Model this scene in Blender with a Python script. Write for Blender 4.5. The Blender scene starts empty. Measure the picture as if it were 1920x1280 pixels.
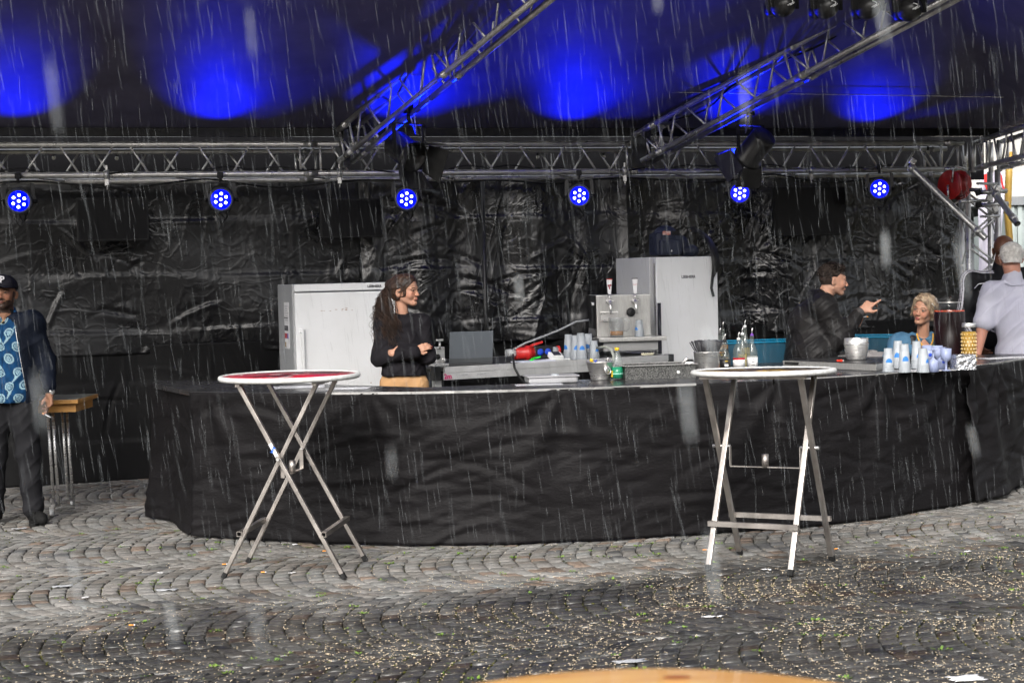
import bpy, bmesh, math, random
import numpy as np
from mathutils import Vector, Matrix, Euler, noise as mnoise
sc = bpy.context.scene
R = math.radians
random.seed(7); rng = np.random.default_rng(11)

# ------------------------------------------------------------------ camera
F_PX = 2933.0
cam_d = bpy.data.cameras.new('camera'); cam = bpy.data.objects.new('camera', cam_d)
sc.collection.objects.link(cam); sc.camera = cam
cam_d.sensor_width = 36; cam_d.lens = 36*F_PX/1920; cam_d.clip_end = 600; cam_d.clip_start = .05
CAM = Vector((0, 0, 1.63))
cam_rot = Matrix.Rotation(R(90-2.343), 4, 'X') @ Matrix.Rotation(R(-1.4), 4, 'Z')
cam.matrix_world = Matrix.Translation(CAM) @ cam_rot
cam_d.dof.use_dof = True; cam_d.dof.focus_distance = 10.2; cam_d.dof.aperture_fstop = 6.3

# ------------------------------------------------------------------ sky, sun, exposure
w = bpy.data.worlds.new('World'); sc.world = w; w.use_nodes = True
nt = w.node_tree; bg = nt.nodes['Background']
sky = nt.nodes.new('ShaderNodeTexSky'); sky.sky_type = 'NISHITA'; sky.sun_disc = False
SUN_EL, SUN_AZ = 36, 195
sky.sun_elevation = R(SUN_EL); sky.sun_rotation = R(SUN_AZ); sky.air_density = 1; sky.dust_density = 6; sky.ozone_density = 1
hs = nt.nodes.new('ShaderNodeHueSaturation'); hs.inputs['Saturation'].default_value = .3
nt.links.new(sky.outputs[0], hs.inputs['Color']); nt.links.new(hs.outputs[0], bg.inputs[0])
bg.inputs[1].default_value = .14
sd = bpy.data.lights.new('sun', 'SUN'); sd.energy = .8; sd.angle = R(25); sd.color = (1, .97, .93)
sun = bpy.data.objects.new('sun', sd); sc.collection.objects.link(sun)
az = R(SUN_AZ); dv = Vector((math.sin(az)*math.cos(R(SUN_EL)), math.cos(az)*math.cos(R(SUN_EL)), math.sin(R(SUN_EL))))
sun.rotation_euler = dv.to_track_quat('Z', 'Y').to_euler(); sun.location = (0, -5, 12)
sc.view_settings.view_transform = 'Standard'; sc.view_settings.look = 'None'
sc.view_settings.exposure = 1.3; sc.view_settings.gamma = 1
sc.cycles.max_bounces = 7; sc.cycles.transparent_max_bounces = 24; sc.cycles.transmission_bounces = 6
sc.cycles.caustics_reflective = False; sc.cycles.caustics_refractive = False
sc.cycles.use_denoising = True; sc.cycles.sample_clamp_indirect = 4

# ------------------------------------------------------------------ helpers: where a direction of view meets a plane
def ray(px, py):
    return (cam_rot.to_3x3() @ Vector(((px-960)/F_PX, (640-py)/F_PX, -1)))
def onz(px, py, z=0.0):
    d = ray(px, py); t = (z-CAM.z)/d.z; return CAM + d*t
def ony(px, py, Y):
    d = ray(px, py); return CAM + d*(Y/d.y)

# ------------------------------------------------------------------ helpers: objects
def link(o):
    sc.collection.objects.link(o); return o
def tag(o, label=None, cat=None, group=None, kind=None):
    if label: o['label'] = label
    if cat: o['category'] = cat
    if group: o['group'] = group
    if kind: o['kind'] = kind
    return o
def thing(name, label, cat, loc=(0, 0, 0), rz=0, group=None):
    o = link(bpy.data.objects.new(name, None)); o.location = loc; o.rotation_euler = (0, 0, rz)
    o.empty_display_size = .1
    return tag(o, label, cat, group)
def from_np(name, V, Fq, m, parent=None, smooth=True, attr=None):
    me = bpy.data.meshes.new(name); V = np.asarray(V, np.float32); Fq = np.asarray(Fq, np.int32)
    me.vertices.add(len(V)); me.vertices.foreach_set('co', V.ravel())
    k = Fq.shape[1]; me.loops.add(Fq.size); me.loops.foreach_set('vertex_index', Fq.ravel())
    me.polygons.add(len(Fq)); me.polygons.foreach_set('loop_start', np.arange(0, Fq.size, k, dtype=np.int32))
    me.polygons.foreach_set('loop_total', np.full(len(Fq), k, np.int32))
    me.polygons.foreach_set('use_smooth', np.full(len(Fq), smooth))
    if attr is not None:
        a = me.color_attributes.new('Col', 'FLOAT_COLOR', 'POINT')
        a.data.foreach_set('color', np.asarray(attr, np.float32).ravel())
    me.update(); me.validate()
    o = link(bpy.data.objects.new(name, me)); me.materials.append(m)
    if parent: o.parent = parent
    return o
def copy_tree(o, parent=None):
    c = link(o.copy()); c.parent = parent
    for ch in list(o.children): copy_tree(ch, c)
    return c

class MB:
    """collects shapes, then links them as one mesh"""
    def __init__(s): s.b = bmesh.new()
    def box(s, c, d, rot=None, bev=0):
        r = bmesh.ops.create_cube(s.b, size=1); vs = r['verts']
        M = Matrix.Translation(Vector(c)) @ (rot.to_4x4() if rot is not None else Matrix.Identity(4)) @ Matrix.Diagonal((*d, 1))
        bmesh.ops.transform(s.b, matrix=M, verts=vs)
        if bev:
            es = list({e for v in vs for e in v.link_edges})
            bmesh.ops.bevel(s.b, geom=es, offset=bev, segments=2, affect='EDGES', profile=.6)
        return s
    def bar(s, a, b, w_, h_, up=(0, 0, 1), bev=0):
        a, b = Vector(a), Vector(b); d = b-a; y = d.normalized(); u = Vector(up)
        x = y.cross(u).normalized(); z = x.cross(y)
        rot = Matrix((x, y, z)).transposed()
        return s.box((a+b)/2, (w_, d.length, h_), rot, bev)
    def tube(s, pts, r, n=8, caps=True):
        pts = [Vector(p) for p in pts]; rings = []
        rr = r if isinstance(r, (list, tuple)) else [r]*len(pts)
        t0 = (pts[1]-pts[0]).normalized(); nn = t0.orthogonal().normalized()
        for i, p in enumerate(pts):
            t = (pts[min(i+1, len(pts)-1)]-pts[max(i-1, 0)]).normalized()
            nn = (nn - t*nn.dot(t)).normalized(); bb = t.cross(nn)
            rings.append([s.b.verts.new(p + (nn*math.cos(2*math.pi*k/n)+bb*math.sin(2*math.pi*k/n))*rr[i]) for k in range(n)])
        for A, B in zip(rings, rings[1:]):
            for k in range(n): f = s.b.faces.new((A[k], A[(k+1) % n], B[(k+1) % n], B[k])); f.smooth = True
        if caps:
            s.b.faces.new(rings[0][::-1]); s.b.faces.new(rings[-1])
        return s
    def lathe(s, prof, c=(0, 0, 0), n=24, rot=None, closed=False):
        c = Vector(c); rings = []
        for r, z in prof:
            rg = []
            for k in range(n):
                v = Vector((r*math.cos(2*math.pi*k/n), r*math.sin(2*math.pi*k/n), z))
                if rot is not None: v = rot @ v
                rg.append(s.b.verts.new(c+v))
            rings.append(rg)
        L = list(zip(rings, rings[1:])) + ([(rings[-1], rings[0])] if closed else [])
        for A, B in L:
            for k in range(n): f = s.b.faces.new((A[k], A[(k+1) % n], B[(k+1) % n], B[k])); f.smooth = True
        if not closed:
            if prof[0][0] > 1e-4: s.b.faces.new(rings[0][::-1])
            if prof[-1][0] > 1e-4: s.b.faces.new(rings[-1])
        return s
    def prism(s, poly, z0, z1):
        lo = [s.b.verts.new((x, y, z0)) for x, y in poly]; hi = [s.b.verts.new((x, y, z1)) for x, y in poly]
        n = len(poly); s.b.faces.new(lo[::-1]); s.b.faces.new(hi)
        for i in range(n): s.b.faces.new((lo[i], lo[(i+1) % n], hi[(i+1) % n], hi[i]))
        return s
    def sphere(s, c, r, n=14, rot=None):
        r = (r, r, r) if not isinstance(r, (tuple, list)) else r
        v = bmesh.ops.create_uvsphere(s.b, u_segments=n, v_segments=max(6, n//2+1), radius=1)['verts']
        M = Matrix.Translation(Vector(c)) @ (rot.to_4x4() if rot is not None else Matrix.Identity(4)) @ Matrix.Diagonal((*r, 1))
        bmesh.ops.transform(s.b, matrix=M, verts=v)
        for x in v:
            for f in x.link_faces: f.smooth = True
        return s
    def build(s, name, m, parent=None, origin=None, smooth=None):
        if origin is not None: bmesh.ops.translate(s.b, vec=-Vector(origin), verts=s.b.verts)
        bmesh.ops.remove_doubles(s.b, verts=s.b.verts, dist=1e-6)
        bmesh.ops.recalc_face_normals(s.b, faces=s.b.faces)
        me = bpy.data.meshes.new(name); s.b.to_mesh(me); s.b.free()
        if smooth is not None:
            for p in me.polygons: p.use_smooth = smooth
        o = link(bpy.data.objects.new(name, me)); me.materials.append(m)
        if parent: o.parent = parent
        return o

def text_part(name, txt, size, m, parent, loc, rot, ext=.0008, bold=0):
    cu = bpy.data.curves.new('t', 'FONT'); cu.body = txt; cu.size = size; cu.extrude = ext; cu.align_x = 'CENTER'; cu.align_y = 'CENTER'
    cu.offset = bold; cu.resolution_u = 2
    o = bpy.data.objects.new('t', cu); link(o)
    me = bpy.data.meshes.new_from_object(o.evaluated_get(bpy.context.evaluated_depsgraph_get()))
    bpy.data.objects.remove(o); me.name = name
    q = link(bpy.data.objects.new(name, me)); me.materials.clear(); me.materials.append(m)
    q.parent = parent; q.location = loc; q.rotation_euler = rot
    return q

# ------------------------------------------------------------------ materials
MATS = {}
def mat(name, col, rough=.5, metal=0, col2=None, nscale=8, bump=0, bscale=60, spec=.5, alpha=1, trans=0, ior=1.45,
        emit=None, estr=0, stretch=None, sheen=0, coat=0, rvar=0, attr=False, detail=4, sss=0, ncon=(.35, .65)):
    if name in MATS: return MATS[name]
    if rough >= .7: spec = min(spec, .15); sheen = 0
    m = bpy.data.materials.new(name); m.use_nodes = True; t = m.node_tree; p = t.nodes['Principled BSDF']; L = t.links
    p.inputs['Base Color'].default_value = (*col, 1); p.inputs['Roughness'].default_value = rough; p.inputs['Metallic'].default_value = metal
    p.inputs['Specular IOR Level'].default_value = spec; p.inputs['Alpha'].default_value = alpha
    p.inputs['Transmission Weight'].default_value = trans; p.inputs['IOR'].default_value = ior
    p.inputs['Coat Weight'].default_value = coat; p.inputs['Sheen Weight'].default_value = sheen
    if sss: p.inputs['Subsurface Weight'].default_value = sss; p.inputs['Subsurface Radius'].default_value = (.01, .004, .002)
    if emit: p.inputs['Emission Color'].default_value = (*emit, 1); p.inputs['Emission Strength'].default_value = estr
    tc = t.nodes.new('ShaderNodeTexCoord'); src = tc.outputs['Object']
    if stretch:
        mp = t.nodes.new('ShaderNodeMapping'); mp.inputs['Scale'].default_value = stretch; L.new(src, mp.inputs[0]); src = mp.outputs[0]
    def nz(s_, d=detail):
        n = t.nodes.new('ShaderNodeTexNoise'); n.inputs['Scale'].default_value = s_; n.inputs['Detail'].default_value = d
        L.new(src, n.inputs['Vector']); return n.outputs['Fac']
    def ramp(f, a, b, lo, hi):
        r = t.nodes.new('ShaderNodeMapRange'); r.inputs[1].default_value = a; r.inputs[2].default_value = b
        r.inputs[3].default_value = lo; r.inputs[4].default_value = hi; L.new(f, r.inputs[0]); return r.outputs[0]
    if attr:
        at = t.nodes.new('ShaderNodeAttribute'); at.attribute_name = 'Col'
        if col2:
            mx = t.nodes.new('ShaderNodeMix'); mx.data_type = 'RGBA'; mx.blend_type = 'MULTIPLY'
            mx.inputs[7].default_value = (*col2, 1); L.new(ramp(nz(nscale), *ncon, 0, 1), mx.inputs[0]); L.new(at.outputs['Color'], mx.inputs[6])
            L.new(mx.outputs[2], p.inputs['Base Color'])
        else: L.new(at.outputs['Color'], p.inputs['Base Color'])
    elif col2:
        mx = t.nodes.new('ShaderNodeMix'); mx.data_type = 'RGBA'; mx.inputs[6].default_value = (*col, 1); mx.inputs[7].default_value = (*col2, 1)
        L.new(ramp(nz(nscale), *ncon, 0, 1), mx.inputs[0]); L.new(mx.outputs[2], p.inputs['Base Color'])
    if rvar: L.new(ramp(nz(nscale*.7), .35, .65, max(.02, rough-rvar), min(1, rough+rvar)), p.inputs['Roughness'])
    if bump:
        b = t.nodes.new('ShaderNodeBump'); b.inputs['Strength'].default_value = min(1, bump); b.inputs['Distance'].default_value = .01*max(1, bump)
        L.new(nz(bscale), b.inputs['Height']); L.new(b.outputs[0], p.inputs['Normal'])
    MATS[name] = m; return m

M_alu = mat('aluminium', (.55, .54, .53), .36, .7, col2=(.42, .42, .41), nscale=12, rvar=.12)
M_alud = mat('truss aluminium', (.66, .65, .63), .36, .65, col2=(.48, .475, .47), nscale=9, rvar=.1)
M_steel = mat('stainless steel', (.75, .74, .72), .3, .8, col2=(.6, .59, .58), nscale=6, rvar=.08, stretch=(1, 1, 12))
M_brush = mat('brushed steel', (.55, .55, .53), .36, .75, col2=(.47, .46, .45), nscale=20, rvar=.06, stretch=(8, 8, 1))
M_leg = mat('table leg steel', (.42, .39, .36), .38, .9, col2=(.33, .3, .28), nscale=14, rvar=.1, bump=.05, bscale=200)
M_black = mat('black plastic', (.010, .010, .011), .5, spec=.25, col2=(.02, .02, .02), nscale=20)
M_blackm = mat('black painted metal', (.014, .014, .015), .35, col2=(.03, .03, .03), nscale=15, bump=.05)
M_rubber = mat('rubber', (.015, .015, .015), .8)
M_white = mat('white enamel', (.74, .75, .77), .32, col2=(.68, .69, .70), nscale=3, bump=.01, bscale=30)
M_whitep = mat('white plastic', (.72, .73, .74), .4, col2=(.62, .63, .62), nscale=9)
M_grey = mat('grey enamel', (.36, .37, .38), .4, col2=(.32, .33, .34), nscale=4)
M_red = mat('red plastic', (.5, .02, .018), .4, col2=(.38, .015, .015), nscale=10)
M_blue = mat('blue plastic', (.01, .05, .42), .4)
M_ink = mat('dark ink', (.02, .02, .03), .6)
M_paper = mat('white paper', (.7, .7, .7), .8, col2=(.6, .6, .62), nscale=20)
# ================================================================== GROUND
def ground():
    m = mat('joint soil', (.035, .03, .022), .85, col2=(.05, .05, .02), nscale=9, bump=.5, bscale=90, rvar=.1)
    mb = MB(); mb.box((0, 5, -.27), (76, 76, .5)); tag(mb.build('ground', m), 'dark soil and grit showing in the joints of the paving', None, kind='structure')
    # cobbles laid in segmental arcs
    m = bpy.data.materials.new('cobble granite'); m.use_nodes = True; t = m.node_tree; p = t.nodes['Principled BSDF']; L = t.links
    at = t.nodes.new('ShaderNodeAttribute'); at.attribute_name = 'Col'
    geo = t.nodes.new('ShaderNodeTexCoord')
    def nz(s_, d=5, off=0):
        mp = t.nodes.new('ShaderNodeMapping'); mp.inputs['Location'].default_value = (off, off*.7, off*.3); L.new(geo.outputs['Object'], mp.inputs[0])
        n = t.nodes.new('ShaderNodeTexNoise'); n.inputs['Scale'].default_value = s_; n.inputs['Detail'].default_value = d; L.new(mp.outputs[0], n.inputs['Vector']); return n.outputs['Fac']
    def rp(f, a, b, lo, hi):
        r = t.nodes.new('ShaderNodeMapRange'); r.inputs[1].default_value = a; r.inputs[2].default_value = b; r.inputs[3].default_value = lo; r.inputs[4].default_value = hi; L.new(f, r.inputs[0]); return r.outputs[0]
    def mul(c, f):
        mx = t.nodes.new('ShaderNodeMix'); mx.data_type = 'RGBA'; mx.blend_type = 'MULTIPLY'; mx.inputs[0].default_value = 1; L.new(c, mx.inputs[6]); L.new(f, mx.inputs[7]); return mx.outputs[2]
    # wetness: rain-soaked where open to the sky, with dry islands nearer the bar
    sep = t.nodes.new('ShaderNodeSeparateXYZ'); L.new(geo.outputs['Object'], sep.inputs[0])
    e = t.nodes.new('ShaderNodeMath'); e.operation = 'MULTIPLY_ADD'; L.new(sep.outputs['X'], e.inputs[0]); e.inputs[1].default_value = -.42; sc13 = t.nodes.new('ShaderNodeMath'); sc13.operation = 'MULTIPLY'; sc13.inputs[1].default_value = 1.3; L.new(sep.outputs['Y'], sc13.inputs[0]); L.new(sc13.outputs[0], e.inputs[2])
    a1 = t.nodes.new('ShaderNodeMath'); a1.operation = 'MULTIPLY_ADD'; L.new(nz(.9, 4), a1.inputs[0]); a1.inputs[1].default_value = 2.4; L.new(e.outputs[0], a1.inputs[2])
    a2 = t.nodes.new('ShaderNodeMath'); a2.operation = 'MULTIPLY_ADD'; L.new(nz(7, 4, 5), a2.inputs[0]); a2.inputs[1].default_value = .9; L.new(a1.outputs[0], a2.inputs[2])
    dry = rp(a2.outputs[0], 11.95, 12.75, 0, 1)
    fine = rp(nz(45), .3, .7, .72, 1.2)
    c = mul(at.outputs['Color'], fine); c = mul(c, rp(nz(3, 4, 9), .35, .65, .8, 1.12)); c = mul(c, rp(dry, 0, 1, .32, 1.02))
    L.new(c, p.inputs['Base Color'])
    L.new(rp(dry, 0, 1, .3, .68), p.inputs['Roughness']); p.inputs['Specular IOR Level'].default_value = .5
    b = t.nodes.new('ShaderNodeBump'); b.inputs['Strength'].default_value = .5; b.inputs['Distance'].default_value = .005
    L.new(nz(70, 6), b.inputs['Height']); L.new(b.outputs[0], p.inputs['Normal'])
    Wc, Rr, P = 1.32, .98, .092
    th_max = math.asin(Wc/2/Rr); ang = R(11); ca, sa = math.cos(ang), math.sin(ang)
    V = []; Fc = []; C = []; n = 0; joints = []
    ns = 16
    for c_ in range(-7, 9):
        vc = 8.86 + (c_-1)*Wc*1.0 + .0
        for k in range(-120, 120):
            joff = rng.uniform(-.35, .35) + (.5 if k % 2 else 0)
            e0 = [max(-1, min(1, (j+joff)/ns*2-1)) for j in range(-1, ns+2)]
            e0 = sorted(set(round(x, 4) for x in e0))
            for ta, tb in zip(e0, e0[1:]):
                if tb-ta < .04: continue
                pts = []
                for (kk, tt) in ((k, ta), (k, (ta+tb)/2), (k, tb), (k+.5, tb), (k+1, tb), (k+1, (ta+tb)/2), (k+1, ta), (k+.5, ta)):
                    th = tt*th_max; u = kk*P-Rr*math.cos(th)+Rr; v = Rr*math.sin(th)+vc-8.86
                    pts.append((u, v))
                pts = np.array(pts)
                pts += rng.normal(0, .0028, pts.shape); cen = pts.mean(0)
                if abs(cen[0]) > 11: continue
                X = cen[0]*ca-cen[1]*sa; Y = cen[0]*sa+cen[1]*ca+8.86
                if not (-7.5 < X < 8 and 3.2 < Y < 17) : continue
                d = cen-pts; dl = np.linalg.norm(d, axis=1, keepdims=True)
                gap = rng.uniform(.0022, .0055)
                o1 = pts+d/dl*gap; o2 = pts+d/dl*(gap+.006); o3 = pts+d/dl*(gap+.02)
                h = rng.normal(0, .0016); tx, ty = rng.normal(0, .02, 2)
                def zz(q, base): return base+h+(q[:, 0]-cen[0])*tx+(q[:, 1]-cen[1])*ty
                o0 = o1 - d/dl*.001
                ring = [np.c_[o0, np.full(8, -.03)], np.c_[o1, zz(o1, -.007)], np.c_[o2, zz(o2, -.0025)], np.c_[o3, zz(o3, .0008+rng.normal(0, .0006, 8))]]
                pz = np.vstack(ring+[np.c_[cen[None], zz(cen[None], .0015)]])
                w3 = np.c_[pz[:, 0]*ca-pz[:, 1]*sa, pz[:, 0]*sa+pz[:, 1]*ca+8.86, pz[:, 2]]
                V.append(w3)
                for r_ in range(3):
                    for j in range(8):
                        j2 = (j+1) % 8; Fc.append((n+r_*8+j, n+r_*8+j2, n+r_*8+8+j2, n+r_*8+8+j))
                for j in range(0, 8, 2): Fc.append((n+24+j, n+24+(j+1) % 8, n+24+(j+2) % 8, n+32))
                g = rng.uniform(.10, .19); wv = rng.normal(0, .012)
                col = [g+wv*.3+.006, g, g-.011-wv*.15]
                if rng.random() < .07: col = [g*.95, g*.72, g*.56]
                if rng.random() < .06: col = [g*.6]*3
                C.append(np.tile(np.array([*np.clip(col, .02, .5), 1]), (33, 1))); n += 33
                if Y < 10.6 and Y > 5.8 and abs(X) < 3.8: joints.append(w3[:8, :2])
    V = np.vstack(V); o = from_np('cobblestones', V, np.array(Fc), m, attr=np.vstack(C))
    bmx = o.data
    tag(o, 'grey granite cobbles laid in wet segmental arcs', None, kind='structure')
    return np.vstack(joints)
JOINTS = ground()

def dens(x, y):   # fallen blossom crumbs lie thick at the right and near the viewer
    return np.clip((8.6+.25*x-y)/1.3+.1, .04, 1)*np.clip(.55+.22*(x+1.5), .34, 1)
def clutter():
    m = mat('fallen catkin crumbs', (.46, .37, .25), .8, col2=(.62, .52, .38), nscale=40)
    N = 25000; J = JOINTS[rng.integers(0, len(JOINTS), N*3)] + rng.normal(0, .007, (N*3, 2))
    U = np.c_[rng.uniform(-3.2, 3.4, N), rng.uniform(6.1, 9.8, N)]
    cl = np.array([[mnoise.noise(Vector((a*1.7, b*1.7, 3))) for a, b in np.vstack([J, U])]]).ravel()
    A = np.vstack([J, U]); keep = (rng.random(len(A)) < dens(A[:, 0], A[:, 1])*np.clip(.45+cl*1.1, .05, 1)*.8) & (np.hypot(A[:, 0]-.4, A[:, 1]) > 5.9)
    A = A[keep]; s = rng.uniform(.0018, .0043, len(A)) ; n = len(A)
    base = np.array([[1, 0, 0], [-1, 0, 0], [0, 1, 0], [0, -1, 0], [0, 0, 1], [0, 0, -1]], float)
    fc = np.array([[0, 2, 4], [2, 1, 4], [1, 3, 4], [3, 0, 4], [2, 0, 5], [1, 2, 5], [3, 1, 5], [0, 3, 5]])
    th = rng.uniform(0, 6.28, n); el = rng.uniform(.8, 1.4, n)
    P = base[None]*np.c_[s*el, s, s*.6][:, None]; c, q = np.cos(th)[:, None], np.sin(th)[:, None]
    P = np.stack([P[..., 0]*c-P[..., 1]*q, P[..., 0]*q+P[..., 1]*c, P[..., 2]], -1) + np.c_[A, np.full(n, .002)+s*.4][:, None]
    Fa = fc[None]+(np.arange(n)*6)[:, None, None]
    tag(from_np('blossom_crumbs', P.reshape(-1, 3), Fa.reshape(-1, 3), m, smooth=False), 'pale fallen blossom crumbs scattered over the wet cobbles', 'plant debris', kind='stuff')
    # weeds in the joints
    m = mat('weed green', (.07, .14, .02), .6, col2=(.14, .22, .03), nscale=30)
    V = []; Fa = []; k = 0
    ce = JOINTS[rng.integers(0, len(JOINTS), 900)]
    for x, y in ce:
        if rng.random() > .35+.5*(mnoise.noise(Vector((x*.8, y*.8, 9)))+.3): continue
        sz = rng.uniform(.15, .8)**2
        for _ in range(int(5+26*sz)):
            a = rng.uniform(0, 6.28); r = rng.uniform(0, .012+.045*sz); L_ = rng.uniform(.006, .02)*(.5+sz); b = a+rng.normal(0, .6)
            p0 = np.array([x+r*math.cos(a), y+r*math.sin(a)*.6, .001]); d = np.array([math.cos(b), math.sin(b), rng.uniform(.3, 1.1)]); d /= np.linalg.norm(d)
            sd_ = np.array([-math.sin(b), math.cos(b), 0])*L_*.33
            V += [p0, p0+d*L_*.5+sd_, p0+d*L_, p0+d*L_*.5-sd_]; Fa.append((k, k+1, k+2, k+3)); k += 4
    tag(from_np('weeds', np.array(V), np.array(Fa), m, smooth=False), 'small bright green weeds growing in the cobble joints', 'weeds', kind='stuff')
    # moss lumps in some joints
    m = mat('moss', (.05, .055, .012), .95, col2=(.09, .085, .02), nscale=40, bump=.6, bscale=300)
    sel = JOINTS[rng.integers(0, len(JOINTS), 9000)]
    kk = np.array([mnoise.noise(Vector((a*.9, b*.9, 21)))+.5*mnoise.noise(Vector((a*5, b*5, 1))) for a, b in sel]) > .12; sel = sel[kk]+rng.normal(0, .004, (kk.sum(), 2))
    n = len(sel); s = rng.uniform(.004, .009, n); P = base[None]*np.c_[s, s, s*.7][:, None]+np.c_[sel, np.full(n, -.006)][:, None]
    Fa = fc[None]+(np.arange(n)*6)[:, None, None]
    tag(from_np('moss', P.reshape(-1, 3), Fa.reshape(-1, 3), m), 'olive moss filling the joints between cobbles', 'moss', kind='stuff')
    # individual litter
    gp = 'litter dropped on the cobbles'
    mo = mat('cigarette filter', (.65, .27, .06), .8); mw = M_paper
    def butt(px, py, label, a):
        p = onz(px, py, .008); t = thing('cigarette_butt', label, 'cigarette butt', p, a, gp)
        MB().tube([(-.014, 0, 0), (.01, 0, 0)], .0042, 8).build('filter', mo, t); MB().tube([(.01, 0, 0), (.016, 0, 0)], .0041, 8).build('paper_end', mw, t)
    butt(421, 1057, 'orange cigarette butt left of the rear left foot of the red table', .2)
    butt(494, 1072, 'orange cigarette butt lying between the left and right feet of the red table', -.1)
    butt(609, 1032, 'orange cigarette butt near the black skirt behind the red table', .3)
    butt(247, 1171, 'orange cigarette butt alone on the dark cobbles at lower left', .1)
    butt(1322, 1030, 'orange cigarette butt between the legs of the dark topped table', -.2)
    butt(1568, 1028, 'orange cigarette butt right of the dark topped table', .5)
    def scrap(px, py, w_, d_, label, a, mm=mw):
        p = onz(px, py, .004); mb = MB(); b = mb.b; n_ = 7; g = [[b.verts.new(((i/(n_-1)-.5)*w_*(1+.2*math.sin(j*2+px)), (j/(n_-1)-.5)*d_*(1+.2*math.sin(i+py)), .002+.006*(mnoise.noise(Vector((i*.6, j*.6, px)))+.3))) for i in range(n_)] for j in range(n_)]
        for j in range(n_-1):
            for i in range(n_-1): b.faces.new((g[j][i], g[j][i+1], g[j+1][i+1], g[j+1][i]))
        o = mb.build('paper_scrap', mm, smooth=True); o.location = p; o.rotation_euler = (0, 0, a)
        so = o.modifiers.new('s', 'SOLIDIFY'); so.thickness = .0006
        tag(o, label, 'paper scrap', gp)
    mg = mat('soaked paper', (.4, .41, .42), .5, col2=(.3, .31, .33), nscale=30)
    scrap(312, 1106, .11, .05, 'grey soaked paper scrap left of the red table', .1, mg)
    scrap(118, 1099, .1, .05, 'soaked flat paper scrap at far left below the standing man', .3, mg)
    scrap(553, 1021, .03, .03, 'small crumpled white scrap at the foot of the black skirt', .4)
    scrap(300, 1074, .035, .015, 'thin white paper strip left of the red table', -.4)
    scrap(548, 1074, .04, .012, 'thin white strip between the feet of the red table', .2)
    scrap(160, 1120, .04, .02, 'small white fleck of paper on the left cobbles', .9)
    scrap(1336, 1156, .09, .02, 'long white sliver on the cobbles below the dark topped table', .05)
    scrap(1437, 1068, .05, .015, 'white sliver beside the front right foot of the dark topped table', -.3)
    scrap(1812, 1272, .13, .08, 'large white scrap at the lower right corner', .2)
    scrap(1815, 1034, .04, .015, 'white sliver on cobbles near the right end of the skirt', .2)
    scrap(1180, 1240, .13, .05, 'grey scrap just beyond the orange wooden table edge', .2, mg)
    scrap(36, 991, .09, .04, 'pale greenish scrap near the black shoe', .2, mg)
clutter()
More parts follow.
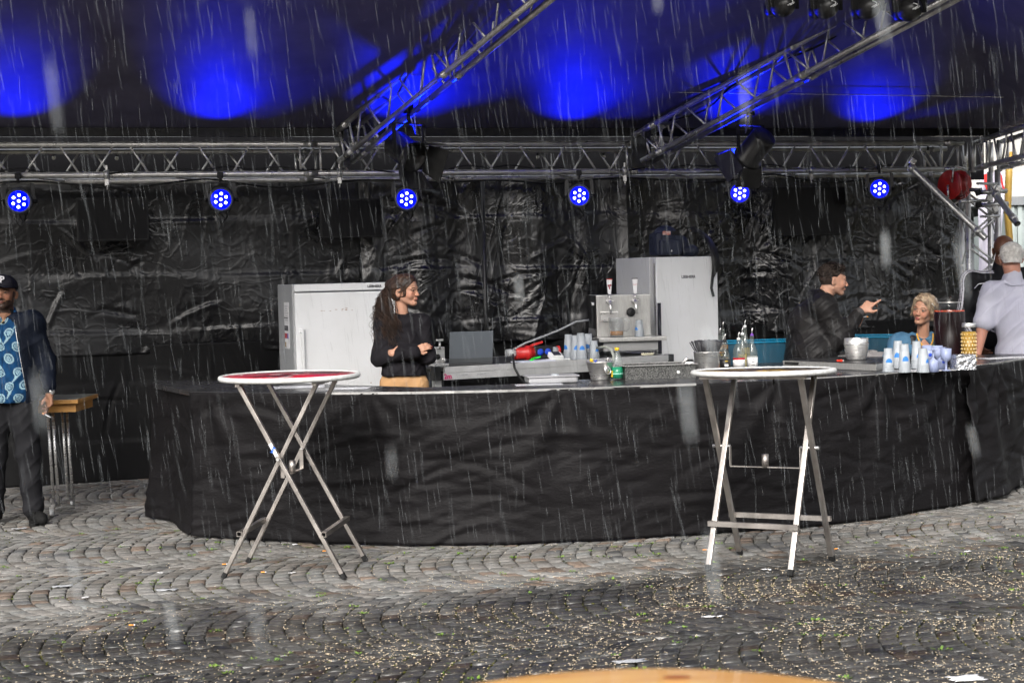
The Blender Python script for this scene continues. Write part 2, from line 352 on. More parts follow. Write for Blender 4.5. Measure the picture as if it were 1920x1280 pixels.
# ================================================================== BACKDROP AT THE RIGHT
def backdrop():
    mw = mat('cream render', (.42, .41, .38), .9, col2=(.36, .35, .32), nscale=2, bump=.3, bscale=12)
    mg = mat('grey ledge', (.2, .21, .22), .7, col2=(.16, .17, .18), nscale=3)
    t = thing('building', 'cream rendered building beyond the gap behind the truss tower', 'building', (8.2, 23, 0))
    MB().box((2.5, 1, 4.9), (12, 2, 4.6)).build('wall', mw, t); MB().box((2.5, -.02, 2.52), (12.1, 2.2, .12)).build('ledge', mg, t)
    MB().box((2.5, .9, 1.23), (12, 1.9, 2.46)).build('ground_floor', mat('grey ground floor', (.14, .15, .16), .8, col2=(.1, .11, .12), nscale=2), t)  # ground floor in a darker grey than the cream wall
    mf = mat('window frame', (.5, .5, .5), .5); mgl = mat('window glass', (.03, .035, .04), .08)
    f = MB().box((2.6, -.04, 5.6), (1.2, .1, 1.6)).build('window', mgl, t)
    MB().box((2.6, -.1, 4.76), (1.4, .14, .07)).build('sill', mf, f)
    ms = mat('corrugated grey green steel', (.3, .34, .335), .5, col2=(.25, .29, .285), nscale=4)
    t = thing('container', 'grey green corrugated steel container behind the two men', 'container', (7.2, 18.4, 0))
    mb = MB(); n = 44
    for i in range(n):
        x = -1.3+i*.09; mb.box((x, 0, 1.19), (.05, .04, 2.3)); mb.box((x+.045, .03, 1.19), (.05, .02, 2.3))
    mb.build('corrugated_wall', ms, t); MB().box((.65, .0, 2.38), (4.1, .12, .1)).build('top_rail', mg, t)
    MB().box((.65, .8, 1.15), (3.9, 1.4, 2.2)).build('body', ms, t)
    # hose hanging down beside the tower
    my = mat('ochre hose', (.42, .27, .05), .5, col2=(.33, .2, .04), nscale=6)
    pts = [ony(1893, 285, 15.2), ony(1891, 340, 15.2), ony(1889, 400, 15.2), ony(1893, 450, 15.2), ony(1897, 520, 15.2), ony(1899, 690, 15.2)]
    o = MB().tube([p for p in pts], .034, 10).build('hose', my); tag(o, 'ochre yellow hose hanging from the side truss beside the tower', 'hose')
    # white flag with red figures
    mfw = mat('white flag cloth', (.6, .58, .66), .8, col2=(.52, .5, .6), nscale=4)
    t = thing('flag', 'white flag with red print hanging behind the truss tower', 'flag', (0, 0, 0))
    mb = MB(); b = mb.b; g = []
    Yf = 16.2
    for j in range(30):
        row = []
        for i in range(9):
            p = ony(1838+i/8*45-(j/29)*6, 322+j/29*210, Yf); p.y += .04*math.sin(i*1.3+j*.2); row.append(b.verts.new(p))
        g.append(row)
    for j in range(29):
        for i in range(8): f = b.faces.new((g[j][i], g[j][i+1], g[j+1][i+1], g[j+1][i])); f.smooth = True
    mb.build('cloth', mfw, t)
    def blot(pp, m_, nm):
        mb = MB(); vs = [mb.b.verts.new(ony(x, y, Yf-.06)) for x, y in pp]; mb.b.faces.new(vs); mb.build(nm, m_, t)
    blot([(1845, 327), (1852, 325), (1851, 338), (1856, 350), (1850, 358), (1845, 345)], M_red, 'red_print')
    blot([(1874, 320), (1879, 330), (1881, 345), (1885, 356), (1880, 355), (1876, 340)], M_red, 'red_print')
    blot([(1850, 350), (1857, 346), (1856, 356)], M_red, 'red_print')
    blot([(1860, 402), (1866, 398), (1869, 410), (1863, 420), (1868, 428), (1862, 432), (1858, 418)], M_ink, 'black_print')
    blot([(1861, 440), (1868, 436), (1866, 452), (1860, 455)], M_ink, 'black_print')
backdrop()
def square_side():
    # unseen house added behind the camera, sized to limit the sky the tarpaulin mirrors
    t = thing('building', 'unseen long plastered town house added across the square behind the viewer, sized for the tarpaulin reflections', 'building', (0, -15, 0)); O = Vector((0, -15, 0))
    MB().box((0, -4, 3.9), (27, 8, 7.8)).build('wall', mat('town house plaster', (.3, .28, .25), .9, col2=(.24, .225, .2), nscale=.6), t)
    mg = mat('window glass', (.03, .035, .04), .08); mf = mat('window frame', (.5, .5, .5), .5)
    w0 = MB().box((0, .02, 0), (1.1, .06, 1.5)).build('window', mg, t); MB().box((0, .06, 0), (.05, .04, 1.5)).build('frame', mf, w0); w0.location = (-12.4, 0, 2)
    for k, z in enumerate((2, 4.2, 6.4)):
        for i in range(11):
            if k == 0 and i == 0: continue
            c = copy_tree(w0, t); c.location = (-12.4+i*2.5, 0, z)
    mb = MB(); mb.prism([(-13.9, .5), (13.9, .5), (13.9, -8.4), (-13.9, -8.4)], 7.8, 8.0); mb.build('roof', mat('roof tiles', (.12, .06, .04), .8), t)
square_side()

# ================================================================== TRUSS LINE AND TARPAULINS
TA = Vector((-4.0, 12.3, 0)); TB = Vector((4.3, 14.5, 0)); TD = (TB-TA).normalized(); TN = Vector((TD.y, -TD.x, 0))   # TN points to the viewer
ZT, ZB = 2.765, 2.525
def tl(s, off=0, z=0): return TA + TD*s + TN*off + Vector((0, 0, z))
def s_at(px, off):     # distance along the truss line seen at image column px
    a = tl(0, off); d = ray(px, 400); # intersect in plan
    M = np.array([[d.x, -TD.x], [d.y, -TD.y]]); q = np.linalg.solve(M, np.array([a.x, a.y])); return q[1]

def tarps():
    def tmat(nm, sc_, bs, r0, vz=1.5, sp=.7):
        m = bpy.data.materials.new(nm); m.use_nodes = True; t = m.node_tree; p = t.nodes['Principled BSDF']; L = t.links
        p.inputs['Base Color'].default_value = (.008, .008, .009, 1); p.inputs['Roughness'].default_value = r0; p.inputs['Specular IOR Level'].default_value = sp; p.inputs['IOR'].default_value = 1.5
        tc = t.nodes.new('ShaderNodeTexCoord')
        def nz(s_, st=(1, 1, 1), dist=0, d=3):
            mp = t.nodes.new('ShaderNodeMapping'); mp.inputs['Scale'].default_value = st; L.new(tc.outputs['Object'], mp.inputs[0])
            n = t.nodes.new('ShaderNodeTexNoise'); n.inputs['Scale'].default_value = s_; n.inputs['Detail'].default_value = d; n.inputs['Distortion'].default_value = dist
            L.new(mp.outputs[0], n.inputs['Vector']); return n.outputs['Fac']
        def ridge(f, w_):   # thin crease lines where the noise crosses one half
            a = t.nodes.new('ShaderNodeMath'); a.operation = 'SUBTRACT'; L.new(f, a.inputs[0]); a.inputs[1].default_value = .5
            b = t.nodes.new('ShaderNodeMath'); b.operation = 'ABSOLUTE'; L.new(a.outputs[0], b.inputs[0])
            r = t.nodes.new('ShaderNodeMapRange'); r.inputs[1].default_value = 0; r.inputs[2].default_value = w_; r.inputs[3].default_value = 1; r.inputs[4].default_value = 0; r.interpolation_type = 'SMOOTHSTEP'; L.new(b.outputs[0], r.inputs[0]); return r.outputs[0]
        def add(a, b, k):
            q = t.nodes.new('ShaderNodeMath'); q.operation = 'MULTIPLY_ADD'; L.new(b, q.inputs[0]); q.inputs[1].default_value = k; L.new(a, q.inputs[2]); return q.outputs[0]
        h = ridge(nz(3.2*sc_, (1, 1, vz), 1.2, 2), .05)
        h = add(h, ridge(nz(6*sc_, (1, 1, .8), 1.6, 2), .06), .55)
        h = add(h, nz(14*sc_, (1, 1, vz), .8), 1.1)
        h = add(h, nz(60, (1, 1, .35)), .16)
        b = t.nodes.new('ShaderNodeBump'); b.inputs['Strength'].default_value = bs; b.inputs['Distance'].default_value = .016
        L.new(h, b.inputs['Height']); L.new(b.outputs[0], p.inputs['Normal'])
        r = t.nodes.new('ShaderNodeMapRange'); r.inputs[1].default_value = .35; r.inputs[2].default_value = .65; r.inputs[3].default_value = r0-.07; r.inputs[4].default_value = r0+.1; L.new(nz(2.2), r.inputs[0]); L.new(r.outputs[0], p.inputs['Roughness'])
        return m
    OFF = -.62
    def sheet(s0, s1, label, pleat, ncr, m, zb=1.06, dx=0, seed=0, zt=2.58):
        rg = np.random.default_rng(seed); du = .017
        ns_, nz_ = int((s1-s0)/du), int((zt-zb)/du)
        S, Z = np.meshgrid(np.linspace(s0, s1, ns_), np.linspace(zb, zt, nz_), indexing='ij')
        D = np.zeros_like(S)
        for a, f, ph in pleat: D += a*np.sin(f*S+ph+.25*np.sin(Z*1.3+ph)+.5*np.sin(S*.9+ph))*(.7+.3*np.sin(Z*2.1+ph*3))
        D += .02*np.sin(S*2.1+Z*1.7+seed)+.012*np.sin(Z*5.3+S*3+seed)
        for z0 in np.arange(.33, 2.9, .46):      # packing folds
            zc = z0+.012*np.sin(S*2.3+z0*7)
            D += .010*np.exp(-((Z-zc)/.011)**2)*(.6+.4*np.sin(S*5+z0*9)) - .006*np.tanh((Z-zc)/.03)*np.exp(-((Z-zc)/.12)**2)
        for s_ in np.arange(s0+.3, s1, .72):
            D += .006*np.exp(-((S-s_)/.01)**2)*(Z > .6)
        for _ in range(ncr):                       # sharp creases
            cs, cz = rg.uniform(s0, s1), rg.uniform(.6, zt) if rg.random() < .85 else rg.uniform(zb, zt)
            an = rg.choice([rg.normal(.35, .35), rg.normal(-.5, .3), rg.normal(1.2, .3), rg.normal(1.57, .25)]); ln = rg.uniform(.06, .34); wd = rg.uniform(.008, .02); ht = rg.normal(0, .009)
            i0, i1 = np.searchsorted(S[:, 0], [cs-ln-.1, cs+ln+.1]); j0, j1 = np.searchsorted(Z[0], [cz-ln-.1, cz+ln+.1])
            A, B = S[i0:i1, j0:j1]-cs, Z[i0:i1, j0:j1]-cz
            u = A*math.cos(an)+B*math.sin(an); v = -A*math.sin(an)+B*math.cos(an)+.4*u*u
            D[i0:i1, j0:j1] += ht*np.exp(-(v/wd)**2)*np.exp(-(u/ln)**4) - ht*.3*np.exp(-((v-wd*2)/wd/1.6)**2)*np.exp(-(u/ln)**4)
        off = OFF+dx+D
        P = np.stack([TA.x+TD.x*S+TN.x*off, TA.y+TD.y*S+TN.y*off, Z], -1).reshape(-1, 3)
        i, j = np.meshgrid(np.arange(ns_-1), np.arange(nz_-1), indexing='ij'); q = (i*nz_+j).ravel()
        o = from_np('tarpaulin', P, np.stack([q, q+nz_, q+nz_+1, q+1], -1), m)
        so = o.modifiers.new('s', 'SOLIDIFY'); so.thickness = .002
        tag(o, label, 'tarpaulin', 'black tarpaulins hung as the rear wall')
    mA, mB, mC = tmat('smooth black tarpaulin', .6, .15, .3, 1.5, .45), tmat('creased black tarpaulin', .6, .24, .3, .6), tmat('crinkled black tarpaulin', .8, .28, .27, .9)
    sA, sB, sC, sD, sE = [s_at(x, OFF) for x in (-560, 690, 1155, 1480, 1812)]
    sheet(sA, sB+.02, 'smoother black tarpaulin behind the standing man and the left fridge', [(.02, 3.1, 0), (.008, 9, 1)], 150, mA, seed=1)
    sheet(sB-.08, sC+.1, 'heavily creased shiny tarpaulin in hanging folds behind the young woman and the laptop', [(.06, 5.9, .4), (.03, 12.5, 2.), (.006, 29, 1)], 230, mB, dx=.05, seed=2)
    sheet(sC-.05, sD+.1, 'crinkled black tarpaulin behind the white right fridge', [(.045, 6.2, 1.4), (.022, 13, .2)], 190, mC, seed=3)
    ml = mat('matt black lower sheet', (.006, .006, .0065), .6, spec=.18, bump=.5, bscale=6)
    sheet(sA, sE, 'matt black lower sheet hanging along the bottom of the rear wall down to the cobbles', [(.03, 4.1, 0), (.012, 9.3, 1)], 60, ml, zb=0, dx=.0, seed=8, zt=1.14)
    sheet(sD-.05, sE, 'crinkled black tarpaulin behind the seated man, next to the truss tower', [(.035, 5.2, .4), (.02, 11, 1.2)], 230, mC, dx=.045, seed=4)
tarps()

def truss_bits(parent, org, A, B, U, Vv, n_per, chord_r=.024, brace_r=.0095, w_=.24, d_=.24, couplers=(), dz=0, ties=True, flip=0):
    """square lattice truss from A to B; U = face-down direction, Vv = depth direction"""
    A, B = Vector(A), Vector(B); D = B-A; c = [A, A+U*w_, A+Vv*d_+Vector((0, 0, dz)), A+U*w_+Vv*d_+Vector((0, 0, dz))]
    for q in c: MB().tube([q, q+D], chord_r, 10).build('chord', M_alud, parent, org)
    for f, (a, b) in enumerate(((c[0], c[1]), (c[2], c[3]))):
        for i in range(n_per):
            t0, t1, t2 = i/n_per, (i+.5)/n_per, (i+1)/n_per; e = .035/n_per
            up, lo = (a, b) if (f+flip) % 2 == 0 else (b, a)
            MB().tube([up+D*(t0+e*3), lo+D*(t1-e*3)], brace_r, 6).build('brace', M_alud, parent, org)
            MB().tube([lo+D*(t1+e*3), up+D*(t2-e*3)], brace_r, 6).build('brace', M_alud, parent, org)
    if ties:
        k = n_per//2
        for i in range(k):
            t0 = (i+.25)/k; MB().tube([c[1]+D*t0, c[3]+D*(t0+.35/k)], brace_r, 6).build('brace', M_alud, parent, org)
    for s_ in couplers:
        for q in c:
            dn = D.normalized()
            MB().tube([q+D*s_-dn*.06, q+D*s_-dn*.02, q+D*s_-dn*.02, q+D*s_+dn*.02, q+D*s_+dn*.02, q+D*s_+dn*.06], [.0275, .0275, .03, .03, .0275, .0275], 10).build('coupler', M_alu, parent, org)
        for s2 in (-.035, .035):
            for a, b in ((c[0], c[1]), (c[2], c[3])):
                MB().tube([a+D*s_+D.normalized()*s2*2.4, b+D*s_+D.normalized()*s2*2.4], brace_r*1.1, 6).build('upright', M_alud, parent, org)

def rig():
    s0, s1 = -1.2, (TB-TA).length-.1
    org = tl(s0, 0, ZT); t = thing('back_truss', 'long horizontal lattice truss carrying the six blue lamps above the rear wall', 'truss', org)
    cp = [(s_at(x, 0)-s0)/(s1-s0) for x in (585, 1195, 1782)]
    truss_bits(t, org, tl(s0, 0, ZT), tl(s1, 0, ZT), Vector((0, 0, -1)), -TN, 18, d_=.3, dz=-.03, couplers=cp)
    # cables and sling hooks along the truss
    mc = M_black
    t2 = thing('cable', 'black cable looped along the lower chord of the rear truss', 'cable', tl(0, 0, ZB), 0)
    pts = []
    for i in range(150):
        s = s0+.5+i*(s1-s0-1.2)/149; pts.append(tl(s, -.15+.1*math.sin(s*2.3), ZB-.045+.02*math.sin(s*5)-.035*abs(math.sin(s*1.9))))
    MB().tube(pts, .008, 6).build('lead', mc, t2, tl(0, 0, ZB))
    pts = [tl(s0+.5+i*(s1-s0-1.2)/149, .0+.03*math.sin(i*.5), ZB+.03+.012*math.sin(i*.9)+.02*math.sin(i*.17)) for i in range(150)]
    MB().tube(pts, .006, 6).build('lead', mc, t2, tl(0, 0, ZB))
    # fabric track / bulbs on the truss: small hanging bulb hooks
    mbk = mat('small frosted bulb', (.8, .78, .7), .3)
    k = 0
    places = ['left of the left monitor', 'above the left monitor', 'between the left monitor and second blue lamp', 'left of the third blue lamp', 'right of the first roof truss', 'above the fourth blue lamp', 'between the fourth blue lamp and the second roof truss', 'left of the sixth blue lamp', 'right of the sixth blue lamp']
    for px, py, lb in ((101, 296, 0), (219, 297, 1), (564, 297, 2), (1008, 295, 4), (1132, 294, 5), (1740, 285, 8)):
        p = ony(px, py, 12.6+ (px/1920)*2.2); t3 = thing('bulb', 'tiny clear bulb hanging inside the rear truss '+places[lb], 'bulb', p, 0, 'bulbs hanging in the rear truss')
        MB().sphere((0, 0, 0), .017, 10).build('glass', mbk, t3); MB().tube([(0, 0, .012), (0, 0, .05)], .009, 8).build('socket', M_black, t3)
        MB().tube([(0, 0, .05), (.01, .02, .12)], .004, 6).build('wire', M_black, t3)
    # half-coupler clamps on the lower chord
    for i, (px, where) in enumerate(((203, 'between the first and second blue lamps'), (640, 'right of the second blue lamp'), (1175, 'right of the fourth blue lamp'), (1525, 'between the fifth and sixth blue lamps'))):
        p = tl(s_at(px, .03), .0, ZB); t3 = thing('clamp', 'small silver hook clamp on the rear truss chord '+where, 'clamp', p, 0, 'clamps on the rear truss')
        MB().lathe([(.031, -.02), (.038, -.02), (.038, .02), (.031, .02)], rot=Matrix.Rotation(R(90), 3, 'Y') , n=14, closed=True).build('ring', M_alu, t3)
        MB().box((0, 0, -.06), (.03, .03, .05)).box((0, 0, .05), (.012, .02, .05)).build('bolt_block', M_alu, t3); MB().tube([(0, 0, -.08), (0, 0, -.12)], .006, 6).build('bolt', M_steel, t3)
    # ---- roof trusses rising towards the viewer
    def ray_at(px, py, Y): return ony(px, py, Y)
    for nm, a, b, ex, lb, npz in (('roof_truss', ray_at(662, 303, 12.95), ray_at(1033, 0, 10.75), 1.25, 'left sloping roof truss lit blue along its top chord', 7),
                            ('roof_truss', ray_at(1222, 303, 13.45), ray_at(1755, 20, 11.5), 1.3, 'right sloping roof truss with a floodlight hanging below it', 7)):
        a, b = Vector(a), Vector(b); D = b-a; b = a+D*ex; D = b-a; dn = D.normalized()
        side = dn.cross(Vector((0, 0, 1))).normalized(); up = side.cross(dn).normalized()
        t = thing(nm, lb, 'truss', a, 0, 'roof trusses')
        truss_bits(t, a, a, b, up, side*(1), npz, d_=.13, couplers=(.05, .46), ties=False, flip=0)
        # diagonal across the faces top/bottom
        for i in range(6):
            q0 = a+up*.24+D*(i+.3)/6; MB().tube([q0, q0+side*.13+D*.08], .0095, 6).build('brace', M_alud, t, a)
        # connection bracket to the rear truss
        MB().box(a-dn*.03+up*.12+side*.06, (.05, .3, .3), Matrix.Rotation(R(20), 3, 'Z')).build('end_bracket', M_blackm, t, a)
        # cable slung along
        cpts = [a+D*(.02+.95*i/30)+up*(.24+.03-.08*math.sin(i/30*math.pi*3)**2)+side*.03*math.sin(i) for i in range(31)]
        if nm and lb.startswith('right'): tag(MB().tube(cpts, .009, 6).build('cable', M_black), 'black cable slung along the right roof truss', 'cable')
        else: tag(MB().tube([p+up*.07+side*.1 for p in cpts], .012, 6).build('cable', M_black), 'black cable running above the left roof truss', 'cable')
    # stretched wire under the roof fabric
    pts = [ony(-60+i*100, 154+i*1.45, 11.45+ i*.105) for i in range(22)]
    tag(MB().tube(pts, .0045, 6).build('wire', M_steel), 'thin steel wire stretched under the roof fabric from side to side', 'wire')
    # ---- side truss to the right
    c = Vector((4.3, 14.5, ZT)); t = thing('side_truss', 'lattice truss running towards the viewer from the right corner', 'truss', c)
    e = Vector((4.22, 11.8, ZT+.0)); truss_bits(t, c, c+Vector((0, -.1, 0)), e, Vector((0, 0, -1)), Vector((1, 0, 0)), 5, d_=.24, couplers=(.1,))
    # corner block uprights
    for dx in (0, .24):
        for dy in (.05, .3): MB().tube([c+Vector((dx, dy-.05, .02)), c+Vector((dx, dy-.05, -.27))], .024, 10).build('corner_post', M_alud, t, c)
    # ---- tower under the corner
    base = Vector((4.12, 14.35, 0)); t = thing('truss_tower', 'upright lattice tower standing at the right corner of the bar tent', 'truss tower', base)
    cs = [Vector((x, y, 0)) for x, y in ((.08, .0), (.34, -.05), (.1, .27), (.36, .24))]
    for q in cs: MB().tube([q+Vector((0, 0, .02)), q+Vector((0, 0, 2.5))], .027, 12).build('post', M_alu, t)
    for (i, j) in ((0, 1), (2, 3), (1, 3), (0, 2)):
        for k in range(5):
            z0, z1, z2 = .1+k*.44, .1+(k+.5)*.44, .1+(k+1)*.44
            MB().tube([cs[i]+Vector((0, 0, z0)), cs[j]+Vector((0, 0, z1))], .0105, 6).build('brace', M_alu, t); MB().tube([cs[j]+Vector((0, 0, z1)), cs[i]+Vector((0, 0, z2))], .0105, 6).build('brace', M_alu, t)
    MB().box((.22, .12, .012), (.6, .6, .02)).build('base_plate', M_alu, t)
    # ---- sleeve block ring with short pipes
    t = thing('pipe_bracket', 'bundle of short horizontal silver pipes clamped to the tower below the truss corner', 'bracket', (4.2, 13.9, 2.2))
    O = Vector((4.2, 13.9, 2.2))
    def seg(x0, y0, x1, y1, Y0, Y1, r, nm, par, org, m=M_alu):
        a, b = ony(x0, y0, Y0), ony(x1, y1, Y1); MB().tube([a, b], r, 12).build(nm, m, par, org)
    seg(1837, 361, 1888, 358, 13.9, 13.9, .021, 'pipe', t, O); seg(1837, 385, 1890, 382, 14.0, 14.0, .021, 'pipe', t, O)
    seg(1832, 344, 1870, 345, 14.0, 14.1, .012, 'pipe', t, O); seg(1800, 378, 1850, 376, 13.8, 13.9, .015, 'pipe', t, O); seg(1820, 356, 1840, 356, 14.1, 14.0, .018, 'pipe', t, O)
    seg(1838, 406, 1874, 405, 14.0, 14.0, .012, 'pipe', t, O)
    for px, py in ((1865, 352), (1868, 366), (1866, 392), (1855, 372), (1834, 361), (1835, 384)):
        p = ony(px, py, 13.85)-O; MB().box(p, (.05, .05, .045), Matrix.Rotation(px*.1, 3, 'Y'), .006).build('clamp', M_alu if px > 1840 else M_black, t)
    # ---- long bracing pipes
    def pipe(x0, y0, Y0, x1, y1, Y1, r, lb):
        a, b = ony(x0, y0, Y0), ony(x1, y1, Y1); t = thing('brace_pipe', lb, 'pipe', a, 0, 'bracing pipes at the right corner'); d = (b-a).normalized()
        mb = MB(); mb.tube([a, b], r, 16, caps=False); mb.tube([a+d*.001, b-d*.001], r*.86, 16, caps=False); mb.build('tube', M_alu, t, a)
        MB().tube([a-d*.0, a+d*.05], r*1.25, 12).build('clamp', M_alu, t, a); MB().tube([b-d*.12, b-d*.06], r*1.2, 12).build('clamp', M_alu, t, a)
        MB().box((a+Vector((.02, -.02, .04))-a), (.05, .05, .05), Matrix.Rotation(.6, 3, 'Y'), .008).build('clamp_bolt', M_steel, t)
    pipe(1706, 312, 13.55, 1848, 447, 13.2, .029, 'long silver pipe slanting from the rear truss down to the tower')
    pipe(1866, 363, 13.7, 1908, 420, 13.3, .027, 'short silver pipe with an open end sticking out right of the tower')
    # ---- red cable reel
    p = ony(1790, 347, 14.25); t = thing('cable_reel', 'red cable reel hanging left of the truss tower top', 'cable reel', p)
    rx = Matrix.Rotation(R(90), 3, 'Y')
    rot = Matrix.Rotation(R(38), 3, 'Z') @ rx
    MB().lathe([(.02, -.075), (.13, -.075), (.135, -.07), (.13, -.062), (.02, -.062)], rot=rot, n=32).build('flange', M_red, t)
    MB().lathe([(.02, .062), (.13, .062), (.135, .07), (.13, .075), (.02, .075)], rot=rot, n=32).build('flange', M_red, t)
    mb = MB()
    for i in range(9): mb.lathe([(.098, -.05+i*.0125-.006), (.104, -.05+i*.0125), (.098, -.05+i*.0125+.006)], rot=rot, n=28)
    mb.build('wound_cable', mat('red cable', (.35, .015, .012), .45, col2=(.25, .01, .01), nscale=30), t)
    fr = [rot @ Vector(v) for v in ((0, .0, -.1), (.1, .0, -.1), (.16, .05, -.08), (.17, .07, .09), (.12, .0, .1), (0, 0, .1))]
    MB().tube(fr, .009, 8).build('carrying_frame', M_steel, t); MB().tube([rot @ Vector(v) for v in ((-.02, -.04, -.09), (-.14, -.06, -.1), (-.17, -.02, 0), (-.14, -.06, .1))], .008, 8).build('carrying_frame', M_steel, t)
    # ---- black vertical pole hung on the rear truss
    s = s_at(906, -.42); o = MB().tube([tl(s, -.42, .0), tl(s, -.42, 2.6)], .018, 10).build('pole', M_blackm); tag(o, 'thin black pole standing against the tarpaulin behind the laptop', 'pole')
rig()

# ================================================================== ROOF FABRIC
def canopy():
    m = mat('dark roof fabric', (.17, .165, .25), .6, col2=(.125, .12, .19), nscale=3, bump=.12, bscale=9, spec=.25)
    nx, ny = 150, 60; V = []
    for i in range(nx):
        s = -3.5+ i/(nx-1)*((TB-TA).length+3.5+.45)
        for j in range(ny):
            o = j/(ny-1)*6.2-.3; p = tl(s, o)
            z = 2.86+.3*max(0, o) if o > 0 else 2.86
            xr = 4.62-p.x; z = min(z, 2.86+.62*max(0, xr))
            z += .02*math.sin(s*2.2)*min(1, max(0, o))*.6+.012*mnoise.noise(Vector((s*.8, o*1.2, 0)))
            V.append((p.x if xr > 0 else 4.62, p.y, z))
    q = (np.arange(nx-1)[:, None]*ny+np.arange(ny-1)).ravel()
    o = from_np('roof', V, np.stack([q, q+ny, q+ny+1, q+1], -1), m)
    so = o.modifiers.new('s', 'SOLIDIFY'); so.thickness = .004; so.offset = 1
    tag(o, 'dark tent roof fabric stretched over the trusses with blue light on it', 'tent roof')
    # front valance of the rear edge: black hem over the truss
    mb = MB(); mb.bar(tl(-3.5, .12, 2.85), tl((TB-TA).length+.2, .12, 2.85), .02, .07); tag(mb.build('roof_hem', M_black), 'black hem of the roof along the top of the rear truss', 'hem')
canopy()

mb = MB(); mb.bar(tl(-3.5, -.72, 2.68), tl((TB-TA).length+.55, -.72, 2.68), .02, .42)
tag(mb.build('infill', mat('matt black backing', (.004, .004, .005), .9)), 'added matt black curtain closing the gap behind the rear truss', 'infill')  # added black strip in place of the dark void behind the truss
# ================================================================== LAMPS
def par_cans():
    me_b = mat('lamp reflector plate', (.01, .01, .1), .5, emit=(0, .003, 1), estr=1.0)
    me_w = mat('lit led lens', (.8, .8, .9), .3, emit=(.62, .66, 1), estr=5)
    mring = mat('lamp bezel', (.03, .035, .06), .4)
    pos = [(36, 377, 'leftmost round lamp with seven blue lit lenses, above the standing man'), (415, 374, 'second round blue lit lamp from the left, right of the left monitor'), (763, 373, 'round blue lit lamp above the young woman with crossed arms'),
           (1087, 367, 'round blue lit lamp above the laptop and beer tap end'), (1388, 362, 'round blue lit lamp above the backpack fridge'), (1650, 354, 'rightmost round blue lit lamp next to the cable reel')]
    first = None; rx = Matrix.Rotation(R(90), 3, 'X')
    for i, (px, py, lb) in enumerate(pos):
        s = s_at(px, .1); q = tl(s, .1); z = CAM.z + (ony(px, py, q.y).z-CAM.z); loc = Vector((q.x, q.y, z))
        yaw = math.atan2(q.x, q.y)
        if first is None:
            t = thing('par_lamp', lb, 'stage lamp', loc, 0, 'round led stage lamps under the rear truss')
            MB().lathe([(.03, -.17), (.07, -.165), (.078, -.15), (.085, -.02), (.1, -.015), (.104, 0), (.1, .012), (.084, .012), (.082, -.002)], rot=rx, n=36).build('housing', M_blackm, t)
            MB().lathe([(.0835, .0125), (.1005, .0125), (.1045, .0), (.0995, .0145), (.0835, .0145)], rot=rx, n=36, closed=True).build('bezel', mring, t)
            MB().lathe([(0, 0), (.08, 0)], (0, .0, 0), rot=rx, n=32).build('reflector', me_b, t)
            for k in range(7):
                a = R(60*k+25); x, zz = ((.046*math.cos(a), .046*math.sin(a)) if k < 6 else (0, 0))
                MB().sphere((x, -.004, zz), (.0115, .006, .0115), 14).build('lens', me_w, t)
            for sx in (-1, 1):
                MB().bar((sx*.113, .06, 0), (sx*.105, .06, .14), .006, .03, up=(1, 0, 0)).build('yoke_arm', M_blackm, t); MB().tube([(sx*.1, .06, 0), (sx*.14, .06, 0)], .016, 10).build('knob', M_black, t)
            MB().box((0, .06, .142), (.216, .03, .006)).build('yoke_bar', M_blackm, t)
            MB().tube([(0, .06, .14), (0, .07, .2)], .012, 8).box((0, .07, .2), (.05, .03, .05), bev=.01).build('hook_clamp', M_black, t)
            MB().tube([(.03, .15, -.03), (.05, .17, -.13), (.0, .18, -.19), (-.04, .16, -.12), (.0, .14, -.1), (.03, .15, -.16), (.08, .16, -.05), (.12, .14, .12)], .006, 6).build('power_lead', M_black, t)
            first = t
        else:
            t = copy_tree(first); t.location = loc; t['label'] = lb
        t.rotation_euler = (0, 0, -yaw)
        for tilt, size, yw, en in ([(35, 60, 0, 60)], [(27, 44, 6, 20), (38, 44, 48, 8), (62, 84, 20, 36)], [(36, 48, -8, 34), (30, 44, 32, 24), (62, 84, 25, 90)], [(33, 34, 62, 8), (46, 36, 74, 7), (62, 84, 20, 60)], [(34, 40, 50, 3), (62, 84, 20, 45)], [(30, 26, 80, 4), (46, 30, 82, 6)])[i]:  # the widest cones are added blue fill for lamp light scattered onto the roof
            L = bpy.data.lights.new('beam', 'SPOT'); L.energy = en*.66; L.color = (0, .008, 1); L.spot_size = R(size); L.spot_blend = .95; L.shadow_soft_size = .03
            b = link(bpy.data.objects.new('beam', L)); b.parent = t; b.location = (0, -.12, .06)
            b.rotation_euler = (-R(180-tilt), 0, R(yw))
par_cans()

def monitors():
    scr = mat('dark screen glass', (.006, .006, .007), .3, spec=.2)
    for x0, y0, x1, y1, lb in ((146, 372, 277, 450, 'dark flat monitor hanging left of the second blue lamp'), (600, 374, 719, 444, 'dark flat monitor hanging left of the young woman\'s blue lamp'), (1447, 352, 1592, 440, 'dark flat monitor hanging between the fifth and sixth blue lamps')):
        xm = (x0+x1)/2; q = tl(s_at(xm, -.3), -.3); a = ony(x0, y0, q.y); b = ony(x1, y1, q.y); c = (a+b)/2
        t = thing('monitor', lb, 'monitor', c, math.atan2(TD.y, TD.x), 'flat monitors hung in front of the tarpaulin')
        W_, H_ = (b.x-a.x)*1.02, a.z-b.z
        MB().box((0, .015, 0), (W_, .045, H_), bev=.006).build('casing', M_black, t); MB().box((0, -.009, 0), (W_-.03, .004, H_-.03)).build('screen', scr, t)
        for s in (-.3, .3):
            MB().tube([(s*W_, .03, H_/2-.02), (s*W_, .05, 2.5-c.z)], .008, 6).build('hanger', M_blackm, t)
monitors()

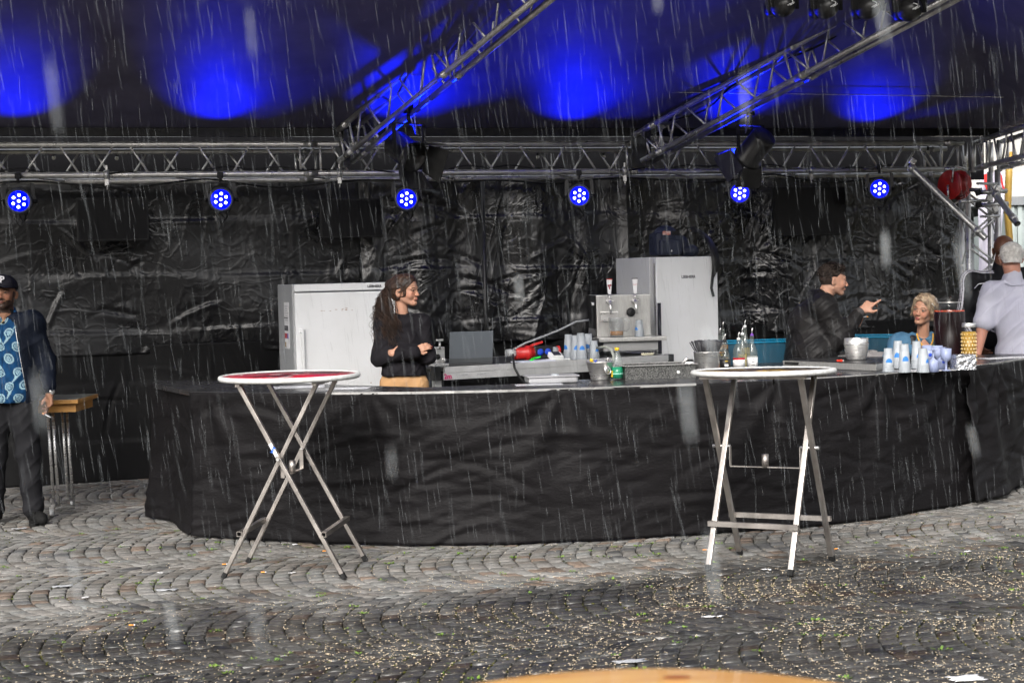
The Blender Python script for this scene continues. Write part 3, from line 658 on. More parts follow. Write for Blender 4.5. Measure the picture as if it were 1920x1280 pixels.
def floodlights():
    def flood(p, yaw, tilt, lb, sc_=1):
        t = thing('floodlight', lb, 'floodlight', p, yaw, 'black theatre floodlights hanging from the roof trusses')
        rot = Matrix.Rotation(tilt, 3, 'X')
        MB().tube([(0, 0, .3), (0, 0, .22)], .014, 8).box((0, 0, .32), (.06, .05, .07), bev=.01).build('hook_clamp', M_black, t)
        MB().box((0, 0, .215), (.26, .03, .008)).build('yoke_bar', M_blackm, t)
        for s in (-1, 1): MB().bar((s*.13, 0, .0), (s*.13, 0, .215), .006, .03, up=(1, 0, 0)).build('yoke_arm', M_blackm, t)
        h = MB().lathe([(.02, -.2), (.09, -.2), (.1, -.18), (.1, .02), (.115, .03), (.115, .06), (.095, .06), (.09, .04), (0, .03)], rot=rot @ Matrix.Rotation(R(90), 3, 'X'), n=20).build('housing', M_blackm, t)
        for k in range(4):
            r2 = rot @ Matrix.Rotation(R(90*k), 3, 'Y')
            mb = MB(); pts = [(-.1, -.06, .1), (.1, -.06, .1), (.13, -.2, .17), (-.13, -.2, .17)]
            lo = [mb.b.verts.new(r2 @ Vector(q)) for q in pts]; hi = [mb.b.verts.new(r2 @ (Vector(q)+Vector((0, 0, .004)))) for q in pts]
            mb.b.faces.new(lo); mb.b.faces.new(hi[::-1])
            for i in range(4): mb.b.faces.new((lo[i], lo[(i+1) % 4], hi[(i+1) % 4], hi[i]))
            mb.build('barn_door', M_blackm, t)
        MB().tube([(.02, .01, .28), (.09, .04, .15), (.1, .06, .3), (.03, .02, .36)], .005, 6).build('safety_wire', M_steel, t)
        t.scale = (sc_,)*3
    flood(ony(768, 290, 12.2), R(40), R(28), 'black floodlight with barn doors hanging from the left roof truss', 1.1)
    flood(ony(1408, 288, 12.75), R(-145), R(38), 'black floodlight with barn doors hanging from the right roof truss', 1.05)
    for i, (px, py, lb) in enumerate(((1468, 10, 'leftmost black moving head lamp at the top edge of the photo'), (1549, 13, 'second black moving head lamp from the left at the top edge'), (1627, 14, 'third black moving head lamp from the left, over the right roof truss'), (1705, 18, 'rightmost black moving head lamp at the top edge'))):
        p = ony(px, py, 10.3)
        if i == 0:
            t = thing('moving_head_lamp', lb, 'moving head lamp', p, R(25), 'four moving head lamps hanging in a row at the top')
            MB().sphere((0, 0, 0), (.078, .1, .08), 24).build('head', M_blackm, t); MB().lathe([(.05, 0), (.06, .02), (.062, .07), (.055, .075), (0, .07)], (0, .06, 0), rot=Matrix.Rotation(R(-90), 3, 'X'), n=24).build('lens_barrel', M_blackm, t)
            for s in (-1, 1): MB().bar((s*.092, 0, -.02), (s*.092, 0, .17), .018, .06, up=(1, 0, 0), bev=.004).build('yoke_arm', M_black, t)
            MB().box((0, 0, .2), (.22, .16, .06), bev=.01).build('base', M_black, t)
            mb = MB(); pts = [Vector((-.02+.024*math.sin(a*1.6)+.006*a, 0, .025-.016*a)) for a in [i_*.3 for i_ in range(10)]]
            def onh(v): v.y = -math.sqrt(max(0, 1-(v.x/.078)**2-(v.z/.08)**2))*.1-.001; return v
            mb.tube([onh(v) for v in pts], .0035, 6); mb.tube([onh(Vector((v.x+.014, 0, v.z*.9-.002))) for v in pts[3:]], .003, 6); mb.build('emblem', M_whitep, t)
            h0 = t
        else:
            t = copy_tree(h0); t.location = p; t['label'] = lb; t.rotation_euler = (0, 0, R(25-4*i))
floodlights()
# ================================================================== BAR
ZC = .945
front = [onz(x, y) for x, y in ((366, 1006), (470, 1014), (620, 1020), (780, 1023), (960, 1020), (1130, 1013), (1310, 1003), (1500, 989), (1620, 976), (1700, 965), (1790, 949), (1860, 932), (1925, 912))]
front = [Vector((p.x, p.y)) for p in front]
front += [front[-1]+Vector((.5, .75)), front[-1]+Vector((.8, 1.9))]
left_end = [Vector((onz(292, 968).x, onz(292, 968).y)), Vector((onz(330, 977).x, onz(330, 977).y)), front[0]+Vector((.01, .03))]
def resample(P, d):
    out = []; 
    for a, b in zip(P, P[1:]):
        n = max(1, int((b-a).length/d)); out += [a+(b-a)*i/n for i in range(n)]
    out.append(P[-1])
    Q = [Vector(p) for p in out]
    for _ in range(6): Q = [Q[0]]+[(Q[i-1]+Q[i]*2+Q[i+1])/4 for i in range(1, len(Q)-1)]+[Q[-1]]
    return Q
def cloth(path, z1, label, seed, m, z0=.012, amp=1, puddle=None, seam=True, fan=None):
    rg = np.random.default_rng(seed); Q = resample(path, .018); n = len(Q); nz_ = 56
    Q = np.array([[p.x, p.y] for p in Q]); T = np.gradient(Q, axis=0); T /= np.linalg.norm(T, axis=1, keepdims=True); N = np.c_[T[:, 1], -T[:, 0]]
    S = np.r_[0, np.cumsum(np.linalg.norm(np.diff(Q, axis=0), axis=1))]; L = S[-1]
    Zr = np.linspace(0, 1, nz_); SS, ZZ = np.meshgrid(S, z0+(z1-z0)*Zr, indexing='ij'); h = (z1-ZZ)/z1
    D = .012+amp*(.016*np.sin(SS*1.7+seed)*h+.012*np.sin(SS*4.1+ZZ*2.2+seed)*h+.006*np.sin(ZZ*9+SS*1.3+.5*np.sin(SS*3))*h)
    # swags: soft diagonal folds pulled from the pinned points of the table edge
    pins = fan if fan is not None else np.arange(.1, L, 1.1)
    for pn in pins:
        A = SS-pn; B = z1-ZZ+.02; th = np.arctan2(A, B); r = np.hypot(A, B)
        D += amp*.019*np.sin(th*9+seed+pn)*np.clip(r/.25, 0, 1)*np.exp(-r/.85)*np.clip(1.6-np.abs(th), 0, 1)
    for _ in range(int(70*L*amp)):
        cs, cz = rg.uniform(0, L), rg.uniform(.05, z1-.05); an = rg.normal(0, .16)+(.16 if rg.random() < .4 else -.06); ln = rg.uniform(.1, .5); wd = rg.uniform(.008, .024); ht = rg.normal(0, .0055)
        i0, i1 = np.searchsorted(S, [cs-ln*1.3, cs+ln*1.3]); A, B = SS[i0:i1]-cs, ZZ[i0:i1]-cz
        u = A*math.cos(an)+B*math.sin(an); v = -A*math.sin(an)+B*math.cos(an)+.5*u*u
        D[i0:i1] += ht*np.exp(-(v/wd)**2)*np.exp(-(u/ln)**4*2)
    if seam: D += .004*np.exp(-((ZZ-.56-.02*np.sin(SS*.8))/.006)**2)
    D += .02*h**8*(1+.8*np.sin(SS*2.6+seed))
    if puddle: 
        for c_, w_, a_ in puddle: D += a_*np.exp(-((SS-c_)/w_)**2)*h**2.2
    X = Q[:, 0][:, None]+N[:, 0][:, None]*D; Y = Q[:, 1][:, None]+N[:, 1][:, None]*D
    P = np.stack([X, Y, ZZ], -1).reshape(-1, 3)
    i, j = np.meshgrid(np.arange(n-1), np.arange(nz_-1), indexing='ij'); q = (i*nz_+j).ravel()
    o = from_np('bar_skirt', P, np.stack([q, q+nz_, q+nz_+1, q+1], -1), m)
    so = o.modifiers.new('s', 'SOLIDIFY'); so.thickness = .0025
    return tag(o, label, 'bar skirt', 'black cloth skirts round the bar')
def bar():
    mc = mat('matt black skirt cloth', (.008, .0073, .008), .6, col2=(.0055, .005, .0055), nscale=2.5, bump=.3, bscale=30, spec=.13, stretch=(1, 1, 2.6))
    main = front[:12]; 
    cloth(main, ZC-.004, 'long black cloth skirt along the front of the bar, wrinkled and damp', 3, mc, fan=[.12, 1.3, 2.5, 3.9, 4.7, 5.4])
    cloth(left_end, ZC-.004, 'short black skirt hanging on the left end of the bar with its hem spilling outward', 5, mc, puddle=[(.0, .3, .1)], seam=False, fan=[1.3])
    cloth([front[10]+Vector((.1, -.0)), front[11]+Vector((.05, .03))]+front[12:], ZC-.006, 'black skirt cloth bunched at the right end of the bar', 9, mc, z0=.03, amp=1.2, fan=[.1, .5], puddle=[(.45, .25, .1)])
    # countertop
    mt = mat('black counter laminate', (.02, .02, .022), .28, col2=(.03, .03, .032), nscale=5, rvar=.1, bump=.02, bscale=50)
    back = [(291, 713), (480, 715), (700, 723), (800, 726), (980, 719), (1100, 711), (1250, 705), (1310, 690), (1440, 676), (1600, 668), (1850, 664), (1925, 660)]
    bk = [Vector(onz(x, y, ZC)[:2]) for x, y in back]; bk.append(front[-1]+Vector((-.9, .3)))
    t = thing('bar_counter', 'low black bar counter wrapping round in a U behind its cloth skirts', 'bar counter', (0, 10, 0)); O = Vector((0, 10, 0))
    fr = [left_end[0]]+front
    MB().prism([(p.x, p.y) for p in fr+bk[::-1]], ZC-.03, ZC).build('countertop', mt, t, O)
    # bright aluminium edge strips seen along parts of the front
    def strip(i0, i1, nm='edge_trim', dz=0, off=.006):
        mb = MB()
        for a, b in zip(fr[i0:i1], fr[i0+1:i1+1]):
            d = (b-a).normalized(); nn = Vector((d.y, -d.x)); a2, b2 = a+nn*off, b+nn*off
            mb.bar((a2.x, a2.y, ZC-.004+dz), (b2.x, b2.y, ZC-.004+dz), .012, .014)
        mb.build(nm, M_alu, t, O)
    strip(3, 7); strip(8, 10); strip(10, 13)
    # supports under the top
    mb = MB()
    for p in fr[::2]: mb.box((p.x+.02, p.y+.25, (ZC-.03)/2), (.05, .05, ZC-.034))
    mb.build('frame', M_alud, t, O)
    # raised deck end at the right with an aluminium rail
    P0, P1 = onz(1468, 688, ZC), onz(1643, 696, ZC); dd = Vector((.36, .62, 0))
    t = thing('stage_deck', 'low black topped deck with an aluminium rail lying on the bar under the steel bucket', 'stage deck', P0); 
    q = [P0, P1, P1+dd, P0+dd]
    MB().prism([(p.x, p.y) for p in q], ZC+.047, ZC+.051).build('deck_top', mt, t, P0)
    MB().prism([(p.x, p.y) for p in q], ZC+.003, ZC+.0465).build('rail', M_brush, t, P0)
    d = (P1-P0).normalized(); nn = Vector((d.y, -d.x, 0))
    MB().box(P0+d*.09+nn*.003+Vector((0, 0, ZC+.03-P0.z)), (.13, .01, .018), Matrix.Rotation(math.atan2(d.y, d.x), 3, 'Z')).build('slot', M_black, t, P0)
    # flat lists / papers on the counter
    def flat(px, py, w_, d_, a, lb, m_=M_paper, cat='sheet', nm='menu_sheet', z=ZC, th=.0015, gp='loose sheets on the bar'):
        p = onz(px, py, z); o = MB().box((0, 0, th/2+.001), (w_, d_, th), bev=0).build(nm, m_); o.location = p; o.rotation_euler = (0, 0, a); return tag(o, lb, cat, gp)
    flat(560, 725.5, .34, .22, R(4), 'white sheet lying on the left bar end under the red table rim', mat('glossy sheet', (.55, .56, .6), .25)); flat(655, 728, .26, .16, R(-6), 'second white sheet on the bar just left of the young woman', mat('glossy sheet', (.55, .56, .6), .25))
    flat(1010, 721, .3, .12, R(5), 'printed sheet on the bar in front of the grey plastic tray', mat('glossy sheet', (.55, .56, .6), .25))
    flat(1750, 694, .52, .2, R(12), 'white paper under the plastic cups and goblets', M_paper)
    flat(1885, 671, .4, .16, R(20), 'white paper on the bar in front of the man in the light shirt', M_paper)
bar()

def tables():
    def legs(t, a, b, w1, w2, zt):
        th = .029
        def P(u, v, z): return Vector((u, v, z))
        for s in (-1, 1):
            for (fu, tu, v, nm) in ((-a, b, w1*s, 'leg'), (a, -b, w2*s, 'leg')):
                f, q = P(fu, v, .03), P(tu, v, zt); g = MB().bar(f, q, th*.8, th, up=(0, 1, 0), bev=.003).build(nm, M_leg, t)
                d = (q-f).normalized(); MB().bar(f-d*.03, f+d*.004, th*.86, th*1.06, up=(0, 1, 0), bev=.002).build('foot_cap', M_rubber, g)
        def lerp(fu, tu, z): return fu+(tu-fu)*(z-.03)/(zt-.03)
        for (fu, tu, w_, sg) in ((-a, b, w1, -1), (a, -b, w2, 1)):
            zz = .25; u = lerp(fu, tu, zz)+sg*.024
            mb = MB(); L_ = w_*2+.05
            for dx, dz, sx, sz in ((0, .0125, .028, .003), (0, -.0125, .028, .003), (.0125, 0, .003, .022), (-.0125, 0, .003, .022)): mb.box((u+dx, 0, zz+dz), (sx, L_, sz))
            mb.build('crossbar', M_leg, t)
        zc = .03+(zt-.03)*a/(a+b)
        for s in (-1, 1):
            MB().tube([(0, s*(w1-.03), zc), (0, s*(w2+.035), zc)], .0085, 10).build('pivot_bolt', M_steel, t)
            MB().bar((.0, s*(w1-.03), zc), (.0, s*(w1-.03), zc-.11), .022, .005, up=(0, 1, 0)).build('bracket', M_leg, t)
        MB().bar((0, -w1+.03, zc-.112), (0, w1-.03, zc-.112), .022, .005).build('strut', M_leg, t)
        MB().tube([(0, 0, zc-.112), (0, 0, zc-.04)], .019, 14).build('latch_tube', M_leg, t)
        for u in (-b, b): MB().box((u, 0, zt+.002), (.025, w2*2+.06, .02)).build('top_rail', M_leg, t)
        return zc
    def top(t, zt, h, mtop, r=.398):
        g = MB().lathe([(0, h-.022), (r-.012, h-.022), (r-.012, h-.002), (0, h-.002)], n=72).build('tabletop', mtop, t)
        pr = [(r-.013+.0155*math.cos(R(x)), h-.011+.0155*math.sin(R(x))) for x in range(0, 360, 30)]
        MB().lathe(pr, n=72, closed=True).build('rim', mat('white moulded rim', (.62, .63, .62), .45, col2=(.5, .5, .48), nscale=25, bump=.05, bscale=150), t)
    # red printed top
    t = thing('bistro_table', 'high folding table with white rim and red printed top standing left before the bar', 'bistro table', (-1.262, 8.83, 0), R(-7), 'high folding tables')
    zc = legs(t, .335, .215, .235, .27, 1.075)
    m = mat('red printed laminate', (.42, .012, .035), .3, col2=(.33, .01, .02), nscale=1.5)
    top(t, 1.075, 1.112, m)
    # print on the top: dark strokes, stripes and little light bars
    mk = mat('dark print', (.06, .01, .015), .35); mw = mat('pale print', (.6, .55, .55), .35)
    def mark(pts, m_, nm='printed_mark'):
        mb = MB(); mb.prism(pts, 1.1105, 1.1112); mb.build(nm, m_, t)
    rgm = random.Random(3)
    for i in range(9):
        x = -.24+i*.028; y = -.14+.05*math.sin(i*1.7); a = rgm.uniform(-.6, .9); l = rgm.uniform(.04, .12); w_ = rgm.uniform(.008, .02)
        mark([(x, y), (x+w_*2, y-w_), (x+l*math.cos(a)+w_, y+l), (x+l*math.cos(a)-.005, y+l+w_)], mk)
    mark([(-.1, -.02), (.02, .2), (.05, .21), (-.03, .0)], mk); mark([(.1, .05), (.26, .09), (.25, .17), (.11, .13)], mk); mark([(.05, .22), (.2, .26), (.27, .24), (.22, .2), (.08, .18)], mk)
    mark([(-.0, .06), (.045, .06), (.045, .14), (.0, .14)], mk); mark([(.0, .045), (.05, .045), (.05, .057), (0, .057)], mw)
    mark([(-.12, .05), (-.04, .05), (-.04, .065), (-.12, .065)], mw); mark([(-.02, -.27), (.0, -.27), (.05, -.12), (.035, -.12)], mw); mark([(.012, -.27), (.03, -.27), (.065, -.15), (.05, -.15)], mw)
    mark([(-.075, -.24), (-.03, -.24), (-.03, -.14), (-.075, -.14)], mat('greyed print', (.45, .12, .14), .4)); mark([(-.3, .03), (-.285, .03), (-.285, .045), (-.3, .045)], mw)
    # sticker at the cross joint of the near leg
    zz = zc+.05; 
    MB().bar((-.335+.55*(zz-.03)/1.045+.0-.0, -.0, 0), (-.334, 0, 0), .001, .001)  if False else None
    u0 = .335-.55*(zz-.03)/1.045
    dL = Vector((-.55, 0, 1.045)).normalized()
    o = MB().bar(Vector((u0, -.27-.0155, zz))-dL*.04, Vector((u0, -.27-.0155, zz))+dL*.04, .02, .002, up=(0, 1, 0)).build('sticker', M_paper, t)
    text_part('sticker_print', 'jost', .024, mat('blue print', (.01, .1, .5), .4), t, (u0-.001, -.27-.0172, zz), (R(90), R(-62)+math.pi, 0), .0004, .001)
    # dark printed top
    t = thing('bistro_table', 'high folding table with white rim and dark top standing right before the bar', 'bistro table', (1.385, 8.61, 0), R(60), 'high folding tables')
    zc = legs(t, .275, .17, .235, .275, 1.05)
    m = mat('dark printed laminate', (.03, .02, .02), .3, col2=(.3, .18, .02), nscale=3.5, ncon=(.5, .56))
    top(t, 1.05, 1.087, m)
    t.rotation_euler = (Matrix.Rotation(R(-1.5), 3, 'X') @ Matrix.Rotation(R(60), 3, 'Z')).to_euler()
    MB().tube([(.0, -.06, 1.045), (.0, -.06, 1.02), (.02, -.05, 1.005), (.045, -.05, 1.012)], .004, 6).build('bag_hook', M_black, t)
    # orange wooden barrel-style table near the camera
    m = bpy.data.materials.new('orange varnished wood'); m.use_nodes = True; tt = m.node_tree; p = tt.nodes['Principled BSDF']; L = tt.links
    tc = tt.nodes.new('ShaderNodeTexCoord'); mp = tt.nodes.new('ShaderNodeMapping'); mp.inputs['Scale'].default_value = (2, 14, 1); L.new(tc.outputs['Object'], mp.inputs[0])
    n = tt.nodes.new('ShaderNodeTexNoise'); n.inputs['Scale'].default_value = 3; n.inputs['Detail'].default_value = 8; n.inputs['Distortion'].default_value = .8; L.new(mp.outputs[0], n.inputs['Vector'])
    r = tt.nodes.new('ShaderNodeValToRGB'); r.color_ramp.elements[0].position = .3; r.color_ramp.elements[0].color = (.72, .3, .06, 1); r.color_ramp.elements[1].position = .65; r.color_ramp.elements[1].color = (.95, .55, .17, 1); L.new(n.outputs['Fac'], r.inputs[0])
    L.new(r.outputs[0], p.inputs['Base Color']); p.inputs['Roughness'].default_value = .35; p.inputs['Coat Weight'].default_value = .3
    q = onz(1178, 1251, 1.1); t = thing('wooden_table', 'round orange wooden table top poking up at the bottom edge of the photo', 'table', (q.x, q.y-.4, 0))
    MB().lathe([(0, 1.065), (.392, 1.065), (.4, 1.072), (.4, 1.094), (.394, 1.1), (0, 1.1)], n=80).build('tabletop', m, t)
    MB().sphere((.06, .345, 1.0995), (.022, .012, .0012), 12).build('knot', mat('wood knot', (.2, .05, .01), .4), t)
    MB().lathe([(.28, 0), (.3, .02), (.05, .05), (.035, .1), (.035, 1.0), (.08, 1.06)], n=28).build('pedestal', M_blackm, t)
    # small folding table beside the man
    c = onz(100, 758, .8); base = Vector((c.x-.32, 11.15, 0)); t = thing('folding_table', 'beech edged folding table with chrome legs half hidden behind the standing man', 'folding table', base, 0)
    wd = mat('beech edge', (.52, .27, .08), .45, col2=(.42, .2, .05), nscale=3, stretch=(1, 1, 12)); tp = mat('grey green laminate', (.22, .22, .18), .4, col2=(.18, .18, .15), nscale=4)
    e = ony(148, 752, 11.15).x-base.x; z1 = ony(148, 752, 11.15).z
    MB().box((e-.55, .25, z1), (1.1, .55, .028), bev=.003).build('tabletop', wd, t); MB().box((e-.55, .25, z1+.0152), (1.085, .535, .003)).build('laminate', tp, t)
    MB().box((e-.58, .25, z1-.047), (1.1, .45, .06)).build('apron', wd, t)
    for x in (e-.25, e-.98):
        for y in (.08, .44): 
            for k in (0, .035): MB().tube([(x+k, y, z1-.07), (x+k+(.02 if y < .2 else .02), y, .07)], .0105, 10).build('leg', M_steel, t)
        MB().bar((x+.03, .02, .07), (x+.03, .5, .06), .03, .022).build('foot_bar', M_steel, t)
        for y in (.0, .52):
            f = MB().lathe([(.0, -.012), (.024, -.012), (.026, 0), (.024, .012), (0, .012)], (x+.03, y, .03), rot=Matrix.Rotation(R(90), 3, 'Y'), n=18).build('castor', M_whitep, t)
            MB().box((x+.03, y, .055), (.035, .02, .03)).build('fork', M_steel, f)
tables()

def fridges():
    def fridge(p, a, w_, d_, h, lb, hx, logo, tall):
        t = thing('fridge', lb, 'fridge', (p.x, p.y, 0), a, 'white fridges behind the bar')
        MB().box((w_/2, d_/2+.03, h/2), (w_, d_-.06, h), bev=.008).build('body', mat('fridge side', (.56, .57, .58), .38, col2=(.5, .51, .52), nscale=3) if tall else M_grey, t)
        ht = .055
        if not tall: MB().box((w_/2, -.02, h-ht/2-.002), (w_-.001, .05, ht), bev=.006).build('top_panel', M_white, t)
        zt = h-ht-.012 if not tall else h-.004
        dr = MB().box((w_/2, -.022, (zt+.08)/2), (w_, .052, zt-.08), bev=.009).build('door', M_white, t)
        MB().box((w_/2, .007, (zt+.08)/2), (w_-.03, .012, zt-.1)).build('gasket', mat('gasket', (.2, .2, .21), .7), t)
        if not tall:
            x = .045; MB().bar((x, -.078, .93), (x, -.078, 1.28), .022, .014, bev=.003, up=(0, 1, 0)).build('handle', M_whitep, dr)
            for z in (.945, 1.265): MB().box((x, -.062, z), (.03, .036, .028), bev=.003).build('handle_mount', M_whitep, dr)
        else:
            MB().box((.018, -.05, 1.18), (.03, .012, .42)).build('recessed_grip', M_ink, dr)
            MB().box((-.0005, -.02, h/2), (.004, .02, h-.1)).build('edge_strip', M_alu, t)
        text_part('logo', 'LIEBHERR', .032 if tall else .026, M_ink, t, (logo[0], -.0485 if tall else -.0465, logo[1]), (R(90), 0, 0), .0004, .0012)
        MB().box((w_/2, .3, .04), (w_-.06, .5, .07)).build('plinth', M_black, t)
        return t
    p = ony(553, 640, 11.9); t = fridge(p, R(18), .8, .72, ony(553, 533, 11.9).z, 'wide scuffed white fridge at the left with a notice on its side', .05, (.6, 0), False)
    for ch in t.children:
        if ch.name.startswith('logo'): ch.location = (.62, -.0465, ony(553, 533, 11.9).z-.03)
    h = ony(553, 533, 11.9).z
    # notice on the side panel
    n = MB().box((-.001, .33, h-.32), (.002, .2, .36)).build('notice', M_paper, t)
    for z, c_ in ((.08, M_ink), (-.0, M_ink), (-.06, M_red), (-.13, mat('ochre print', (.3, .2, .08), .6))):
        for k in range(3 if z != -.13 else 1):
            MB().box((-.0028, .4-k*.055 if z != -.13 else .395, h-.34+z+.0), (.001, .04, .04 if z < .05 else .012)).build('printed_block', c_ if not (k == 2 and z == -.06) else M_blue, n)
    for k in range(7): MB().box((-.0026, .33-.01*(k % 2), h-.17-k*.018), (.001, .13-.03*(k % 3), .003)).build('printed_line', M_ink, n)
    mr = mat('rust scuff', (.2, .09, .03), .8, col2=(.35, .2, .1), nscale=60)
    rs = random.Random(5); mb = MB()
    for k in range(34):
        x, z = rs.uniform(.36, .66), .79+rs.gauss(0, .022); mb.box((x, -.0487, z), (rs.uniform(.008, .04), .001, rs.uniform(.003, .008)))
    for k in range(10):
        mb.box((rs.uniform(.2, .45), -.0487, 1.42+rs.gauss(0, .012)), (rs.uniform(.004, .02), .001, .003))
    mb.build('rust_scuffs', mr, t)
    p = ony(1226, 560, 12.95); H = ony(1226, 482, 12.95).z
    fridge(p, R(26), .6, .62, H, 'tall white fridge with dark grip behind the beer tap, bag lying on top', 0, (.31, H-.17), True)
    # backpack and hanging strap on the right fridge
    q = ony(1248, 478, 13.25); t = thing('backpack', 'dark navy backpack standing on the right fridge with a red and white patch', 'backpack', (q.x, q.y, H+.001), R(20))
    mn = mat('navy nylon', (.012, .017, .035), .6, col2=(.02, .025, .045), nscale=8, bump=.5, bscale=22)
    mb = MB(); mb.sphere((0, 0, .13), (.13, .1, .14), 24); mb.box((0, 0, .11), (.25, .17, .2), bev=.04); mb.build('bag', mn, t)
    MB().box((0, -.09, .08), (.2, .05, .13), bev=.02).build('front_pocket', mn, t); MB().tube([(-.05, 0, .26), (-.03, 0, .3), (.03, 0, .3), (.05, 0, .26)], .009, 8).build('grab_handle', M_black, t)
    MB().box((-.03, -.088, .2), (.07, .012, .03)).build('patch', mat('patch', (.45, .12, .09), .7, col2=(.6, .5, .45), nscale=20), t); MB().box((.055, -.088, .2), (.07, .012, .035)).build('patch', M_black, t)
    MB().sphere((.0, -.118, .05), (.006, .002, .01), 8).build('emblem', M_whitep, t)
    q = ony(1296, 478, 13.42); t = thing('black_bag', 'slumped black bag on the right fridge whose strap hangs down the white door', 'bag', (q.x, q.y, H+.001), R(26))
    mb = MB(); mb.sphere((0, .05, .05), (.1, .08, .06), 18); mb.sphere((-.05, .05, .09), (.06, .05, .09), 14); mb.build('bag', mn, t)
    st = MB(); a = [ony(px_, py_, Y_) for px_, py_, Y_ in ((1288, 432, 13.42), (1300, 430, 13.4), (1315, 436, 13.35), (1329, 450, 13.25), (1339, 470, 13.14), (1342, 490, 13.1), (1340, 508, 13.1), (1336, 520, 13.1), (1334, 540, 13.1), (1338, 556, 13.1))]
    a = [Matrix.Rotation(-R(26), 3, 'Z') @ (p_-Vector(t.location)) for p_ in a]
    w_ = [.02, .025, .03, .034, .036, .036, .026, .012, .011, .01]; b = st.b; L0 = []
    for i, (c_, ww) in enumerate(zip(a, w_)):
        tt = (a[min(i+1, 9)]-a[max(i-1, 0)]).normalized(); s_ = Vector((1, 0, 0)) if abs(tt.z) > .3 else Vector((.3, .3, 1)); s_ = (s_-tt*s_.dot(tt)).normalized(); nn = tt.cross(s_)
        L0.append([b.verts.new(c_+s_*ww+nn*.004), b.verts.new(c_-s_*ww+nn*.004), b.verts.new(c_-s_*ww-nn*.004), b.verts.new(c_+s_*ww-nn*.004)])
    for A, B in zip(L0, L0[1:]):
        for k in range(4): b.faces.new((A[k], A[(k+1) % 4], B[(k+1) % 4], B[k]))
    b.faces.new(L0[0]); b.faces.new(L0[-1][::-1]); st.build('strap', M_black, t, smooth=True)
fridges()

# ================================================================== BACK DECK AND WHAT STANDS ON IT
ZD = 1.0
D0, D1 = onz(818, 689, ZD), onz(1257, 665, ZD); DD = (D1-D0).normalized(); DN = Vector((-DD.y, DD.x, 0)); DANG = math.atan2(DD.y, DD.x)
def deck():
    t = thing('deck_table', 'low stage deck with aluminium rails behind the bar carrying laptop, cups and beer tap', 'stage deck', D0, DANG)
    L = (D1-D0).length
    MB().box((L/2, .5, -.008), (L-.02, .97, .014)).build('deck_top', mat('black deck board', (.02, .02, .02), .5, col2=(.03, .03, .03), nscale=6), t)
    for (z, h, y) in ((-.021, .044, 0), (-.068, .05, .004)):
        r = MB().box((L/2+.02, y+.004, z), (L-.09, .03, h), bev=.003).build('rail', mat('pale aluminium rail', (.62, .62, .62), .38, .6, col2=(.5, .5, .5), nscale=8), t)
    MB().box((L/2+.02, .016, -.0445), (L-.1, .02, .08)).build('rail_groove', M_black, t)
    for x in (.0, L-.005): MB().box((x+.005, .02, -.045), (.055, .06, .1), bev=.005).build('corner_block', M_black, t)
    MB().box((L/2, .97, -.045), (L-.05, .03, .09)).build('rail', M_alu, t)
    for x in (.03, L-.05):
        for y in (.06, .92): MB().box((x, y, -.54), (.05, .05, .9)).build('leg', M_alu, t)
    text_part('rail_mark', '2m', .05, mat('magenta print', (.42, .02, .12), .5), t, (.085, -.0125, -.068), (R(90), 0, 0), .0004, .0016)
    mb = MB()
    for x, w_ in ((.17, .03), (.205, .025), (.235, .02), (.345, .05), (.385, .02)): mb.box((x, -.0122, -.06), (w_, .001, .006))
    mb.build('faded_print', M_grey, t)
deck()
def on_deck(px, v):      # the point of the deck top seen at column px, v metres behind the front rail
    a = D0+DN*v; d = ray(px, 680); M = np.array([[d.x, -DD.x], [d.y, -DD.y]]); q = np.linalg.solve(M, np.array([a.x, a.y]))
    p = a+DD*q[1]; p.z = ZD; return p
def glassmat(nm, c=(.3, .32, .32), r=.04): return mat(nm, c, r, alpha=.2, spec=1, coat=.6)
MG = glassmat('clear glass')
def cup_stack_proto():
    m = mat('frosted plastic cup', (.40, .43, .46), .5, alpha=.78, col2=(.33, .36, .39), nscale=4)
    mb_ = mat('blue cup print', (.02, .16, .5), .5)
    t = thing('cup_stack', 'x', 'cup stack', (0, 0, 0), 0, None)
    pr = [(.024, 0)]
    c = MB().lathe([(0, .001), (.0245, .0), (.0255, .004), (.0355, .115), (.0368, .117), (.0362, .112), (.0258, .01), (0, .008)][::1], rot=Matrix.Rotation(math.pi, 3, 'X'), c=(0, 0, .118), n=28).build('cup', m, t)
    for k in range(5):
        MB().lathe([(.0372-.0005*k, .0+.0085*k), (.0378-.0005*k, .001+.0085*k), (.0374-.0005*k, .004+.0085*k)], n=28).build('cup_rim', m, t)
    mb = MB(); n = 7; g = []
    for j in range(5):
        rr = .5-.5*(j/4)**2
        z = .05+.011*j
        for i in range(n):
            pass
    V = []
    arc = [(math.cos(R(a)), math.sin(R(a))) for a in range(0, 181, 20)]
    pts = [(x*.62, .047+.021*y) for x, y in arc]
    def wrap(x, z): r = .0368-.0112*(z/.118)+.0004; return Vector((math.sin(x)*r, -math.cos(x)*r, z))
    bott = [mb.b.verts.new(wrap(x, .047)) for x, z in pts]; topv = [mb.b.verts.new(wrap(x, z+.0001)) for x, z in pts]
    for i in range(len(pts)-1): mb.b.faces.new((bott[i], bott[i+1], topv[i+1], topv[i]))
    mb.build('printed_emblem', mb_, t)
    return t
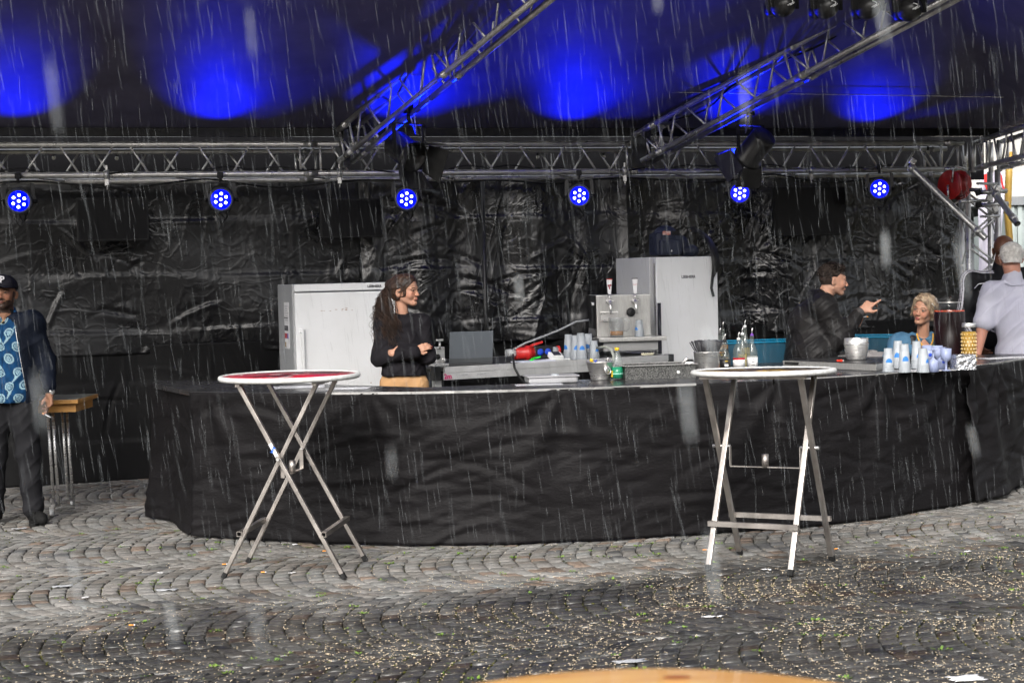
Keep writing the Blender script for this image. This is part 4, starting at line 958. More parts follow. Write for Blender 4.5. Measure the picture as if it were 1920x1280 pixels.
def deck_items():
    # laptop
    p = on_deck(876, .22); t = thing('laptop', 'open grey laptop standing on the deck right of the young woman', 'laptop', p, DANG-R(14))
    s = math.sqrt((ony(835, 616, p.y)-ony(916, 616, p.y)).length**2)
    W_ = s*1.02; H_ = .235
    MB().box((0, .0, .009), (W_, .24, .016), bev=.004).build('base', mat('laptop grey', (.05, .052, .055), .4), t)
    rot = Matrix.Rotation(R(12), 3, 'X')
    MB().box((0, -.135+.0, .02)+np.array((0, 0, 0)) if False else (0, -.115, .018), (W_*.9, .012, .012)).build('hinge', M_black, t)
    l = MB().box(rot @ Vector((0, 0, H_/2)) + Vector((0, -.118, .015)), (W_, .008, H_), rot, bev=.003).build('lid', mat('laptop lid', (.105, .12, .135), .42, col2=(.09, .1, .115), nscale=2), t)
    MB().box(rot @ Vector((0, -.0052, .02)) + Vector((0, -.118, .015)), (W_*.99, .001, .035), rot).build('lid_band', mat('lid band', (.06, .065, .07), .4), l)
    MB().box((0, .0, .018), (W_*.9, .12, .002)).build('keyboard', M_black, t)
    # small chrome machine
    p = on_deck(822, .16); t = thing('label_printer', 'small chrome and black gadget on the left corner of the deck', 'gadget', p, DANG)
    MB().box((0, 0, .01), (.11, .12, .02), bev=.003).build('base', M_steel, t); MB().box((.01, 0, .08), (.06, .06, .12), bev=.006).build('body', M_steel, t)
    MB().sphere((-.02, -.035, .07), .02, 12).build('knob', M_black, t); MB().tube([(0, -.03, .12), (.0, -.03, .18)], .008, 8).box((0, -.03, .19), (.045, .03, .014)).build('lever', M_steel, t); MB().sphere((.03, -.035, .045), .014, 12).build('knob', M_steel, t)
    # red power distributor
    p = on_deck(1000, .3); t = thing('power_distributor', 'red and black power plug block with blue sockets between laptop and card reader', 'power distributor', p, DANG-R(6))
    ry = Matrix.Rotation(R(90), 3, 'Y')
    MB().lathe([(.02, 0), (.045, 0), (.05, .01), (.045, .08), (.058, .085), (.058, .115), (.05, .12), (.05, .15), (0, .15)], (-.15, 0, .055), rot=ry, n=20).build('plug', M_red, t)
    MB().tube([(-.19, 0, .055), (-.15, 0, .055)], .03, 14).build('cable_gland', M_grey, t)
    MB().bar((-.03, -.02, .11), (.07, -.02, .135), .02, .016).build('latch', M_red, t)
    MB().box((.07, 0, .055), (.15, .1, .1), bev=.01).build('box', M_black, t)
    for x in (.035, .098): MB().lathe([(0, .0), (.024, .0), (.026, .008), (.02, .012), (0, .012)], (x, -.052, .06), rot=Matrix.Rotation(R(90), 3, 'X'), n=20).build('socket', M_blue, t)
    MB().tube([(-.22, 0, .06), (-.15, 0, .06)], .03, 14).tube([(.14, 0, .06), (.2, 0, .065)], .03, 14).build('end_plug', M_grey, t); MB().tube([(.2, 0, .065), (.22, 0, .065)], .035, 14).build('plug_ring', M_red, t)
    # cable down from the block and the long one rising to the tap
    p0 = on_deck(962, .25)+Vector((0, 0, .05)); pts = [p0, ony(961, 670, p0.y-.25), ony(965, 690, p0.y-.4), ony(975, 708, p0.y-.4), ony(990, 726, p0.y-.38), ony(992, 760, p0.y-.38)]
    tag(MB().tube(pts, .009, 8).build('cable', M_black), 'black cable hanging from the red plug over the deck rail', 'cable')
    A = [(963, 655), (985, 643), (1020, 630), (1050, 618), (1080, 603), (1104, 600)]
    tag(MB().tube([ony(x, y, on_deck(x, .3).y-.02*i) for i, (x, y) in enumerate(A)], .008, 8).build('hose', mat('grey hose', (.25, .26, .27), .35)), 'grey supply hose rising to the left side of the beer tap', 'hose')
    # green plug, papers, card reader
    p = on_deck(1004, .08); t = thing('clothes_peg', 'bright green plastic clip on the papers before the red plug', 'clip', p, .3)
    mg = mat('bright green plastic', (.02, .5, .05), .4)
    MB().bar((-.03, 0, .02), (.04, .0, .035), .02, .012).build('arm', mg, t); MB().bar((-.04, 0, .008), (-.0, .0, .03), .02, .014).build('arm', mg, t)
    p = on_deck(1000, .09); o = MB().box((0, 0, .004), (.3, .16, .006)).build('papers', mat('lilac white paper', (.55, .56, .66), .7)); o.location = p; o.rotation_euler = (0, 0, DANG+.1); tag(o, 'small heap of papers on the deck left of the card reader', 'papers')
    p = on_deck(1042, .1); t = thing('card_reader', 'white card reader with small dark screen on the deck', 'card reader', p, DANG-.05)
    rx = Matrix.Rotation(R(28), 3, 'X')
    MB().box((0, 0, .03), (.1, .08, .04), rx, bev=.008).build('body', M_whitep, t); MB().box((0, -.012, .053), (.06, .045, .004), rx).build('screen', M_ink, t); MB().box((.02, .0, .006), (.16, .1, .01), bev=.003).build('stand', M_whitep, t)
    # cup stacks on the deck
    global CUP
    CUP = cup_stack_proto()
    def stack(p, h, a, lb, gp, first=False):
        t = CUP if first else copy_tree(CUP); t.location = p; t.rotation_euler = (0, 0, a); t['label'] = lb; t['group'] = gp; t.scale = (1.12, 1.12, h/.118); return t
    g = 'stacks of frosted cups on the deck'
    for i, (px, v, h, a, lb) in enumerate(((1067, .2, .185, -.9, 'leftmost cup stack of the deck group'), (1080, .12, .18, .2, 'second cup stack from the left on the deck, set slightly forward'), (1090, .24, .19, 1., 'rear cup stack in the middle of the deck group'), (1091, .05, .18, .1, 'front middle cup stack of the deck group, nearest the bar'), (1104, .18, .185, -.3, 'cup stack with bold blue print left of the tap on the deck'), (1114, .07, .135, .9, 'shorter cup stack at the right end of the deck group'))):
        stack(on_deck(px, v), h, a, lb, g, i == 0)
    # beer tap machine
    p = on_deck(1172, .42); t = thing('beer_tap', 'steel beer dispensing cabinet with two white tap handles on the deck', 'beer tap', p, DANG-R(22))
    k = p.y/F_PX
    w_ = 103*k; z0 = .14; z1 = z0+71*k+.03
    MB().box((0, .22, (z0+z1)/2), (w_, .42, z1-z0), bev=.006).build('cabinet', M_brush, t)
    MB().box((-w_/2-.002, .22, (z0+z1)/2+.03), (.006, .38, (z1-z0)*.8)).build('side_grille', M_black, t)
    for i in range(2): MB().lathe([(0, 0), (.014, 0), (.014, .01), (0, .01)], (-w_/2-.006, .1+.05*i, z1-.07), rot=Matrix.Rotation(R(-90), 3, 'Y'), n=14).build('dial', M_whitep, t)
    MB().box((.02, -.1, z0-.015), (w_+.1, .3, .028), bev=.003).build('drip_tray', M_brush, t); MB().box((.01, .02, z0-.07), (w_, .45, .075), bev=.004).build('plinth', mat('dull steel', (.3, .3, .3), .5, 1), t)
    MB().box((-.12, -.006, z1-.17), (.14, .012, .08), bev=.003).build('recess_frame', M_steel, t)
    MB().lathe([(0, 0), (.03, 0), (.036, .006), (.034, .012), (0, .012)], (.055, -.0, z1-.14), rot=Matrix.Rotation(R(90), 3, 'X'), n=24).build('round_port', M_black, t)
    mh = mat('tap handle enamel', (.72, .72, .74), .35)
    for sx, em in ((-.125, M_red), (.08, M_red)):
        x = sx; zt = z1-.05
        f = MB().tube([(x, .0, zt), (x, -.07, zt)], .02, 14).tube([(x, -.045, zt), (x, -.075, zt), (x+.002, -.085, zt-.05), (x+.004, -.1, zt-.1)], [.016, .016, .011, .008], 12).build('tap', M_steel, t)
        MB().tube([(x, -.06, zt+.01), (x, -.06, zt+.055)], .009, 10).sphere((x, -.06, zt+.03), .014, 10).build('lever', M_steel, f)
        MB().tube([(x+.015, -.06, zt), (x+.04, -.065, zt+.012)], .005, 8).build('flow_lever', M_steel, f)
        h = MB().box((x, -.062, zt+.115), (.03, .02, .115), bev=.004)
        for v in h.b.verts: v.co.x = x+(v.co.x-x)*(.75+.7*(v.co.z-zt-.057)/.115)
        hh = h.build('handle', mh, f); MB().box((x, -.062, zt+.176), (.045, .024, .006)).build('handle_cap', M_red if sx < 0 else M_ink, hh)
        if sx < 0:
            e = MB(); e.sphere((x-.006, -.0725, zt+.125), (.009, .0012, .011), 12); e.sphere((x+.007, -.0725, zt+.128), (.008, .0012, .009), 12); e.sphere((x, -.0725, zt+.108), (.006, .0012, .013), 12); e.build('emblem', mat('wine red print', (.25, .01, .03), .5), hh)
        else: text_part('handle_print', 'Cardinal', .011, M_red, hh, (x, -.0735, zt+.13), (R(90), R(-6), 0), .0003)
    # mug under the left tap
    q = p+Matrix.Rotation(DANG-R(22), 3, 'Z') @ Vector((-.085, -.12, z0)); q.z = ZD+z0
    t = thing('beer_mug', 'glass mug with a little amber beer standing under the left tap', 'mug', q, .2)
    MB().lathe([(0, 0), (.05, 0), (.054, .006), (.064, .15), (.0655, .155), (.0625, .153), (.051, .016), (0, .014)], n=36).build('glass', MG, t)
    MB().tube([(.058, 0, .05), (.085, 0, .045), (.1, 0, .065), (.104, 0, .12), (.09, 0, .135), (.063, 0, .13)], .0075, 10).build('handle', MG, t)
    MB().lathe([(0, .0145), (.0505, .0165), (.0535, .048), (0, .048)], n=32).build('beer', mat('amber beer', (.42, .17, .03), .2, spec=.5, col2=(.5, .24, .06), nscale=10), t)
    q2 = p+Matrix.Rotation(DANG-R(22), 3, 'Z') @ Vector((.1, -.1, z0)); q2.z = ZD+z0
    t = copy_tree(CUP); t.location = q2; t.scale = (1.05, 1.05, 1.1); t.rotation_euler = (0, 0, -1.); t['label'] = 'single cup on the drip tray under the right tap'; t['group'] = g; t.name = 'cup_stack'
    # thin hose coming out below towards the ice bucket
    A = [(1120, 652), (1135, 650), (1146, 655), (1151, 668), (1147, 684), (1141, 700), (1137, 716)]
    tag(MB().tube([ony(x, y, 11.75-.12*i) for i, (x, y) in enumerate(A)], .011, 10).build('hose', mat('clear yellow hose', (.4, .42, .36), .3)), 'pale plastic hose curling down between the ice bucket and the soda bottle', 'hose')
    p = on_deck(1214, .08); t = thing('clip_strip', 'cream notched plastic strip on the right end of the deck', 'plastic strip', p, DANG)
    mb = MB(); mb.box((0, 0, .012), (.1, .03, .02), bev=.006); mb.build('body', mat('cream plastic', (.6, .57, .42), .5), t)
    for k in range(5): MB().box((-.036+k*.018, -.012, .024), (.006, .014, .008)).build('notch', M_ink, t)
deck_items()
# ================================================================== THINGS ON THE BAR
def bar_items():
    def up(px, py, z=ZC): p = onz(px, py, z); p.z = z+.001; return p
    def bucket(p, r0, r1, h, lb, rings=True, nm='ice_bucket', cat='ice bucket'):
        t = thing(nm, lb, cat, p, 0)
        MB().lathe([(0, 0), (r0, 0), (r0+.002, .004), (r1, h-.004), (r1+.006, h-.001), (r1+.004, h+.003), (r1-.003, h-.001), (r0-.002, .01), (0, .008)], n=44).build('bucket', M_steel, t)
        if rings:
            rr = r0+(r1-r0)*.6
            a = R(-62); c = Vector((math.cos(a)*(rr+.004), math.sin(a)*(rr+.004), h*.6)); rot = Matrix.Rotation(a+R(90), 3, 'Z')
            MB().lathe([(0, 0), (.024, 0), (.022, .006), (0, .007)], c, rot=rot @ Matrix.Rotation(R(90), 3, 'X'), n=20).build('ring_plate', M_steel, t)
            MB().tube([c+rot @ Vector((.021*math.cos(R(x)), -.014, -.008+.021*math.sin(R(x)))) for x in range(0, 361, 24)], .0035, 8, caps=False).build('ring', M_steel, t)
        return t
    k = 10.25/F_PX
    t = bucket(up(1126, 712), .055*1.1, .09, .118, 'steel ice bucket with ring handles and yellow tipped scoop beside the soda bottle')
    MB().tube([(-.05, 0, .09), (-.055, -.02, .125)], .009, 8).build('scoop_handle', mat('yellow plastic', (.65, .42, .01), .4), t); MB().sphere((-.058, -.022, .13), .012, 10).build('scoop_tip', mat('yellow plastic', (.65, .42, .01), .4), t)
    MB().tube([(-.02, 0, .1), (-.035, -.01, .125), (-.02, -.01, .128)], .006, 8).build('tongs', M_blue, t); MB().tube([(.03, .02, .06), (.04, .0, .13), (.05, 0, .145), (.055, .01, .12)], .005, 8).build('tongs', M_steel, t)
    # soda bottle
    def bottle(p, prof, lb, mglass, liq=None, lmat=None, label=None, cap=None, pour=None, nm='bottle', gp=None, cat='bottle'):
        t = thing(nm, lb, cat, p, 0, gp)
        MB().lathe(prof, n=32).build('glass', mglass, t)
        if liq:
            pr = [(0, .004)]+[(max(.001, r-.0025), z+.003) for r, z in prof if z < liq and r > .001]+[(0, 0)]
            zt = liq; rt = np.interp(liq, [z for r, z in prof], [r for r, z in prof])-.0025
            pr = pr[:-1]+[(rt, zt), (0, zt)]; MB().lathe(pr, n=28).build('liquid', lmat, t)
        if label:
            z0, z1, ml, extra = label; r = max(rr for rr, z in prof)+.0006
            lo = MB().lathe([(r, z0), (r, z1)], n=36); 
            lo = lo.build('label', ml, t)
            if extra: extra(lo, r, z0, z1)
        if cap: (z, r, h, mc) = cap; MB().lathe([(0, z), (r, z), (r, z+h), (0, z+h)], n=18).build('cap', mc, t)
        if pour:
            z, mc = pour; MB().lathe([(0, z), (.011, z), (.0125, z+.006), (.011, z+.018), (0, z+.02)], n=16).build('stopper', mc, t)
            MB().tube([(0, 0, z+.018), (0, -.002, z+.04), (.006, -.006, z+.058)], [.0045, .0045, .0035], 8).build('spout', M_steel, t)
        return t
    mgreen = mat('soda green', (.01, .16, .08), .2, col2=(.02, .22, .12), nscale=5); pet = glassmat('pet plastic', (.3, .34, .33), .08); my = mat('yellow plastic', (.65, .42, .01), .4)
    prof = [(0, 0), (.03, 0), (.036, .006), (.037, .09), (.036, .12), (.028, .15), (.014, .178), (.0125, .185), (.0125, .195)]
    def soda(lo, r, z0, z1):
        MB().lathe([(r+.0005, z0+.025), (r+.0005, z0+.032)], n=30).build('label_band', mat('pale green print', (.3, .6, .5), .5), lo)
        q = MB(); q.box((-.033, -.014, .04), (.014, .012, .04), Matrix.Rotation(.5, 3, 'Z')); q.build('label_corner', my, lo)
    bottle(up(1158, 712), prof, 'soda bottle with yellow cap and green label beside the ice bucket', pet, label=(.012, .085, mgreen, soda), cap=(.192, .0145, .018, my))
    # perforated steel tray with spoon
    p = up(1228, 708); t = thing('steel_tray', 'perforated steel catering tray lying on the bar right of the soda bottle', 'catering tray', p, R(10)); mp_ = mat('perforated steel', (.22, .22, .21), .4, .8, col2=(.07, .07, .07), nscale=140, ncon=(.45, .55))
    mb = MB(); W2, D2, H2 = .235, .14, .09
    for s in (-1, 1): mb.box((0, s*D2, H2/2), (W2*2, .003, H2)); mb.box((s*W2, 0, H2/2), (.003, D2*2, H2))
    mb.box((0, 0, .003), (W2*2, D2*2, .003)); mb.build('body', mp_, t)
    mb = MB()
    for s in (-1, 1): mb.box((0, s*(D2+.008), H2+.001), (W2*2+.03, .02, .004)); mb.box((s*(W2+.008), 0, H2+.0015), (.02, D2*2-.0, .004))
    mb.build('rim', M_steel, t); MB().tube([(.15, -.05, .06), (.19, -.12, .13)], .008, 8).build('spoon_handle', M_steel, t)
    MB().sphere((.12, -.1432, .04), (.012, .002, .01), 10).build('emblem', M_whitep, t)
    # grey plastic tray and cup
    p = up(1038, 719, ZC-.0); t = thing('plastic_tray', 'shallow grey plastic tray on the bar below the deck', 'tray', p, R(8)); MB().box((0, .1, .024), (.32, .2, .045), bev=.015).build('tray', mat('grey tray plastic', (.3, .3, .31), .5, col2=(.25, .25, .26), nscale=9), t); MB().box((0, .1, .045), (.34, .22, .008), bev=.003).build('rim', mat('grey tray plastic', (.3, .3, .31), .5), t)
    t = copy_tree(CUP); t.location = up(1041, 718); t.scale = (.95, .95, .5); t.rotation_euler = (0, 0, 2.5); t['label'] = 'small low cup in front of the grey plastic tray'; t['group'] = 'cups'; t.name = 'cup_stack'
    del t['group']
    # white can behind the straw bucket
    p = up(1293, 706); t = thing('white_can', 'white can with black lid left of the bucket of black straws', 'can', p); MB().lathe([(0, 0), (.027, 0), (.028, .003), (.028, .1), (0, .1)], n=24).build('can', M_whitep, t); MB().lathe([(0, .1), (.029, .1), (.029, .114), (0, .114)], n=24).build('lid', M_black, t)
    # straw bucket
    p = up(1326, 703); t = bucket(p, .078, .086, .155, 'steel bucket packed with black straws at the left of the bottle group', False, 'straw_bucket', 'bucket')
    mb = MB(); rs = random.Random(4)
    for i in range(170):
        a = rs.uniform(0, 6.28); r = .062*rs.random()**.5; x, y = r*math.cos(a), r*math.sin(a); sp = 1.85
        mb.tube([(x*.9, y*.9, .02), (x*1.12, y*1.12, .14), (x*sp, y*sp, .222+.012*(1-(r/.07)**2)+rs.uniform(-.004, .004))], .0033, 5)
    mb.build('straws', mat('black straw', (.02, .02, .024), .4), t)['kind'] = 'stuff'
    # bottles with pourers
    g = 'spirit bottles with pourers on the bar'
    P1 = [(0, 0), (.033, 0), (.036, .004), (.036, .12), (.03, .14), (.015, .17), (.0135, .215), (.0145, .22)]
    P2 = [(0, 0), (.038, 0), (.04, .004), (.04, .14), (.036, .165), (.02, .19), (.014, .2), (.014, .225)]
    amb = mat('amber spirit', (.35, .14, .01), .2, col2=(.5, .2, .02), nscale=9); clr = mat('clear spirit', (.35, .37, .36), .15); gold = mat('gold spirit', (.45, .36, .1), .2); org = mat('orange liqueur', (.6, .14, .01), .2)
    mblk = mat('black label', (.02, .02, .02), .5); mwl = mat('white label', (.68, .68, .68), .6); mrl = mat('red label band', (.45, .01, .02), .5)
    def whitered(lo, r, z0, z1): MB().lathe([(r+.0006, z1-.012), (r+.0006, z1)], n=30).build('label_band', mrl, lo)
    def goldmark(lo, r, z0, z1):
        MB().box((0.004, -r-.0008, z1-.012), (.02, .001, .008)).build('label_crest', mat('gold print', (.5, .35, .05), .4, .6), lo); MB().box((.004, -r-.0008, z0+.015), (.026, .001, .014)).build('label_text', mwl, lo)
    def sq(lo, r, z0, z1):
        for kk in range(3): MB().box((0, -r-.0008, z0+.02+kk*.02), (.024-.006*kk, .001, .004)).build('label_text', mblk, lo)
    MB2 = mat('bottle glass', (.14, .16, .15), .05, alpha=.34, spec=1, coat=.5)
    spec = [(1351, 688, P1, 1.05, 'rear brown bottle just right of the straws', amb, .11, (.04, .1, mblk, goldmark), M_black),
            (1360, 701, P1, .98, 'bottle with black and gold label and orange dregs at the front left of the group', org, .035, (.045, .1, mblk, goldmark), M_black),
            (1357, 684, P1, 1.22, 'tall dark capped bottle standing at the back left of the group', amb, .15, (.06, .12, mblk, None), M_black),
            (1386, 700, P2, 1.02, 'clear plastic bottle with red and white label at the centre front', clr, .10, (.045, .105, mwl, whitered), M_whitep),
            (1398, 682, P1, 1.25, 'tall clear bottle at the back centre with white stopper', gold, .12, None, M_whitep),
            (1393, 690, P1, 1.08, 'gold coloured bottle half hidden behind the red and white label', gold, .1, None, M_whitep),
            (1411, 697, P1, 1.12, 'square labelled clear bottle with purple collar at the right of the group', clr, .11, (.03, .1, mwl, sq), mat('purple stopper', (.12, .03, .3), .4))]
    for px, py, pr, s, lb, lm, lq, la, mc in spec:
        pr2 = [(r*(1+.1*(s-1)), z*s) for r, z in pr]; bottle(up(px, py), pr2, lb, MB2, lq, lm, la, None, (.205*s+.012, mc), gp=g)
    # steel bucket on the low deck
    q = ony(1606, 681, 10.88); q.z = ZC+.052; t = thing('steel_bucket', 'shiny double walled steel bucket standing on the low deck by the seated man', 'bucket', q)
    MB().lathe([(0, 0), (.062, 0), (.068, .01), (.08, .06), (.085, .11), (.083, .15), (.081, .153), (.078, .15), (.079, .11), (.074, .06), (.062, .012), (0, .01)], n=48).build('bucket', M_steel, t)
    MB().lathe([(.0855, .108), (.0865, .112), (.0855, .116)], n=48).build('bead', M_steel, t)
    q = ony(1574, 682, 10.75); q.z = ZC+.052; t = thing('lighter', 'small red lighter lying on the low deck left of the steel bucket', 'lighter', q, .2); MB().box((0, 0, .007), (.04, .018, .012), bev=.003).build('body', mat('bright red plastic', (.7, .03, .01), .35), t); MB().box((.024, 0, .007), (.012, .016, .011)).build('cap', M_steel, t)
    # teal crates
    mt = mat('teal crate rim', (.0, .15, .27), .4); mtt = mat('teal translucent side', (.01, .06, .1), .35, col2=(.015, .045, .07), nscale=4)
    def crate(p, a, w_, d_, h, lb, ins):
        t = thing('crate', lb, 'plastic crate', p, a, 'blue plastic crates behind the bar'); mb = MB()
        for s in (-1, 1): mb.box((0, s*d_/2, h/2), (w_, .006, h)); mb.box((s*w_/2, 0, h/2), (.006, d_, h))
        mb.box((0, 0, .004), (w_, d_, .006)); mb.build('sides', mtt, t)
        mb = MB()
        for s in (-1, 1): mb.box((0, s*d_/2, h), (w_+.03, .03, .012), bev=.003); mb.box((s*w_/2, 0, h+.001), (.03, d_, .012), bev=.003)
        mb.build('rim', mt, t); MB().box((0, 0, h*.35), (w_*.9, d_*.9, h*.5), bev=.02).build('contents', ins, t)
    q = ony(1425, 690, 11.9); crate(Vector((q.x, q.y, .82)), R(8), .62, .38, .28, 'blue crate standing behind the bottles left of the seated man', mat('grey cloth', (.3, .3, .31), .8)); 
    q = ony(1650, 690, 12.3); crate(Vector((q.x-.02, q.y, .8)), R(-24), .55, .4, .3, 'blue crate behind the steel bucket right of the seated man', mat('dark contents', (.03, .04, .05), .6))
    # support box for crates
    q = ony(1500, 690, 12.1); t = thing('grey_box', 'light grey plastic bench box behind the bar carrying the blue crates and the seated man', 'storage bench', (q.x+.15, 12.05, 0), R(0)); MB().box((0, .1, .395), (1.7, .75, .79), bev=.02).build('box', mat('grey bench', (.28, .29, .3), .5, col2=(.22, .23, .24), nscale=3), t); MB().box((0, .1, .797), (1.72, .77, .012)).build('lid', mat('grey bench', (.28, .29, .3), .5), t)
    # cups stacks on the bar
    g = 'upturned cup stacks on the bar before the jar'
    zc = ZC+.004
    for i, (px, py, h, a, lb) in enumerate(((1666, 697, .155, -.1, 'leftmost upturned cup stack beside the low deck'), (1684, 690, .185, -.4, 'rear left cup stack, second from the left on the white paper'), (1696, 698, .185, .0, 'front centre cup stack with a full blue emblem facing out'), (1719, 691, .185, .35, 'rear right cup stack, taller one next to the goblets'), (1731, 698, .155, .9, 'rightmost cup stack of the bar group, beside the first goblet'))):
        t = copy_tree(CUP); t.location = up(px, py, zc); t.rotation_euler = (0, 0, a); t.scale = (1.08, 1.08, h/.118); t['label'] = lb; t['group'] = g; t.name = 'cup_stack'
    # goblets
    mg = mat('frosted lilac plastic', (.32, .36, .52), .4, alpha=.78, col2=(.26, .31, .5), nscale=4); g = 'frosted plastic goblets on the bar'
    pr_up = [(0, 0), (.03, 0), (.03, .003), (.006, .008), (.0045, .05), (.01, .058), (.03, .075), (.034, .09), (.036, .145), (.0345, .145), (.0325, .09), (.026, .077), (0, .066)]
    for i, (px, py, upd, lb) in enumerate(((1748, 693, 1, 'goblet standing upright next to the rightmost cup stack'), (1745, 687, 1, 'goblet behind the first upright one, half hidden by cups'), (1756, 697, 0, 'goblet standing upside down at the front of the goblet group'), (1764, 688, 1, 'rear middle goblet behind the upturned one'), (1773, 692, 0, 'upside down goblet right of the centre of the goblet group'), (1780, 695, 1, 'upright goblet beside the foil wrapped block'))):
        t = thing('goblet', lb, 'goblet', up(px-6, py, zc), 0, g)
        if upd: b_ = MB().lathe(pr_up, n=32).build('bowl', mg, t)
        else: MB().lathe([(r, .1455-z) for r, z in pr_up], n=32).build('bowl', mg, t)
        if i in (0, 4): MB().sphere((0, -.035, .05 if not upd else .1), (.012, .002, .012), 10).build('blue_print', M_blue, t)
    # sangria jar
    mj = mat('thin jar glass', (.02, .02, .02), .04, alpha=.2, spec=1); ms = mat('dark red punch', (.005, .0008, .0012), .35, col2=(.015, .002, .004), nscale=4, spec=.2)
    p = up(1781, 682); k = p.y/F_PX; t = thing('drink_jar', 'big glass jar of dark red punch with fruit on the bar before the blonde woman', 'drink jar', p)
    r = 29*k; h = 124*k
    MB().lathe([(0, 0), (r*.95, 0), (r, .008), (r, h*.78), (r*.92, h*.85), (r*.72, h*.88), (r*.74, h*.9), (r*.74, h*.98), (r*.78, h), (r*.76, h*1.01), (r*.7, h)], n=48).build('glass', mj, t)
    MB().lathe([(0, .01), (r*.93, .01), (r*.965, .02), (r*.965, h*.79), (0, h*.79)], n=44).build('punch', ms, t)
    mb = MB(); rs = random.Random(8)
    for i in range(46):
        a = rs.uniform(0, 6.28); q = r*.93*rs.random()**.3; mb.sphere((q*math.cos(a), q*math.sin(a), h*.795), (rs.uniform(.006, .012), .008, .006), 8)
    mb.build('floating_fruit', mat('red fruit', (.4, .01, .03), .3, col2=(.6, .12, .02), nscale=30), t)
    MB().tube([(-r*.76, 0, h*.93), (-r*.85, 0, h*1.0), (-r*.8, 0, h*.96)], .003, 6).tube([(r*.76*math.cos(a_), r*.76*math.sin(a_), h*.93) for a_ in np.linspace(0, 6.28, 24)], .0025, 6).build('wire_clasp', M_steel, t)
    for i in range(5): MB().box((r*.05*(i-2), -r*.975, .015+i*.004), (.025, .012, .022), Matrix.Rotation(i, 3, 'Y')).build('fruit_piece', mat('orange fruit', (.4, .08, .03), .5), t)
    # fruit jar
    p = up(1817, 684); k = p.y/F_PX; t = thing('drink_jar', 'narrow embossed jar of yellow fruit with a metal lid beside the foil block', 'drink jar', p)
    r = 13.5*k; h = 80*k
    MB().lathe([(0, 0), (r*.95, 0), (r, .006), (r, h*.8), (r*.9, h*.86), (r*.86, h*.88)], n=36).build('glass', mj, t)
    my2 = mat('yellow fruit', (.5, .3, .05), .35, col2=(.35, .2, .03), nscale=28)
    MB().lathe([(0, .006), (r*.94, .006), (r*.96, h*.78), (0, h*.78)], n=36).build('fruit', my2, t)
    mb = MB()
    for j in range(8):
        for i in range(14):
            a = 2*math.pi*(i+.5*(j % 2))/14; mb.sphere((r*1.005*math.cos(a), r*1.005*math.sin(a), h*(.12+.085*j)), (.0052, .0052, .0075), 6)
    mb.build('embossing', mat('embossed glass glints', (.62, .5, .3), .12, col2=(.4, .25, .06), nscale=9), t)
    MB().lathe([(0, h*.88), (r*.92, h*.88), (r*.94, h*.9), (r*.94, h*.97), (r*.9, h*.98), (0, h*.98)], n=36).build('lid', M_steel, t)
    # foil block
    p = up(1806, 693); t = thing('foil_block', 'block wrapped in crumpled aluminium foil on the bar in front of the jars', 'foil package', p, R(10))
    mb = MB(); W_, H_, D_ = .138, .1, .09
    n = 20; g_ = [[[None]*9 for _ in range(12)] for _ in range(20)]
    mb.box((0, 0, H_/2), (W_, D_, H_)); bmesh.ops.subdivide_edges(mb.b, edges=mb.b.edges, cuts=18, use_grid_fill=True)
    for v in mb.b.verts:
        q = v.co*42; f = mnoise.noise(q)*.006+abs(mnoise.noise(q*2.3))*.006
        d = Vector((v.co.x, v.co.y, v.co.z-H_/2)).normalized(); v.co += d*f
        if v.co.z < .001: v.co.z = .001
    mb.build('foil', mat('crumpled foil', (.8, .8, .82), .16, 1, bump=.8, bscale=60), t, smooth=False)
    # blonde woman's drink
bar_items()
